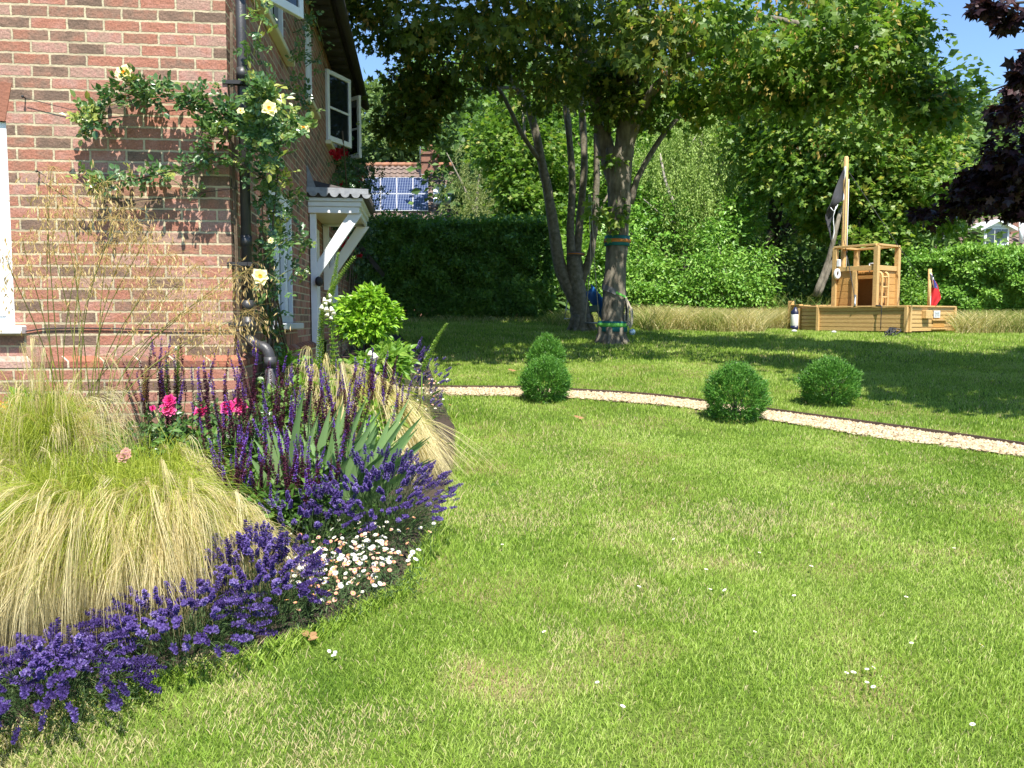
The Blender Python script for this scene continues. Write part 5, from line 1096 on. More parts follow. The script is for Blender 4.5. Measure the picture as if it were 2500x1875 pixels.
mb = MB(); cl_ = rows[9:13, 4:10] + np.array([0, -.012, 0]); mb.tube(curve([Q(1806, 446, DM - .09), Q(1800, 470, DM - .1), Q(1802, 500, DM - .08), Q(1798, 520, DM - .07)], 8), .009, 6, lump=.3); mb.tube(curve([Q(1794, 448, DM - .09), Q(1802, 456, DM - .1), Q(1810, 442, DM - .09)], 6), .008, 6, lump=.3); mb.build('white_emblem', M['white'], fg)
# red ensign
SY = w3(st_)[1] - .04
gr = []
for r_, yy in enumerate(np.linspace(590, 662, 15)):
    wpx = np.interp(yy, [590, 610, 640, 662], [3, 15, 23, 9]); row = [Q(2010.5 + wpx * f, yy + f * f * 8 * (1 - (yy - 590) / 90), SY + .035 * math.sin(f * 7 + r_ * .25)) for f in np.linspace(0, 1, 9)]; gr.append(row)
gr = np.array(gr); en = thing('red_ensign', gr[0, 0], 'red ensign with a blue canton hanging from the stern staff', 'flag')
mred = plain('red_bunting', (.55, .015, .02), .8, (.45, .012, .016), 8); mblu = plain('blue_bunting', (.02, .035, .20), .8)
mb = MB(); F = cloth(mb, gr); o = mb.build('cloth', [mred, mblu], en)
mi = np.array([1 if (q // 8) < 6 and (q % 8) < 7 else 0 for q in range(len(o.data.polygons))], np.int32); o.data.polygons.foreach_set('material_index', mi); sm = o.modifiers.new('thickness', 'SOLIDIFY'); sm.thickness = .005
mb = MB(); off = np.array([0, -.012, 0])
mb.tube([gr[0, 0] + off, gr[3, 3] + off, gr[6, 6] + off], .010, 5); mb.tube([gr[6, 0] + off, gr[3, 3] + off, gr[1, 6] + off], .010, 5); mb.tube([gr[3, 0] + off, gr[3, 7] + off], .012, 5); mb.tube([gr[0, 3] + off, gr[6, 3] + off], .012, 5); mb.build('white_cross', M['white'], en)
mb = MB(); mb.tube([gr[3, 0] + off * 1.6, gr[3, 7] + off * 1.6], .007, 5); mb.tube([gr[0, 3] + off * 1.6, gr[6, 3] + off * 1.6], .007, 5); mb.build('red_cross', mred, en)
mb = MB(); mb.tube([gr[k_, 0] for k_ in range(15)], .014, 6); mb.build('hoist_tape', M['white'], en)
# fender, lifebuoy lamp, dark ropes
fb = Q(1717, 716, 18.75); fd = thing('boat_fender', fb, 'white cylindrical fender with navy ends hanging at the bow', 'fender')
ft_ = Q(1717, 668, fb[1] + .02); hz = ft_[2] - fb[2]
mb = MB(); mb.lathe([(.0, .09), (.085, .10), (.098, .13), (.098, hz - .1), (.09, hz - .06), (0, hz - .058)], fb, 16); mb.build('body', M['white'], fd)
navy = plain('navy_rubber', (.01, .014, .05), .4)
mb = MB(); mb.lathe([(.02, .0), (.07, .01), (.099, .05), (.1, .131), (.0, .131)], fb, 16); mb.build('end_cap', navy, fd); mb = MB(); mb.lathe([(.1, hz - .11), (.097, hz - .05), (.05, hz + .0), (.03, hz + .05), (.0, hz + .05)], fb, 16); mb.build('end_cap', navy, fd)
mb = MB(); mb.tube(curve([fb + (0, 0, hz + .04), fb + (-.02, .03, hz + .2), w3(BT((3.06, .62, HZ1 + .1))[0])], 8), .008, 6); mb.build('lanyard', M['black'], fd)
ll = Q(1808, 592, w3(BT((CX1 - .05, CY0 - .05, 1))[0])[1]); ln = thing('lifebuoy', ll, 'small red and white life ring on the cabin corner', 'life ring')
a = np.linspace(0, 2 * math.pi, 17); ring = np.column_stack([.045 * np.cos(a), 0 * a - .02, .085 * np.sin(a)]); mb = MB(); mb.tube(ll + ring, .034, 8, cap=False); mb.build('ring', M['white'], ln)
mb = MB(); mb.box((-.075, -.005, -.13), (.11, .03, .13), lambda V: V + ll + (.03, .02, 0)); mb.build('holder', mred, ln, bevel=.02)
rp = w3(BT((.52, -.06, HZ1))[0]); rb = QG(1930, 727); ro = thing('mooring_rope', rb, 'black rope hanging over the hull side and tangled on the grass', 'rope')
mb = MB(); mb.tube(curve([rp + (0, .1, .03), rp + (0, -.03, .01), rp + (0, -.03, -.2), (rp[0], rp[1] - .03, rb[2] + .12)], 10), .009, 6); mb.build('cord', M['black'], ro); mb = MB()
for k_ in range(9): p = rb + (rng.normal() * .03, .12 + rng.normal() * .04, 0); mb.tube(curve([p + (0, 0, .16), p + (rng.normal() * .09, -.08, .13), p + (rng.normal() * .1, -.14, .05), p + (rng.normal() * .09, -.12, -.01)], 8), .014, 6)
mb.build('tangle', M['black'], ro); mb = MB(); mb.tube([rp + (0, 0, .02), rp + (-.05, .1, .03), rp + (.08, .2, .02)], .014, 6); mb.build('cleat', M['black'], ro)
for (x, y, lab, c_) in ((1933 / 1.0, 0, '', 0),): pass
for x, y, r_, lab in ((1712, 719, .06, 'small grey stone by the foot of the fender'), (1797, 721, .055, 'small pale stone under the middle of the hull')):
    p = Q(x, y, 17.6 if x < 1750 else 17.0); p[2] = float(gz(p[0], p[1])); mb = MB(); mb.ball(p + (0, -.1, .03), (r_, r_ * .8, r_ * .6), 10); tag(mb.build('stone', plain('grey_stone', (.5, .5, .48), .9)), lab, 'stone')

# ================================================================== straps, slide and ropes by the sycamores
def strap(name, pts, D, rad, label, mats, cat='strap'):
    """band(s) round a trunk: list of (px, y, half height m, material, part name, extra radius)"""
    t = None
    for x, y, hh, m_, part, ex in pts:
        c = Q(x, y, D)
        if t is None: t = thing(name, c, label, cat)
        mb = MB(); mb.lathe([(rad + ex - .012, -hh), (rad + ex, -hh + .004), (rad + ex + .002, 0), (rad + ex, hh - .004), (rad + ex - .012, hh)], c, 26, axis=(.02, 0, 1)); mb.build(part, m_, t)
    return t
strap('tree_strap', [(1333, 521, .088, M['teal'], 'sleeve', .0), (1333, 521, .030, M['orange'], 'webbing', .012)], D1, .222, 'teal sleeve with an orange strap high on the thick trunk', None)
strap('tree_strap', [(1323, 705, .090, M['teal'], 'sleeve', .0), (1323, 702, .034, M['green_strap'], 'webbing', .012)], D1, .262, 'teal sleeve with a green strap low on the thick trunk', None)
g_ = strap('tree_strap', [(1244, 549, .03, M['grey_web'], 'sleeve', .0), (1244, 549, .014, M['orange'], 'webbing', .012)], D2, .17, 'grey and orange strap round the left sycamore stem', None)
c = Q(1327, 632, D1); rs = thing('ratchet_strap', c, 'slanting grey and green ratchet strap round the middle of the trunk', 'strap')
a = np.linspace(0, 2 * math.pi, 33); rad = .212
mb = MB(); P = np.column_stack([rad * np.cos(a), rad * np.sin(a), -.10 * np.cos(a)]) + c
for part, m_, s0, s1 in (('pad', M['grey_web'], 16, 24), ('webbing', M['green_strap'], 24, 32)):
    mb = MB(); hw_ = .05 if part == 'pad' else .02; V = []
    for k_ in range(s0, s1 + 1): V += [P[k_] - (0, 0, hw_), P[k_] + (0, 0, hw_)]
    V = np.array(V); V2 = V + (V - c) * (.05, .05, 0); n_ = s1 - s0; mb.add(np.vstack([V, V2]), [(2 * k_, 2 * k_ + 2, 2 * k_ + 3, 2 * k_ + 1) for k_ in range(n_)] + [(q_ + 2 * n_ + 2, q_ + 2 * n_ + 3, q_ + 2 * n_ + 5, q_ + 2 * n_ + 4) for q_ in range(0, 2 * n_, 2)]); mb.build(part, m_, rs)
rb_ = Q(1360, 665, D1 - .15); rr = thing('rope_bundle', rb_, 'bundle of pale ropes hanging on the right side of the strapped trunk', 'rope')
mb = MB()
for k_ in range(8): x_ = 1352 + rng.uniform(0, 10); mb.tube(curve([Q(1352, 640 + rng.uniform(0, 14), D1 - .12), Q(x_ + 4, 670, D1 - .18), Q(x_ + 3, 700 + rng.uniform(-8, 10), D1 - .16), Q(x_ - 3, 690, D1 - .12), Q(1353, 655, D1 - .1)], 12), .011, 6)
mb.build('cord', M['rope'], rr)
mb = MB(); mb.bar(Q(1356, 650, D1 - .1), Q(1352, 700, D1 - .08), .07, .05); mb.build('ratchet', M['black'], rr, bevel=.01)
bl = Q(1366, 717, D1 - .2); mb = MB(); mb.ball(bl, .055, 14); ba = mb.build('play_ball', plain('blue_white_ball', (.05, .25, .55), .4, (.55, .65, .7), 9)); tag(ba, 'blue and white ball beside the foot of the strapped trunk', 'ball')
# blue slide beyond the trunks
Ds = 17.2; sl_ = thing('garden_slide', (*Q(1300, 690, Ds)[:2], float(gz(1, Ds))), 'blue plastic slide with dark green sides behind the trunks', 'slide')
path_ = curve([Q(1266, 628, Ds + .3), Q(1280, 645, Ds + .1), Q(1296, 668, Ds - .1), Q(1312, 694, Ds - .3), Q(1326, 703, Ds - .5)], 14); mb = MB(); V = []; prof = np.array([(-.22, .12), (-.19, .02), (-.1, -.01), (.1, -.01), (.19, .02), (.22, .12)])
for p in path_:
    for w_, h_ in prof: V.append(p + np.array([w_ * .45, -w_ * .9, h_]))
V = np.array(V); n6 = 6; i = np.arange(13)[:, None] * n6; j = np.arange(5)[None]; mb.add(V, np.stack([i + j, i + j + 1, i + n6 + j + 1, i + n6 + j], -1).reshape(-1, 4), smooth=True); o = mb.build('chute', M['blue'], sl_); sm = o.modifiers.new('thickness', 'SOLIDIFY'); sm.thickness = .015
mb = MB(); mb.bar(Q(1272, 668, Ds - .1), Q(1304, 664, Ds - .1), .06, .14); mb.bar(Q(1300, 668, Ds - .1), Q(1318, 628, Ds), .05, .07); mb.bar(Q(1276, 672, Ds), Q(1272, 700, Ds), .05, .05); mb.build('support', M['dgreen'], sl_, bevel=.01)
# small metal ladder left of the trunk
Dl = D2 + .6; ld = thing('step_ladder', (*Q(1230, 690, Dl)[:2], float(gz(0, Dl))), 'small dull metal step ladder left of the mossy trunk', 'ladder')
mb = MB()
for pts in (((1226, 648), (1219, 690)), ((1240, 648), (1244, 690))): mb.tube([Q(*pts[0], Dl), Q(*pts[1], Dl)], .012, 6)
mb.build('rail', M['metal'], ld)
for y, x0, x1 in ((652, 1225, 1240), (669, 1222, 1241), (688, 1218, 1242)): mb = MB(); mb.bar(Q(x0, y, Dl), Q(x1, y, Dl), .08, .018); mb.build('step', M['metal'], ld)
# trapeze bar with ropes
Dt = D2 - .5; tz = thing('trapeze', Q(1280, 690, Dt), 'trapeze bar hanging on two ropes before the mossy trunk', 'swing')
mb = MB(); mb.tube([Q(1263, 697, Dt), Q(1296, 698, Dt)], .016, 8); mb.build('bar', M['metal'], tz)
mb = MB(); mb.tube([Q(1264, 697, Dt), Q(1276, 560, Dt), Q(1272, 420, Dt)], .009, 6); mb.build('cord', M['rope'], tz); mb = MB(); mb.tube([Q(1294, 697, Dt), Q(1284, 560, Dt), Q(1276, 420, Dt)], .009, 6); mb.build('cord', M['rope'], tz)
# ================================================================== the border
def bedz(x, y): return float(gz(x, y)) + .03
def bp3(x, D): p = Q(x, 690, D); return np.array([p[0], D, bedz(p[0], D)])
def stipa(label, base, r0, H, spread, nb, npl, lean=(0, 0), leaf='stipa', droop=1.0, tl=.45, tp=.5, name='feather_grass', plen=1.0, wp=.0017, sweep=0):
    base = np.asarray(base, float); t = thing(name, base, label, 'grass clump'); lean = np.array([*lean, 0.])
    def curves(n, h, sp, s, dr, k_=0):
        nt_ = max(6, n // 28); ti = rng.integers(0, nt_, n); a = (rng.random(nt_) * 6.28)[ti] + rng.normal(size=n) * np.where(rng.random(n) < .28, 1.0, .24); rho = sp * np.clip((rng.random(nt_) ** .6)[ti] + rng.normal(size=n) * np.where(rng.random(n) < .25, .32, .10), .02, 1.3); d = np.column_stack([np.cos(a), np.sin(a), 0 * a]) * rho[:, None] + lean * rng.uniform(.4, 1.2, n)[:, None]
        b = base + np.column_stack([np.cos(a * 1.3), np.sin(a * 1.3), 0 * a]) * (r0 * rng.random(n) ** .5)[:, None]
        hh = h * (rng.uniform(.66, 1.16, nt_)[ti]) * np.where(rng.random(n) < .15, rng.uniform(.7, 1.35, n), rng.uniform(.86, 1.1, n)) * (1 - .15 * rho / max(sp, .01)); s = s[None]
        z = hh[:, None] * (2.25 * s - (1.25 + .62 * dr) * s ** 2)
        C = b[:, None] + d[:, None] * ((s ** 1.55) if k_ == 0 or sweep else np.sin(np.minimum(s, 1.15) / 1.15 * math.pi / 2) ** 1.7)[..., None]; C[..., 2] += z; C = C + (rng.normal(size=(n, 1, 3)) * .03 * np.sin(s * 5 + rng.random((n, 1)) * 6)[..., None]) * s[..., None]; return C, d
    mb = MB(); C, d = curves(nb, H, spread, np.linspace(0, 1, 6), droop * .8); C = C + rng.normal(size=(nb, 1, 3)) * .03 * np.linspace(0, 1, 6)[None, :, None]
    mb.strips(C, np.array([1, .95, .85, .65, .4, .15]) * .0034, tint=np.clip(tl + rng.normal(size=nb) * .22, 0, 1)); mb.build('blades', M[leaf], t)
    nd = nb // 9; P = base + np.column_stack([rng.normal(size=(nd, 2)) * spread * .45, rng.random(nd) * H * .45]); ang = rng.random(nd) * 6.28   # dead thatch lying in the clump
    d_ = np.column_stack([np.cos(ang), np.sin(ang), rng.normal(size=nd) * .35]) * rng.uniform(.06, .2, nd)[:, None]; s5 = np.linspace(0, 1, 4)
    mb = MB(); Cd = P[:, None] + d_[:, None] * s5[None, :, None]; Cd[..., 2] -= (.05 * s5 ** 2)[None]; mb.strips(Cd, np.array([1, 1, .8, .4]) * .0028, tint=rng.random(nd) * .5); mb.build('thatch', M['hay'], t)
    mb = MB(); st = 12
    C, d = curves(npl, H * 1.08, spread * 1.05, np.linspace(.42, 1.0 + .22 * plen, 7), droop, 1)
    C = np.repeat(C, st, 0); f = np.linspace(0, 1, 7) ** 1.2; jit = rng.normal(size=(len(C), 3)) * .034; C = C + jit[:, None] * f[None, :, None]; C[..., 2] -= (rng.random(len(C)) * .05)[:, None] * f
    k0 = rng.integers(0, 3, len(C)); tt = np.clip(np.repeat(tp + rng.normal(size=npl) * .18, st) + rng.normal(size=len(C)) * .15, 0, 1)
    mb.strips(C, np.array([.5, .8, 1, 1, .9, .6, .2]) * wp, tint=tt); mb.build('plumes', M['plume'], t); return t
stipa('huge feather grass clump in the left corner, its straw plumes hanging over the lavender', (-1.98, 3.68, bedz(0, 3.7)), .17, .76, .50, 5600, 520, (.02, -.14), droop=.86)
stipa('feather grass clump between the left corner and the purple salvia', (-1.68, 3.74, bedz(0, 3.7)), .16, .72, .40, 4800, 480, (.05, -.16), droop=.86)
stipa('lime green feather grass below the pink roses, arching right into the salvia', (-1.90, 4.40, bedz(0, 4.4)), .12, .66, .38, 3000, 150, (.12, -.10), tl=.45)
stipa('upright feather grass tuft against the brick wall, left of the oat stems', (-2.45, 4.35, bedz(0, 4.3)), .12, .92, .34, 2400, 170, (.0, -.03), droop=.45)
stipa('low feather grass spilling between the lavender and the daisies', (-1.36, 3.74, bedz(0, 3.7)), .08, .50, .24, 1100, 150, (.10, -.08), tl=.45, droop=.76)
stipa('pale sweeping grass like a ponytail leaning over the lawn by the path', (-1.24, 6.25, bedz(0, 6.3)), .18, .76, .36, 2800, 520, (.24, -.22), leaf='stipa', droop=1.0, tl=.75, tp=.6, wp=.0026, sweep=1)
stipa('soft pale grass behind the ponytail grass, under the lime green shrub', (-1.28, 7.0, bedz(0, 7)), .2, .62, .36, 2000, 260, (.16, -.05), leaf='stipa', tl=.7, wp=.0026)
stipa('green arching grass beside the foxgloves', (-1.55, 6.5, bedz(0, 6.5)), .14, .80, .42, 1100, 60, (.15, -.05), leaf='iris', droop=.6, wp=.003)

# giant oat grass in front of the brick wall
oat = thing('giant_oat_grass', bp3(165, 4.95), 'giant oat grass with tall stems and golden heads in front of the bricks', 'grass clump')
heads = [(118, 395, 4.7), (140, 440, 4.8), (95, 470, 4.6), (205, 425, 4.7), (165, 470, 4.9), (255, 480, 4.7), (285, 515, 4.8), (232, 500, 4.9), (335, 575, 4.9), (365, 640, 4.9), (400, 600, 5.0), (432, 655, 5.0), (472, 610, 5.0), (500, 690, 5.05), (300, 545, 4.8), (60, 545, 4.5), (420, 720, 4.9), (120, 540, 4.8), (15, 590, 4.4), (455, 725, 5.0), (515, 600, 5.1), (300, 640, 4.8), (210, 560, 4.8), (160, 600, 4.7), (380, 690, 4.9)]
ms_, mo_ = MB(), MB()
for x, y, D in heads:
    bs = bp3(165 + rng.normal() * 28, 4.95 + rng.normal() * .05); hd = Q(x + rng.normal() * 6, y, D); mid = bs * .45 + hd * .55 + (bs - hd) * (0, 0, 0) + np.array([(bs[0] - hd[0]) * .22, 0, (hd[2] - bs[2]) * .10])
    ax = curve([bs, mid, hd, hd + unit(hd - mid) * .10 + (.02, 0, -.01)], 16); ms_.tube(ax, np.linspace(.0036, .0013, 16), 5, tint=float(np.clip(.4 + rng.normal() * .25, 0, 1)))
    top = ax[8:]; n = 92; k = rng.integers(0, len(top), n); br = rng.normal(size=(n, 3)) * (.085, .06, .05) + np.outer(rng.random(n) ** 1.3, (.05 * np.sign(hd[0] - bs[0] + .01), 0, -.12)); p = top[k] + br
    T = np.column_stack([rng.normal(size=(n, 2)) * .35, -np.ones(n)]); mo_.leaves(p, T, rdir(n) + (0, -.6, 0), rng.uniform(.026, .042, n), .0085, np.clip(.5 + rng.normal(size=n) * .25, 0, 1))
    q_ = rng.integers(0, n, 90); a_, b_2 = top[k[q_]], p[q_]; C = np.stack([a_, (a_ + b_2) / 2 + (0, 0, .018), b_2], 1); mo_.strips(C, np.array([1, .8, .6]) * .0014, tint=.55)
ms_.build('stems', M['oatstem'], oat); mo_.build('panicles', M['oat'], oat)
mb = MB(); n = 420; b0 = bp3(165, 4.95); a = rng.random(n) * 6.28; L = rng.uniform(.25, .6, n); s = np.linspace(0, 1, 5)
C = b0 + np.column_stack([np.cos(a), np.sin(a), 0 * a])[:, None] * (.06 + (s ** 1.3)[None] * (L * .5)[:, None])[..., None]; C[..., 2] += L[:, None] * (1.7 * s - s * s)[None]; mb.strips(C, np.array([1, .9, .8, .5, .1]) * .006, tint=rng.random(n) * .6); mb.build('blades', M['oatstem'], oat)

# shared flower meshes
def spike_mesh(name, L, nw, per, rad, pl, mat, tfun, taper=.3, shape='diamond', stem=None):
    mb = MB(); z = np.linspace(0, L, nw); 
    mb.tube([(0, 0, -.02), (0, 0, L)], [.0018, .001], 5, tint=.1)
    for i_, zz in enumerate(z):
        f = i_ / max(1, nw - 1); r_ = rad * (1 - taper * f) * (.6 + .4 * min(1, (1 - f) * 6)); a = rng.random() * 6 + np.arange(per) * 6.283 / per + rng.normal(size=per) * .25
        o = np.column_stack([np.cos(a), np.sin(a), .25 + 0 * a]); P = np.column_stack([np.cos(a) * r_ * .2, np.sin(a) * r_ * .2, zz + rng.normal(size=per) * L * .012])
        mb.leaves(P, o + rng.normal(size=o.shape) * .25, UP + rng.normal(size=o.shape) * .4, r_ * rng.uniform(.8, 1.2, per), pl, np.clip(tfun(f) + rng.normal(size=per) * .16, 0, 1), shape)
    return mb.mesh(name, [mat])
LAVH = [spike_mesh('lavender_head', rng.uniform(.036, .06), 8, 8, .0125, .0085, M['lav'], (lambda c: (lambda f: c))(c_), .35) for c_ in (.28, .45, .55, .7)]
SALV = [spike_mesh('salvia_spike', L_s, int(L_s / .010), 8, .0125, .009, M['salvia'], (lambda c: (lambda f: .12 if f < c else .85))(c_), .45) for L_s, c_ in ((.30, .85), (.34, .65), (.26, .4), (.30, 1.1), (.36, .75), (.24, .55))]
def lavender(label, base, r0, H, nh, nl, lean=(0, -.06), hsc=1.0):
    base = np.asarray(base, float); t = thing('lavender_plant', base, label, 'lavender', 'lavender plants along the front of the border'); lean = np.array([*lean, 0])
    n = nh; a = rng.random(n) * 6.28; rr = rng.random(n) ** .55; b = base + np.column_stack([np.cos(a), np.sin(a), 0 * a]) * (rr * r0 * .55)[:, None]
    tip = base + np.column_stack([np.cos(a) * rr * r0 * 1.25, np.sin(a) * rr * r0 * 1.25, H * rng.uniform(.72, 1.08, n) * (1.08 - .50 * rr ** 2.0)]) + lean * rng.uniform(.5, 1.3, n)[:, None]
    s = np.linspace(0, 1, 5); C = b[:, None] * (1 - s)[None, :, None] + tip[:, None] * s[None, :, None]; C[..., 2] += .05 * np.sin(s * math.pi)[None]
    mb = MB(); mb.strips(C, .0022, tint=np.clip(.35 + rng.normal(size=n) * .2, 0, 1))
    a = rng.random(nl) * 6.28; rr2 = rng.random(nl) ** .5; P = base + np.column_stack([np.cos(a) * rr2 * r0 * 1.05, np.sin(a) * rr2 * r0 * 1.05, rng.random(nl) ** 1.1 * H * .62 * (1.05 - .6 * rr2 ** 2)])
    out = unit(P - base); mb.leaves(P, out * .8 + UP * .7 + rng.normal(size=P.shape) * .5, rdir(nl), rng.uniform(.022, .045, nl), .0042, np.clip(.4 + rng.normal(size=nl) * .25, 0, 1)); mb.build('foliage', M['lavleaf'], t)
    order = np.argsort(tip[:, 1]); rest = MB()
    for q_, i_ in enumerate(order):
        d = unit(C[i_, -1] - C[i_, -2] + rng.normal(size=3) * .008); me = LAVH[rng.integers(4)]; sc_ = hsc * rng.uniform(.75, 1.2)
        if q_ < 100: child('flower_spike', me, t, tip[i_], d, rng.random() * 6, sc_)
        else:
            V = np.empty(len(me.vertices) * 3, np.float32); me.vertices.foreach_get('co', V); V = V.reshape(-1, 3) * sc_; Mx = np.array(Vector((0, 0, 1)).rotation_difference(Vector(d)).to_matrix())
            tn = np.empty(len(me.vertices), np.float32); me.attributes['tint'].data.foreach_get('value', tn); rest.add(V @ Mx.T + tip[i_], [tuple(p.vertices) for p in me.polygons], tn)
    if rest.V: tag(rest.build('flower_spikes', M['lav'], t), kind='stuff')
    return t
def lb_(x, y): p = QG(x, y); return (p[0], p[1], bedz(p[0], p[1]))
lavender('front lavender in the bottom left corner, flower heads at the picture edge', lb_(110, 1538), .28, .19, 160, 2200, (.0, -.03), 1.15)
lavender('front lavender under the hanging straw plumes, second along the lawn edge', lb_(385, 1425), .27, .23, 150, 2000, (.02, -.03), 1.15)
lavender('front lavender with dense heads just left of the fallen white bell', lb_(545, 1355), .24, .33, 190, 2200, (.0, -.02), 1.15)
lavender('big lavender leaning over the lawn, right of the purple salvia', (-.76, 4.60, bedz(0, 4.6)), .34, .42, 300, 2600, (.05, -.10), .95)
lavender('lavender behind the white and pink daisies', (-1.05, 4.15, bedz(0, 4.1)), .24, .36, 70, 900, (.04, -.06), 1.0)
lavender('far lavender beyond the lime green shrub, beside the lawn', (-1.12, 8.3, bedz(0, 8.3)), .30, .62, 90, 700, (.15, -.1), 1.15)
lavender('small lavender poking out behind the pale ponytail grass at the path end', (-.82, 7.35, bedz(0, 7.3)), .14, .42, 26, 260, (.06, -.05), 1.1)
lavender('lavender hidden in the left corner between straw plumes', lb_(-150, 1570), .28, .22, 80, 1200, (.0, -.02), 1.15)

def salvia(label, base, rx, ry, ns, h0, h1, leanx=0.0, fol=900):
    base = np.asarray(base, float); t = thing('salvia_plant', base, label, 'salvia', 'purple salvias'); mb = MB()
    for i_ in range(ns):
        b = base + np.array([rng.uniform(-1, 1) * rx, rng.uniform(-1, 1) * ry, 0]); h = rng.uniform(h0, h1); me = SALV[rng.integers(6)]; ln_ = .3
        d = np.array([rng.normal() * .12 + leanx, rng.normal() * .10 - .04, 1]); top = b + d * (h - ln_); bend = unit(d + np.array([rng.normal() * .1, rng.normal() * .1, 0])); sc_ = rng.uniform(.85, 1.25)
        mb.tube(curve([b, (b + top) / 2 + rng.normal(size=3) * .01, top], 5), .0022, 5, tint=.3); child('flower_spike', me, t, top, bend, rng.random() * 6, sc_)
    n = fol; P = base + np.column_stack([rng.normal(size=n) * rx * .75, rng.normal(size=n) * ry * .8, rng.random(n) * h0 * .62]); mb.leaves(P, rng.normal(size=(n, 3)) * (1, 1, .4) + UP * .2, UP + rng.normal(size=(n, 3)) * .4, rng.uniform(.04, .075, n), rng.uniform(.015, .026, n), np.clip(.3 + rng.normal(size=n) * .2, 0, 1), 'lance')
    mb.build('foliage', M['softleaf'], t)
salvia('dense dark purple salvia in front of the iris blades, above the daisies', bp3(610, 4.8), .38, .20, 92, .50, .94, .0, 1100)
salvia('purple salvia behind the iris, left of the pale ponytail grass', bp3(778, 6.05), .26, .25, 52, .52, .82, .10, 700)
salvia('lower burgundy salvia at the front of the group, behind the daisies and lavender', bp3(575, 4.42), .30, .14, 64, .40, .66, .03, 500)
salvia('thin purple salvia spikes against the bricks beside the drainpipe', bp3(455, 5.2), .42, .12, 30, .62, .98, .0, 400)
salvia('few tall salvia spikes beside the small foxgloves at the wall', bp3(320, 5.25), .14, .10, 9, .75, 1.05, .03, 120)

# iris blades
def iris(label, base, nfan, L0, L1, lean):
    base = np.asarray(base, float); t = thing('iris_plant', base, label, 'iris'); 
    for k_ in range(nfan):
        fb_ = base + np.array([rng.normal() * .16, rng.normal() * .09, 0]); aim = rng.normal() * .4
        for j_ in range(6):
            f = (j_ - 2.5) / 2.5; L = rng.uniform(L0, L1) * (1 - .18 * abs(f)); d = np.array([math.cos(aim) * f * .42 + lean, math.sin(aim) * f * .42 - .05, 1.]); d /= np.linalg.norm(d); s = np.linspace(0, 1, 8)
            C = fb_ + d * (s * L)[:, None] + np.outer(s ** 2.4, (d[0] * .35 + rng.normal() * .06, d[1] * .3, -abs(f) * .10 - .02)) * L
            w = np.array([.8, .95, 1, 1, .92, .75, .45, .04]) * rng.uniform(.042, .058); nrm = unit(np.cross(d, (math.cos(aim + .15 + rng.normal() * .4), math.sin(aim + .5), 0))); sd = unit(np.cross(d, nrm))
            V = np.stack([C - sd * w[:, None] / 2, C + nrm * .004, C + sd * w[:, None] / 2], 1).reshape(-1, 3); F = [(3 * i_ + e, 3 * i_ + e + 1, 3 * i_ + e + 4, 3 * i_ + e + 3) for i_ in range(7) for e in (0, 1)]
            mb = MB(); mb.add(V, F, float(np.clip(.5 + rng.normal() * .25, 0, 1)), smooth=True); mb.build('blade', M['iris'], t)
iris('grey green iris blades behind the middle of the purple salvia', bp3(655, 4.72), 7, .66, .90, .14)
iris('iris fan leaning right towards the big lavender', bp3(745, 4.85), 4, .62, .82, .34)
iris('iris blades standing at the drainpipe foot behind the pink roses', bp3(545, 5.3), 2, .62, .80, .0)

# foxgloves
def foxglove(label, pts, D, r0, bells=(), mat='seedspike', leaves=0, base=None):
    P = np.array([Q(x, y, D) for x, y in pts]); b = np.array(base) if base is not None else np.array([P[0][0], D, bedz(P[0][0], D)])
    t = thing('foxglove', b, label, 'foxglove', 'foxgloves gone to seed'); ax = curve(np.vstack([b, P]) if b[2] < P[0][2] - .02 else P, 30); mb = MB(); mb.tube(ax, np.linspace(.007, .003, 30), 6, tint=.3)
    n0 = np.argmin(np.abs(ax[:, 2] - P[0][2])); spike = curve(P, 60); L = np.linalg.norm(np.diff(spike, axis=0), axis=1).sum(); n = int(L / .0024); k = np.linspace(0, 59, n).astype(int); f = k / 59.
    a = np.arange(n) * 2.4; tg = unit(np.gradient(spike, axis=0))[k]; s1 = unit(np.cross(tg, (0.1, 1, 0.05))); s2 = np.cross(tg, s1); o = s1 * np.cos(a)[:, None] + s2 * np.sin(a)[:, None]; rad = 1.25 * r0 * (1 - .6 * f)
    Pp = spike[k]; mb.leaves(Pp + o * .003, o + tg * .35, tg + rng.normal(size=(n, 3)) * .3, rad, rad * .75, np.clip(.35 + rng.normal(size=n) * .2, 0, 1), 'ovate'); mb.leaves(Pp + o * rad[:, None] * .5, o * .7 + tg * .9, o, rad * .8, rad * .35, np.clip(.75 + rng.normal(size=n) * .2, 0, 1), 'diamond'); mb.build('seed_spike', M[mat], t)
    for x, y, s_ in bells:
        c = Q(x, y, D - .05); ang = rng.random() * 6.28; d = np.array([math.cos(ang) * .5, -.35, -.9]); mb = MB(); mb.lathe([(.002, 0), (.009, .006), (.013, .02), (.015, .032), (.021, .042), (.019, .041), (.012, .022), (.004, .008)], (0, 0, 0), 10, axis=d); me = mb.mesh('bell', [M['bell']]); child('bell', me, t, c, None, 0, s_)
    if leaves:
        mb = MB(); n = leaves; a = rng.random(n) * 6.28; Pl = b + np.column_stack([np.cos(a) * .06, np.sin(a) * .06, rng.random(n) * .35]); T = np.column_stack([np.cos(a), np.sin(a), .35 + rng.normal(size=n) * .3]); mb.leaves(Pl, T, UP + rng.normal(size=(n, 3)) * .2, rng.uniform(.14, .24, n), rng.uniform(.05, .08, n), rng.random(n), 'lance'); mb.build('leaves', M['softleaf'], t)
    return t
foxglove('thick green foxglove seed spike left of its twin, below the white bells', [(688, 880), (690, 790), (694, 700), (700, 655)], 6.4, .036, leaves=22)
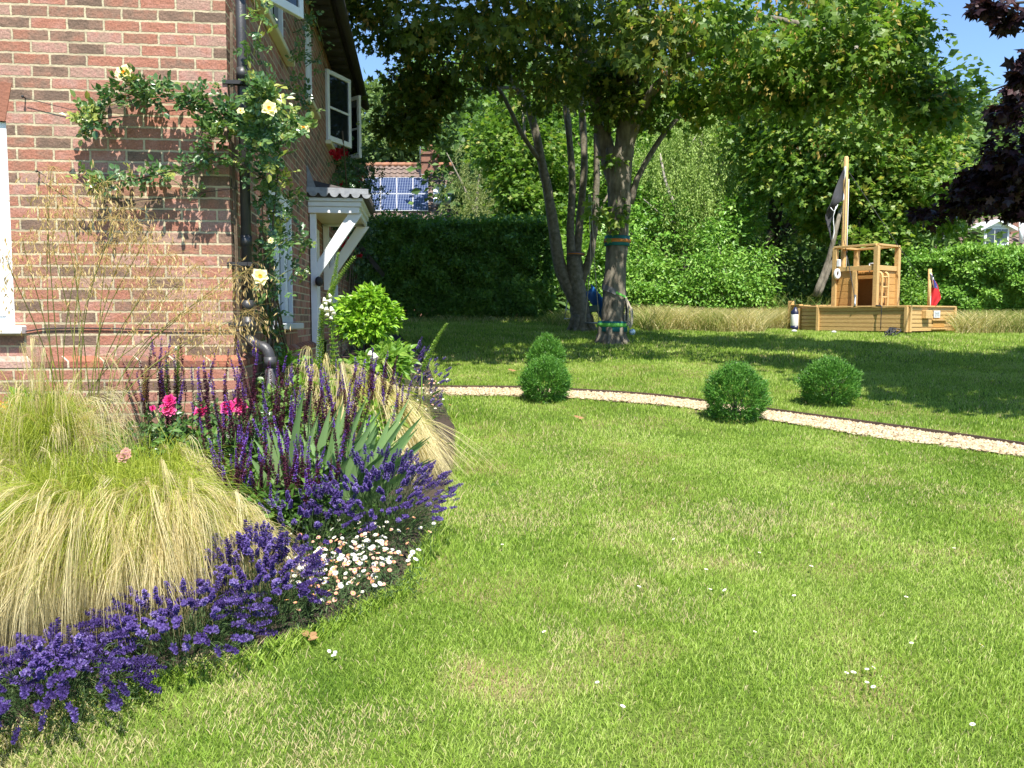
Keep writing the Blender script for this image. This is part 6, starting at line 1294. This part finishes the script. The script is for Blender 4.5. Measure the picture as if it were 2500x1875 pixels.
foxglove('foxglove seed spike with a cluster of white bells still open near its top', [(722, 890), (724, 790), (716, 690), (712, 640), (732, 600), (766, 553)], 6.35, .032, [(x, y, s_) for x, y, s_ in ((700, 642, .9), (708, 648, 1), (716, 644, .9), (704, 660, 1.1), (714, 662, 1.1), (709, 672, 1.0), (720, 668, 1.0), (697, 657, 1), (711, 634, .8), (718, 680, .9))], leaves=18)
foxglove('slim upright foxglove spike behind the white bells', [(716, 640), (724, 590), (731, 545)], 6.6, .022)
foxglove('leaning foxglove spike with one white bell, above the back salvia', [(780, 880), (794, 820), (812, 785), (838, 748)], 6.3, .026, [(806, 762, 1.3), (801, 757, 1.0)], leaves=10)
foxglove('lone foxglove spike leaning right over the shaded lawn', [(912, 800), (930, 760), (948, 725), (966, 698)], 7.2, .026, leaves=5)
foxglove('small green foxglove spike by the wall with a pale tip', [(383, 850), (384, 800), (385, 748)], 5.3, .022, [(381, 748, .6)], leaves=6)
foxglove('half brown foxglove spike by the wall, middle of the three', [(361, 865), (361, 820), (360, 778)], 5.28, .022, leaves=5)
foxglove('dry cream foxglove spike by the wall, leftmost of the three', [(312, 868), (314, 830), (316, 790)], 5.26, .022, mat='oat', leaves=4)
mb = MB(); cpos = Q(661, 1222, 3.62); d = np.array([-.2, -.3, -.9]); mb.lathe([(.003, 0), (.016, .008), (.022, .03), (.024, .05), (.030, .062), (.027, .060), (.016, .03), (.006, .012)], cpos + (0, 0, .04), 14, axis=d)
fbm = plain('withered_bell', (.80, .78, .68), .7, (.30, .17, .08), 26); tag(mb.build('fallen_bell', fbm), 'white withered bell flower with a brown rim resting on the daisies', 'flower')

# roses
def rosette(name, mat, rings, r, tintf):
    mb = MB()
    for i_, (n, rad, el, L) in enumerate(rings):
        a = np.arange(n) * 6.283 / n + i_ * .7 + rng.normal(size=n) * .12; o = np.column_stack([np.cos(a), np.sin(a), 0 * a]); T = o * math.cos(el) + UP * math.sin(el) + rng.normal(size=(n, 3)) * .08; Nn = UP * math.cos(el) - o * math.sin(el)
        mb.leaves(o * rad * r + UP * (.05 * r), T, Nn, L * r * rng.uniform(.9, 1.1, n), L * r * .95, np.clip(tintf(i_) + rng.normal(size=n) * .1, 0, 1), 'ovate')
    return mb.mesh(name, [mat])
PINK = [rosette('bloom', M['pink'], [(7, .12, .15, .85), (7, .10, .55, .75), (8, .08, .85, .62), (7, .06, 1.1, .5), (6, .03, 1.3, .42)], .048, lambda i_, o=o_: .35 + o) for o_ in (0, .35, .1)]
YELL = [rosette('bloom', M['yellow'], [(6, .08, .12, 1.0), (6, .06, .45, .8), (9, .02, .9, .36)], .055, lambda i_: [.85, .6, .08][i_]) for _ in range(2)]
REDR = rosette('bloom', M['redrose'], [(6, .1, .25, .9), (6, .08, .7, .7), (5, .05, 1.1, .5)], .06, lambda i_: .5)
def pinnate(mb, P, T, L, tint):
    """five-leaflet rose leaves"""
    n = len(P); T = unit(T); Nn = unit(UP * .7 + np.array([0, -.7, 0]) + rng.normal(size=(n, 3)) * .45); B = unit(np.cross(Nn, T)); Nn = np.cross(T, B)
    for s, b in ((.95, 0), (.62, .9), (.62, -.9), (.3, .8), (.3, -.8)):
        d = T * (1 if b == 0 else .45) + B * b; mb.leaves(P + T * (L * s)[:, None] * 1.0, unit(d), Nn + rng.normal(size=(n, 3)) * .25, L * (.62 if b == 0 else .52), L * (.40 if b == 0 else .34), np.clip(tint + rng.normal(size=n) * .08, 0, 1), 'ovate')
pr = thing('rose_bush', bp3(440, 5.1), 'rose bush with bright pink double blooms in front of the bricks', 'rose')
mb = MB(); n = 260; P = np.array([Q(rng.uniform(305, 590), rng.uniform(885, 1010), rng.uniform(4.95, 5.3)) for _ in range(n)]); pinnate(mb, P, rng.normal(size=(n, 3)) + UP * .2, rng.uniform(.05, .085, n), rng.uniform(.2, .75, n)); mb.build('leaves', M['rose'], pr)
mb = MB()
for x, y in ((363, 868), (366, 882), (435, 887), (493, 880), (520, 879), (513, 868), (330, 880), (470, 930)): mb.tube(curve([bp3(440 + rng.normal() * 20, 5.1), Q(440 + (x - 440) * .5, 1000, 5.1), Q(x, y, 5.1)], 6), .004, 5)
mb.build('stems', M['greencane'], pr)
for i_, (x, y, s_) in enumerate(((366, 866, .95), (360, 884, 1.1), (370, 888, .8), (435, 888, 1.05), (493, 881, 1.15), (522, 882, 1.05), (514, 867, .6), (330, 882, .45))):
    child('bloom', PINK[(0, 1, 1, 0, 0, 1, 2, 0)[i_]], pr, Q(x, y, 5.02), (rng.normal() * .2, -.9, .55), rng.random() * 6, s_)
fd2 = thing('faded_rose', bp3(268, 4.55), 'single faded pink rose half buried in the feather grass', 'rose'); mb = MB(); mb.tube([bp3(268, 4.55), Q(268, 992, 4.5)], .004, 5); mb.build('stem', M['greencane'], fd2); FADE = rosette('bloom', leafmat('faded_petal', G3((.38, .15, .13), (.48, .24, .21), (.58, .38, .34)), .2, .6), [(6, .12, .3, .8), (6, .1, .7, .7), (5, .05, 1.1, .5)], .048, lambda i_: .5); child('bloom', FADE, fd2, Q(268, 988, 4.12), (0, -.8, .5), 0, .9); child('bloom', FADE, fd2, Q(273, 978, 4.14), (.2, -.7, .6), 2, .65)

# climbing yellow rose on wall and pipe
def WN(x, y, off): return hw(*nearw(x, y, -off))
def WS(x, y, off): return hw(*sidew(x, y, off))
cr = thing('climbing_rose', hw(.16, .25, .5), 'climbing rose with pale yellow blooms trained over the brick corner and drainpipe', 'climbing rose')
canes = [([WN(560, 300, .20), WN(520, 262, .18), WN(470, 236, .16), WN(420, 222, .16), WN(370, 208, .15), WN(330, 196, .15), WN(280, 205, .14), WN(240, 222, .14), WN(205, 250, .14), WN(178, 255, .13)], 150, 1.0),
         ([WN(560, 380, .16), WN(500, 346, .14), WN(450, 342, .13), WN(400, 358, .12), WN(350, 375, .12), WN(300, 385, .12), WN(240, 392, .12), WN(195, 398, .12)], 95, .9),
         ([WN(500, 262, .17), WN(470, 260, .2), WN(450, 285, .2), WN(480, 300, .2)], 40, .9), ([WN(330, 200, .16), WN(300, 190, .18), WN(265, 170, .19)], 16, .8), ([WN(470, 236, .16), WN(480, 205, .2), WN(468, 185, .2)], 9, .6), ([WN(420, 222, .16), WN(425, 200, .18)], 9, .7),
         ([WN(200, 250, .13), WN(188, 265, .13), WN(200, 285, .12)], 18, .7), ([WN(410, 400, .1), WN(430, 415, .1)], 8, .6)]
side = [([WS(585, 850, .20), WS(580, 760, .16), WS(575, 660, .16), WS(570, 540, .18), WS(566, 420, .2), WS(572, 320, .22), WS(566, 200, .22), WS(556, 100, .20), WS(548, -20, .2)], 70, .9),
        ([WS(600, 850, .22), WS(590, 740, .18), WS(582, 600, .2), WS(590, 480, .25), WS(600, 380, .28), WS(610, 300, .3), WS(640, 270, .36), WS(662, 272, .4)], 85, 1.0),
        ([WS(575, 320, .22), WS(580, 250, .26), WS(560, 180, .28), WS(590, 230, .35)], 60, 1.0), ([WS(570, 300, .24), WS(610, 290, .34), WS(630, 230, .38)], 45, 1.0),
        ([WS(640, 320, .12), WS(636, 220, .12), WS(634, 150, .12), WS(640, 90, .13), WS(660, 40, .14), WS(668, -20, .14)], 34, .9), ([WS(640, 110, .14), WS(665, 120, .2), WS(690, 150, .24)], 20, .9), ([WS(655, 50, .14), WS(680, 40, .2), WS(700, 100, .24)], 22, .9), ([WS(638, 200, .14), WS(655, 200, .2), WS(672, 235, .2)], 18, .9),
        ([WS(580, 470, .2), WS(610, 440, .3), WS(640, 420, .3), WS(620, 400, .28)], 30, .8), ([WS(572, 560, .22), WS(600, 530, .32), WS(640, 510, .35), WS(668, 520, .35)], 36, .8), ([WS(575, 640, .2), WS(600, 600, .3), WS(640, 580, .35), WS(660, 590, .35)], 26, .8), ([WS(580, 520, .16), WS(600, 500, .18), WS(615, 460, .2)], 26, .9),
        ([WS(565, 420, .2), WS(590, 400, .26), WS(600, 360, .3)], 30, .9), ([WS(548, 120, .2), WS(560, 60, .25), WS(575, 20, .25)], 16, .8), ([WN(545, 255, .24), WN(560, 300, .28), WN(580, 345, .3)], 46, 1.0), ([WN(540, 200, .2), WN(575, 230, .3), WN(600, 200, .3)], 40, 1.0)]
mc, ml = MB(), MB()
for pts, nl, sc_ in canes + side:
    nl = int(nl * 1.3); k = 24; C = curve(pts, k); sh_ = mc if len(pts) > 6 else MB(); sh_.tube(C, np.linspace(.0075 if len(pts) > 6 else .004, .002, k), 6); sh_ is mc or sh_.build('shoot', M['greencane'], cr)
    idx = rng.integers(1, k, nl); P = C[idx] + rng.normal(size=(nl, 3)) * .034; T = rng.normal(size=(nl, 3)) + HV * -.5 + np.array([0, 0, .15])
    fresh = np.where(idx > k * .86, .3, 0); pinnate(ml, P, T, rng.uniform(.055, .098, nl) * sc_, np.clip(.52 + rng.normal(size=nl) * .2 + fresh, 0, 1))
for k_ in range(11):                                                        # old bare canes at the foot
    x0 = 600 + rng.uniform(-22, 30); mc.tube(curve([WS(x0 + 20 + k_ * 3, 905, .22 + rng.random() * .1), WS(x0, 780, .12 + rng.random() * .08), WS(578 + rng.uniform(-16, 26), 640, .08 + rng.random() * .06), WS(568 + rng.uniform(-10, 14), 480, .08)], 16), rng.uniform(.005, .013), 6, lump=.08)
for k_ in range(2): mc.tube(curve([hw(.02 + .01 * k_, .01, .9), hw(.03 + .008 * k_, -.01 + .01 * k_, 1.8), hw(.02 + .01 * k_, .0, 2.8), hw(.03 + .008 * k_, .01, 3.6)], 14), .006, 6, lump=.08)
mc.build('canes', M['cane'], cr); ml.build('leaves', M['rose'], cr)
for i_, (x, y, pl_, s_) in enumerate(((267, 158, 'n', 1.0), (581, 235, 's', .95), (655, 275, 's', .95), (562, 598, 's', .9), (520, 240, 'x', .35), (585, 520, 'x', .35))):
    p = WN(x, y, .20) if pl_ == 'n' else WS(x, y, .34)
    child('bloom', YELL[i_ % 2], cr, p, (.35 if pl_ == 's' else .1, -.9, .35), rng.random() * 6, s_)

# red climbing rose at the far end of the side wall
rd = thing('climbing_rose', hw(.15, 7.6, .9), 'red climbing rose on the far end of the house, under the open window', 'climbing rose')
mb = MB(); P = []; 
zone_r = [(715, 440), (740, 430), (762, 420), (730, 395), (755, 395), (770, 440), (722, 470), (745, 470), (765, 470), (730, 350), (740, 330), (770, 500), (790, 480), (765, 545), (750, 560), (775, 575), (765, 600), (780, 360), (775, 345), (788, 380), (780, 410), (720, 420)]
for x, y in zone_r:
    v_ = 6.4 + (x - 715) / 75 * 4.2; c = hw(.26 + rng.random() * .25, v_, Q(x, y, CY + v_ * .994)[2]); c[0] = Q(x, y, CY + v_ * .994)[0]; c[1] = CY + v_ * .994
    P.append(c + rng.normal(size=(130, 3)) * (.16, .2, .2))
P = np.concatenate(P); n = len(P); pinnate(mb, P, rng.normal(size=(n, 3)), rng.uniform(.06, .10, n), np.clip(.35 + rng.normal(size=n) * .2, 0, 1)); mb.build('leaves', M['rose'], rd)
mb = MB()
for k_ in range(7): a = 6.3 + rng.random() * 4; mb.tube(curve([hw(.1, a, .8), hw(.14, a + rng.normal() * .2, 2), hw(.2, a + rng.normal() * .3, 3.2), hw(.2, a + rng.normal() * .5, 4.2)], 10), .009, 6)
mb.build('canes', M['cane'], rd)
for x, y in ((718, 330), (728, 338), (738, 330), (748, 336), (744, 326), (726, 326), (776, 386), (734, 398), (768, 414), (776, 490), (781, 502), (770, 497), (742, 524), (753, 518), (758, 530), (746, 532), (738, 538), (762, 526), (775, 552), (757, 540)):
    v_ = 6.3 + (x - 715) / 75 * 3.6; child('bloom', REDR, rd, Q(x, y, CY + v_ - .35), (.1, -.9, .3), rng.random() * 6, rng.uniform(.9, 1.35))

# lime green shrub, edge shrub and fillers
lc = [(795, 688, 7.5, .16), (766, 686, 7.5, .14), (825, 688, 7.5, .13), (792, 656, 7.5, .12), (800, 640, 7.5, .06), (755, 668, 7.5, .09), (830, 668, 7.5, .09), (772, 706, 7.4, .14), (820, 706, 7.4, .12), (808, 662, 7.45, .10)]
lsx = thing('mexican_orange_shrub', bp3(795, 7.5), 'rounded shrub with glowing lime green leaves by the house', 'shrub'); mb = MB(); leafcloud(mb, lumpsQ(lc), 60, 10, .062, .05, 'lance', tint=(.55, .25), shell=.55, up=.5, droop=.3, wl=.42); mb.build('foliage', M['lime'], lsx)
mb = MB()
for c, r in lumpsQ(lc): mb.tube(curve([bp3(795, 7.5), (bp3(795, 7.5) + c) / 2 + rng.normal(size=3) * .03, c], 6), .008, 5)
mb.build('stems', M['bark_dark'], lsx)
def perennial(label, lst, mat, L, m, ncl, rc, name='leafy_perennial', wl=.45, shape='lance', jit=.03, tint=(.5, .25)):
    lumps = lumpsQ(lst, jit); b = (lumps[0][0][0], lst[0][2], bedz(lumps[0][0][0], lst[0][2])); t = thing(name, b, label, 'plant'); mb = MB(); leafcloud(mb, lumps, ncl, m, L, rc, shape, tint=tint, shell=.2, wl=wl, droop=.15); mb.build('foliage', M[mat], t)
    mb = MB()
    for c, r in lumps: mb.tube(curve([np.array(b) * (0, 0, 1) + c * (1, 1, 0), c], 4), .004, 5)
    mb.build('stems', M['greencane'], t)
perennial('leafy green mound at the foot of the twin foxgloves', [(650, 870, 6.2, .16), (690, 900, 6.1, .18), (620, 860, 6.0, .14), (740, 900, 6.1, .16), (660, 820, 6.5, .13), (620, 810, 6.3, .10), (760, 930, 5.9, .16), (800, 930, 5.8, .14)], 'bright', .085, 9, 34, .07)
perennial('yellow green leafy plant between the lime shrub and the pale grass', [(825, 785, 7.0, .12), (845, 800, 6.9, .10), (800, 795, 7.0, .11), (840, 770, 7.2, .08), (865, 790, 7.1, .08), (770, 780, 7.1, .10)], 'bright', .08, 8, 30, .07)
fleabane('scattered daisies under the outer edge of the pale ponytail grass', [(935, 885), (950, 905), (925, 865), (940, 850), (915, 845)], 40, 700, 1.2) if 0 else None
perennial('soft green filler beside the drainpipe foot', [(600, 870, 5.6, .12), (590, 900, 5.5, .13), (625, 900, 5.6, .12), (640, 940, 5.5, .12), (680, 950, 5.5, .12)], 'softleaf', .07, 8, 30, .06)
perennial('rounded green leaves at the back of the left corner, below the bricks', [(85, 880, 5.1, .12), (60, 900, 5.0, .12), (110, 900, 5.1, .1), (30, 920, 4.9, .13), (210, 950, 4.8, .12), (240, 980, 4.7, .13)], 'bright', .075, 7, 26, .06, wl=.8, shape='ovate')
perennial('dark low leaves under the salvia and feather grass', [(420, 1040, 4.6, .16), (470, 1090, 4.4, .16), (540, 1110, 4.3, .16), (600, 1120, 4.3, .16), (400, 980, 4.8, .15), (520, 1010, 4.8, .16), (660, 1060, 4.5, .15), (700, 1040, 4.7, .14)], 'softleaf', .06, 9, 36, .07, tint=(.25, .2))
yb = thing('yellow_flower', bp3(10, 4.8), 'yellow flower head at the left picture edge against the bricks', 'flower'); mb = MB(); mb.tube([bp3(8, 4.8), Q(6, 900, 4.75)], .006, 6); mb.build('stem', M['greencane'], yb)
mb = MB(); leafcloud(mb, [(Q(4, 893, 4.7), .05), (Q(0, 880, 4.7), .04), (Q(8, 912, 4.7), .035)], 12, 8, .022, .02, 'ovate', tint=(.12, .06), shell=.4, wl=.7); mb.build('blossom', M['yellow'], yb)

# fleabane daisies: white and pink
DAIS = []
for tv in (.2, .35, .8, .95):
    mb = MB(); n = 16; a = np.arange(n) * 6.283 / n; o = np.column_stack([np.cos(a), np.sin(a), .12 + 0 * a]); mb.leaves(o * .002, o, UP + o * 0, .0095 if tv < .5 else .0075, .0042, np.clip(tv + rng.normal(size=n) * .06, 0, 1), 'diamond'); mb.ball((0, 0, .0012), (.0032, .0032, .0018), 8, mat=1); DAIS.append(mb.mesh('daisy_head', [M['daisy'], M['daisyeye']]))
def fleabane(label, lst, nh, nl, hs=1.0):
    pts = [QG(x, y) for x, y in lst]; b = np.mean(pts, 0); b[2] = bedz(0, b[1]); t = thing('fleabane_daisy', b, label, 'daisy plant', 'fleabane daisies'); mb = MB(); rest = []
    P = []
    for i_ in range(nh):
        p = pts[rng.integers(len(pts))] + np.array([rng.normal() * .085, rng.normal() * .085, 0]); h = rng.uniform(.08, .2); base = p + (0, 0, .0); top = p + np.array([rng.normal() * .03, rng.normal() * .03 - .02, h]); mb.tube([base, (base + top) / 2 + rng.normal(size=3) * .008, top], .0011, 4, tint=.4)
        P.append((top, unit(np.array([rng.normal() * .35, -.35 + rng.normal() * .3, 1]))))
    n = nl; k = rng.integers(0, len(pts), n); Pl = np.array(pts)[k] + np.column_stack([rng.normal(size=n) * .1, rng.normal(size=n) * .1, rng.random(n) * .13]); mb.leaves(Pl, rng.normal(size=(n, 3)) + UP * .5, rdir(n), rng.uniform(.02, .04, n), .007, np.clip(.45 + rng.normal(size=n) * .25, 0, 1)); mb.build('foliage', M['lavleaf'], t)
    P.sort(key=lambda q_: q_[0][1]); r2_ = MB()
    for i_, (top, d) in enumerate(P):
        me = DAIS[rng.integers(4)]; s_ = hs * rng.uniform(.8, 1.25)
        if i_ < 100: child('daisy_head', me, t, top, d, rng.random() * 6, s_)
        else:
            V = np.empty(len(me.vertices) * 3, np.float32); me.vertices.foreach_get('co', V); Mx = np.array(Vector((0, 0, 1)).rotation_difference(Vector(d)).to_matrix()); tn = np.empty(len(me.vertices), np.float32); me.attributes['tint'].data.foreach_get('value', tn); off_ = r2_.n
            V = V.reshape(-1, 3) * s_ @ Mx.T + top; by = {0: [], 1: []}
            for p in me.polygons: by[p.material_index].append(tuple(p.vertices))
            r2_.add(V, by[0], tn); [r2_.F.append((np.array([f]) + off_, 1, False)) for f in by[1] if len(f) == 4]
    if r2_.V: tag(r2_.build('daisy_heads', [M['daisy'], M['daisyeye']], t), kind='stuff')
fleabane('mound of tiny white and pink daisies at the lawn edge, right of the lavender', [(670, 1300), (720, 1325), (790, 1295), (845, 1275), (700, 1270), (770, 1255), (835, 1240), (685, 1340), (750, 1300), (800, 1270), (660, 1270)], 230, 1700, 1.15)
fleabane('few daisies in low leaves between the ponytail grass and the path end', [(935, 880), (950, 905), (925, 865), (938, 848), (915, 842), (900, 830)], 40, 900, 1.3)
fleabane('tiny white daisies deeper in the border, between salvia and lavender', [(690, 1225), (760, 1230), (720, 1190), (800, 1210), (830, 1200)], 85, 900, 1.1)
fleabane('sparse white daisies beside the feather grass, left of the fallen bell', [(590, 1290), (630, 1290), (560, 1270)], 30, 400, 1.1)

# lawn daisies, stray leaves
ld_me = None
mb = MB(); n = 14; a = np.arange(n) * 6.283 / n; o = np.column_stack([np.cos(a), np.sin(a), .15 + 0 * a]); mb.leaves(o * .003, o, UP + o * 0, .010, .005, .3, 'diamond'); mb.ball((0, 0, .002), (.004, .004, .002), 8, mat=1); ld_h = mb.mesh('flower_head', [M['daisy'], M['daisyeye']]); mb = MB(); mb.tube([(0, 0, -.05), (0, 0, 0)], .0012, 5); ld_s = mb.mesh('stem', [M['greencane']])
cl6 = 'white lawn daisy in the close group at the lower right of the lawn'; single = 'small white daisy on its own in the mown lawn'
for x, y in ((1843, 1475), (1828, 1476), (1872, 1468), (1886, 1464), (1872, 1497), (1886, 1507), (1968, 1410), (1752, 1240), (1525, 1247), (1534, 1291), (1565, 1293), (1380, 1285), (1715, 1305), (1957, 1308), (2119, 1415), (1085, 1192), (1345, 1550), (1175, 1385), (1290, 1497), (1630, 1385), (2100, 1590), (1455, 1180), (1640, 1210), (2060, 1200)):
    p = QG(x, y) + (0, 0, .040); g6 = 1820 < x < 1890 and y > 1450
    t = thing('lawn_daisy', p, cl6 if g6 else single, 'daisy', 'daisies in the close group' if g6 else 'scattered lawn daisies'); child('flower_head', ld_h, t, p, unit(np.array([rng.normal() * .3, -.1, 1])), 0, rng.uniform(.6, .95)); child('stem', ld_s, t, p)
brown = leafmat('dead_leaf', G3((.20, .10, .045), (.32, .18, .08), (.42, .28, .14)), .2, .7)
for x, y, s_, lab in ((665, 1400, .045, 'crumpled brown leaf on the lawn beside the front lavender'), (1250, 913, .06, 'brown fallen leaf on the upper lawn behind the path'), (1105, 808, .07, 'fallen leaf on the shaded lawn left of the yew pair'), (715, 1436, .022, 'pale fallen petal on the lawn below the brown leaf')):
    p = QG(x, y) + (0, 0, .035); mb = MB(); mb.leaves(np.array([p, p + (.01, .01, .004), p + (-.005, .012, .008)]), np.array([(1, .2, .2), (.3, 1, .3), (-.6, .8, .4)]), np.array([(0, -.3, 1), (.3, 0, 1), (-.3, .2, 1.)]), s_, s_ * .7, .5 if 'petal' not in lab else .2, 'ovate'); o = mb.build('fallen_petal' if 'petal' in lab else 'fallen_leaf', M['daisy'] if 'petal' in lab else brown); tag(o, lab, 'petal' if 'petal' in lab else 'leaf')
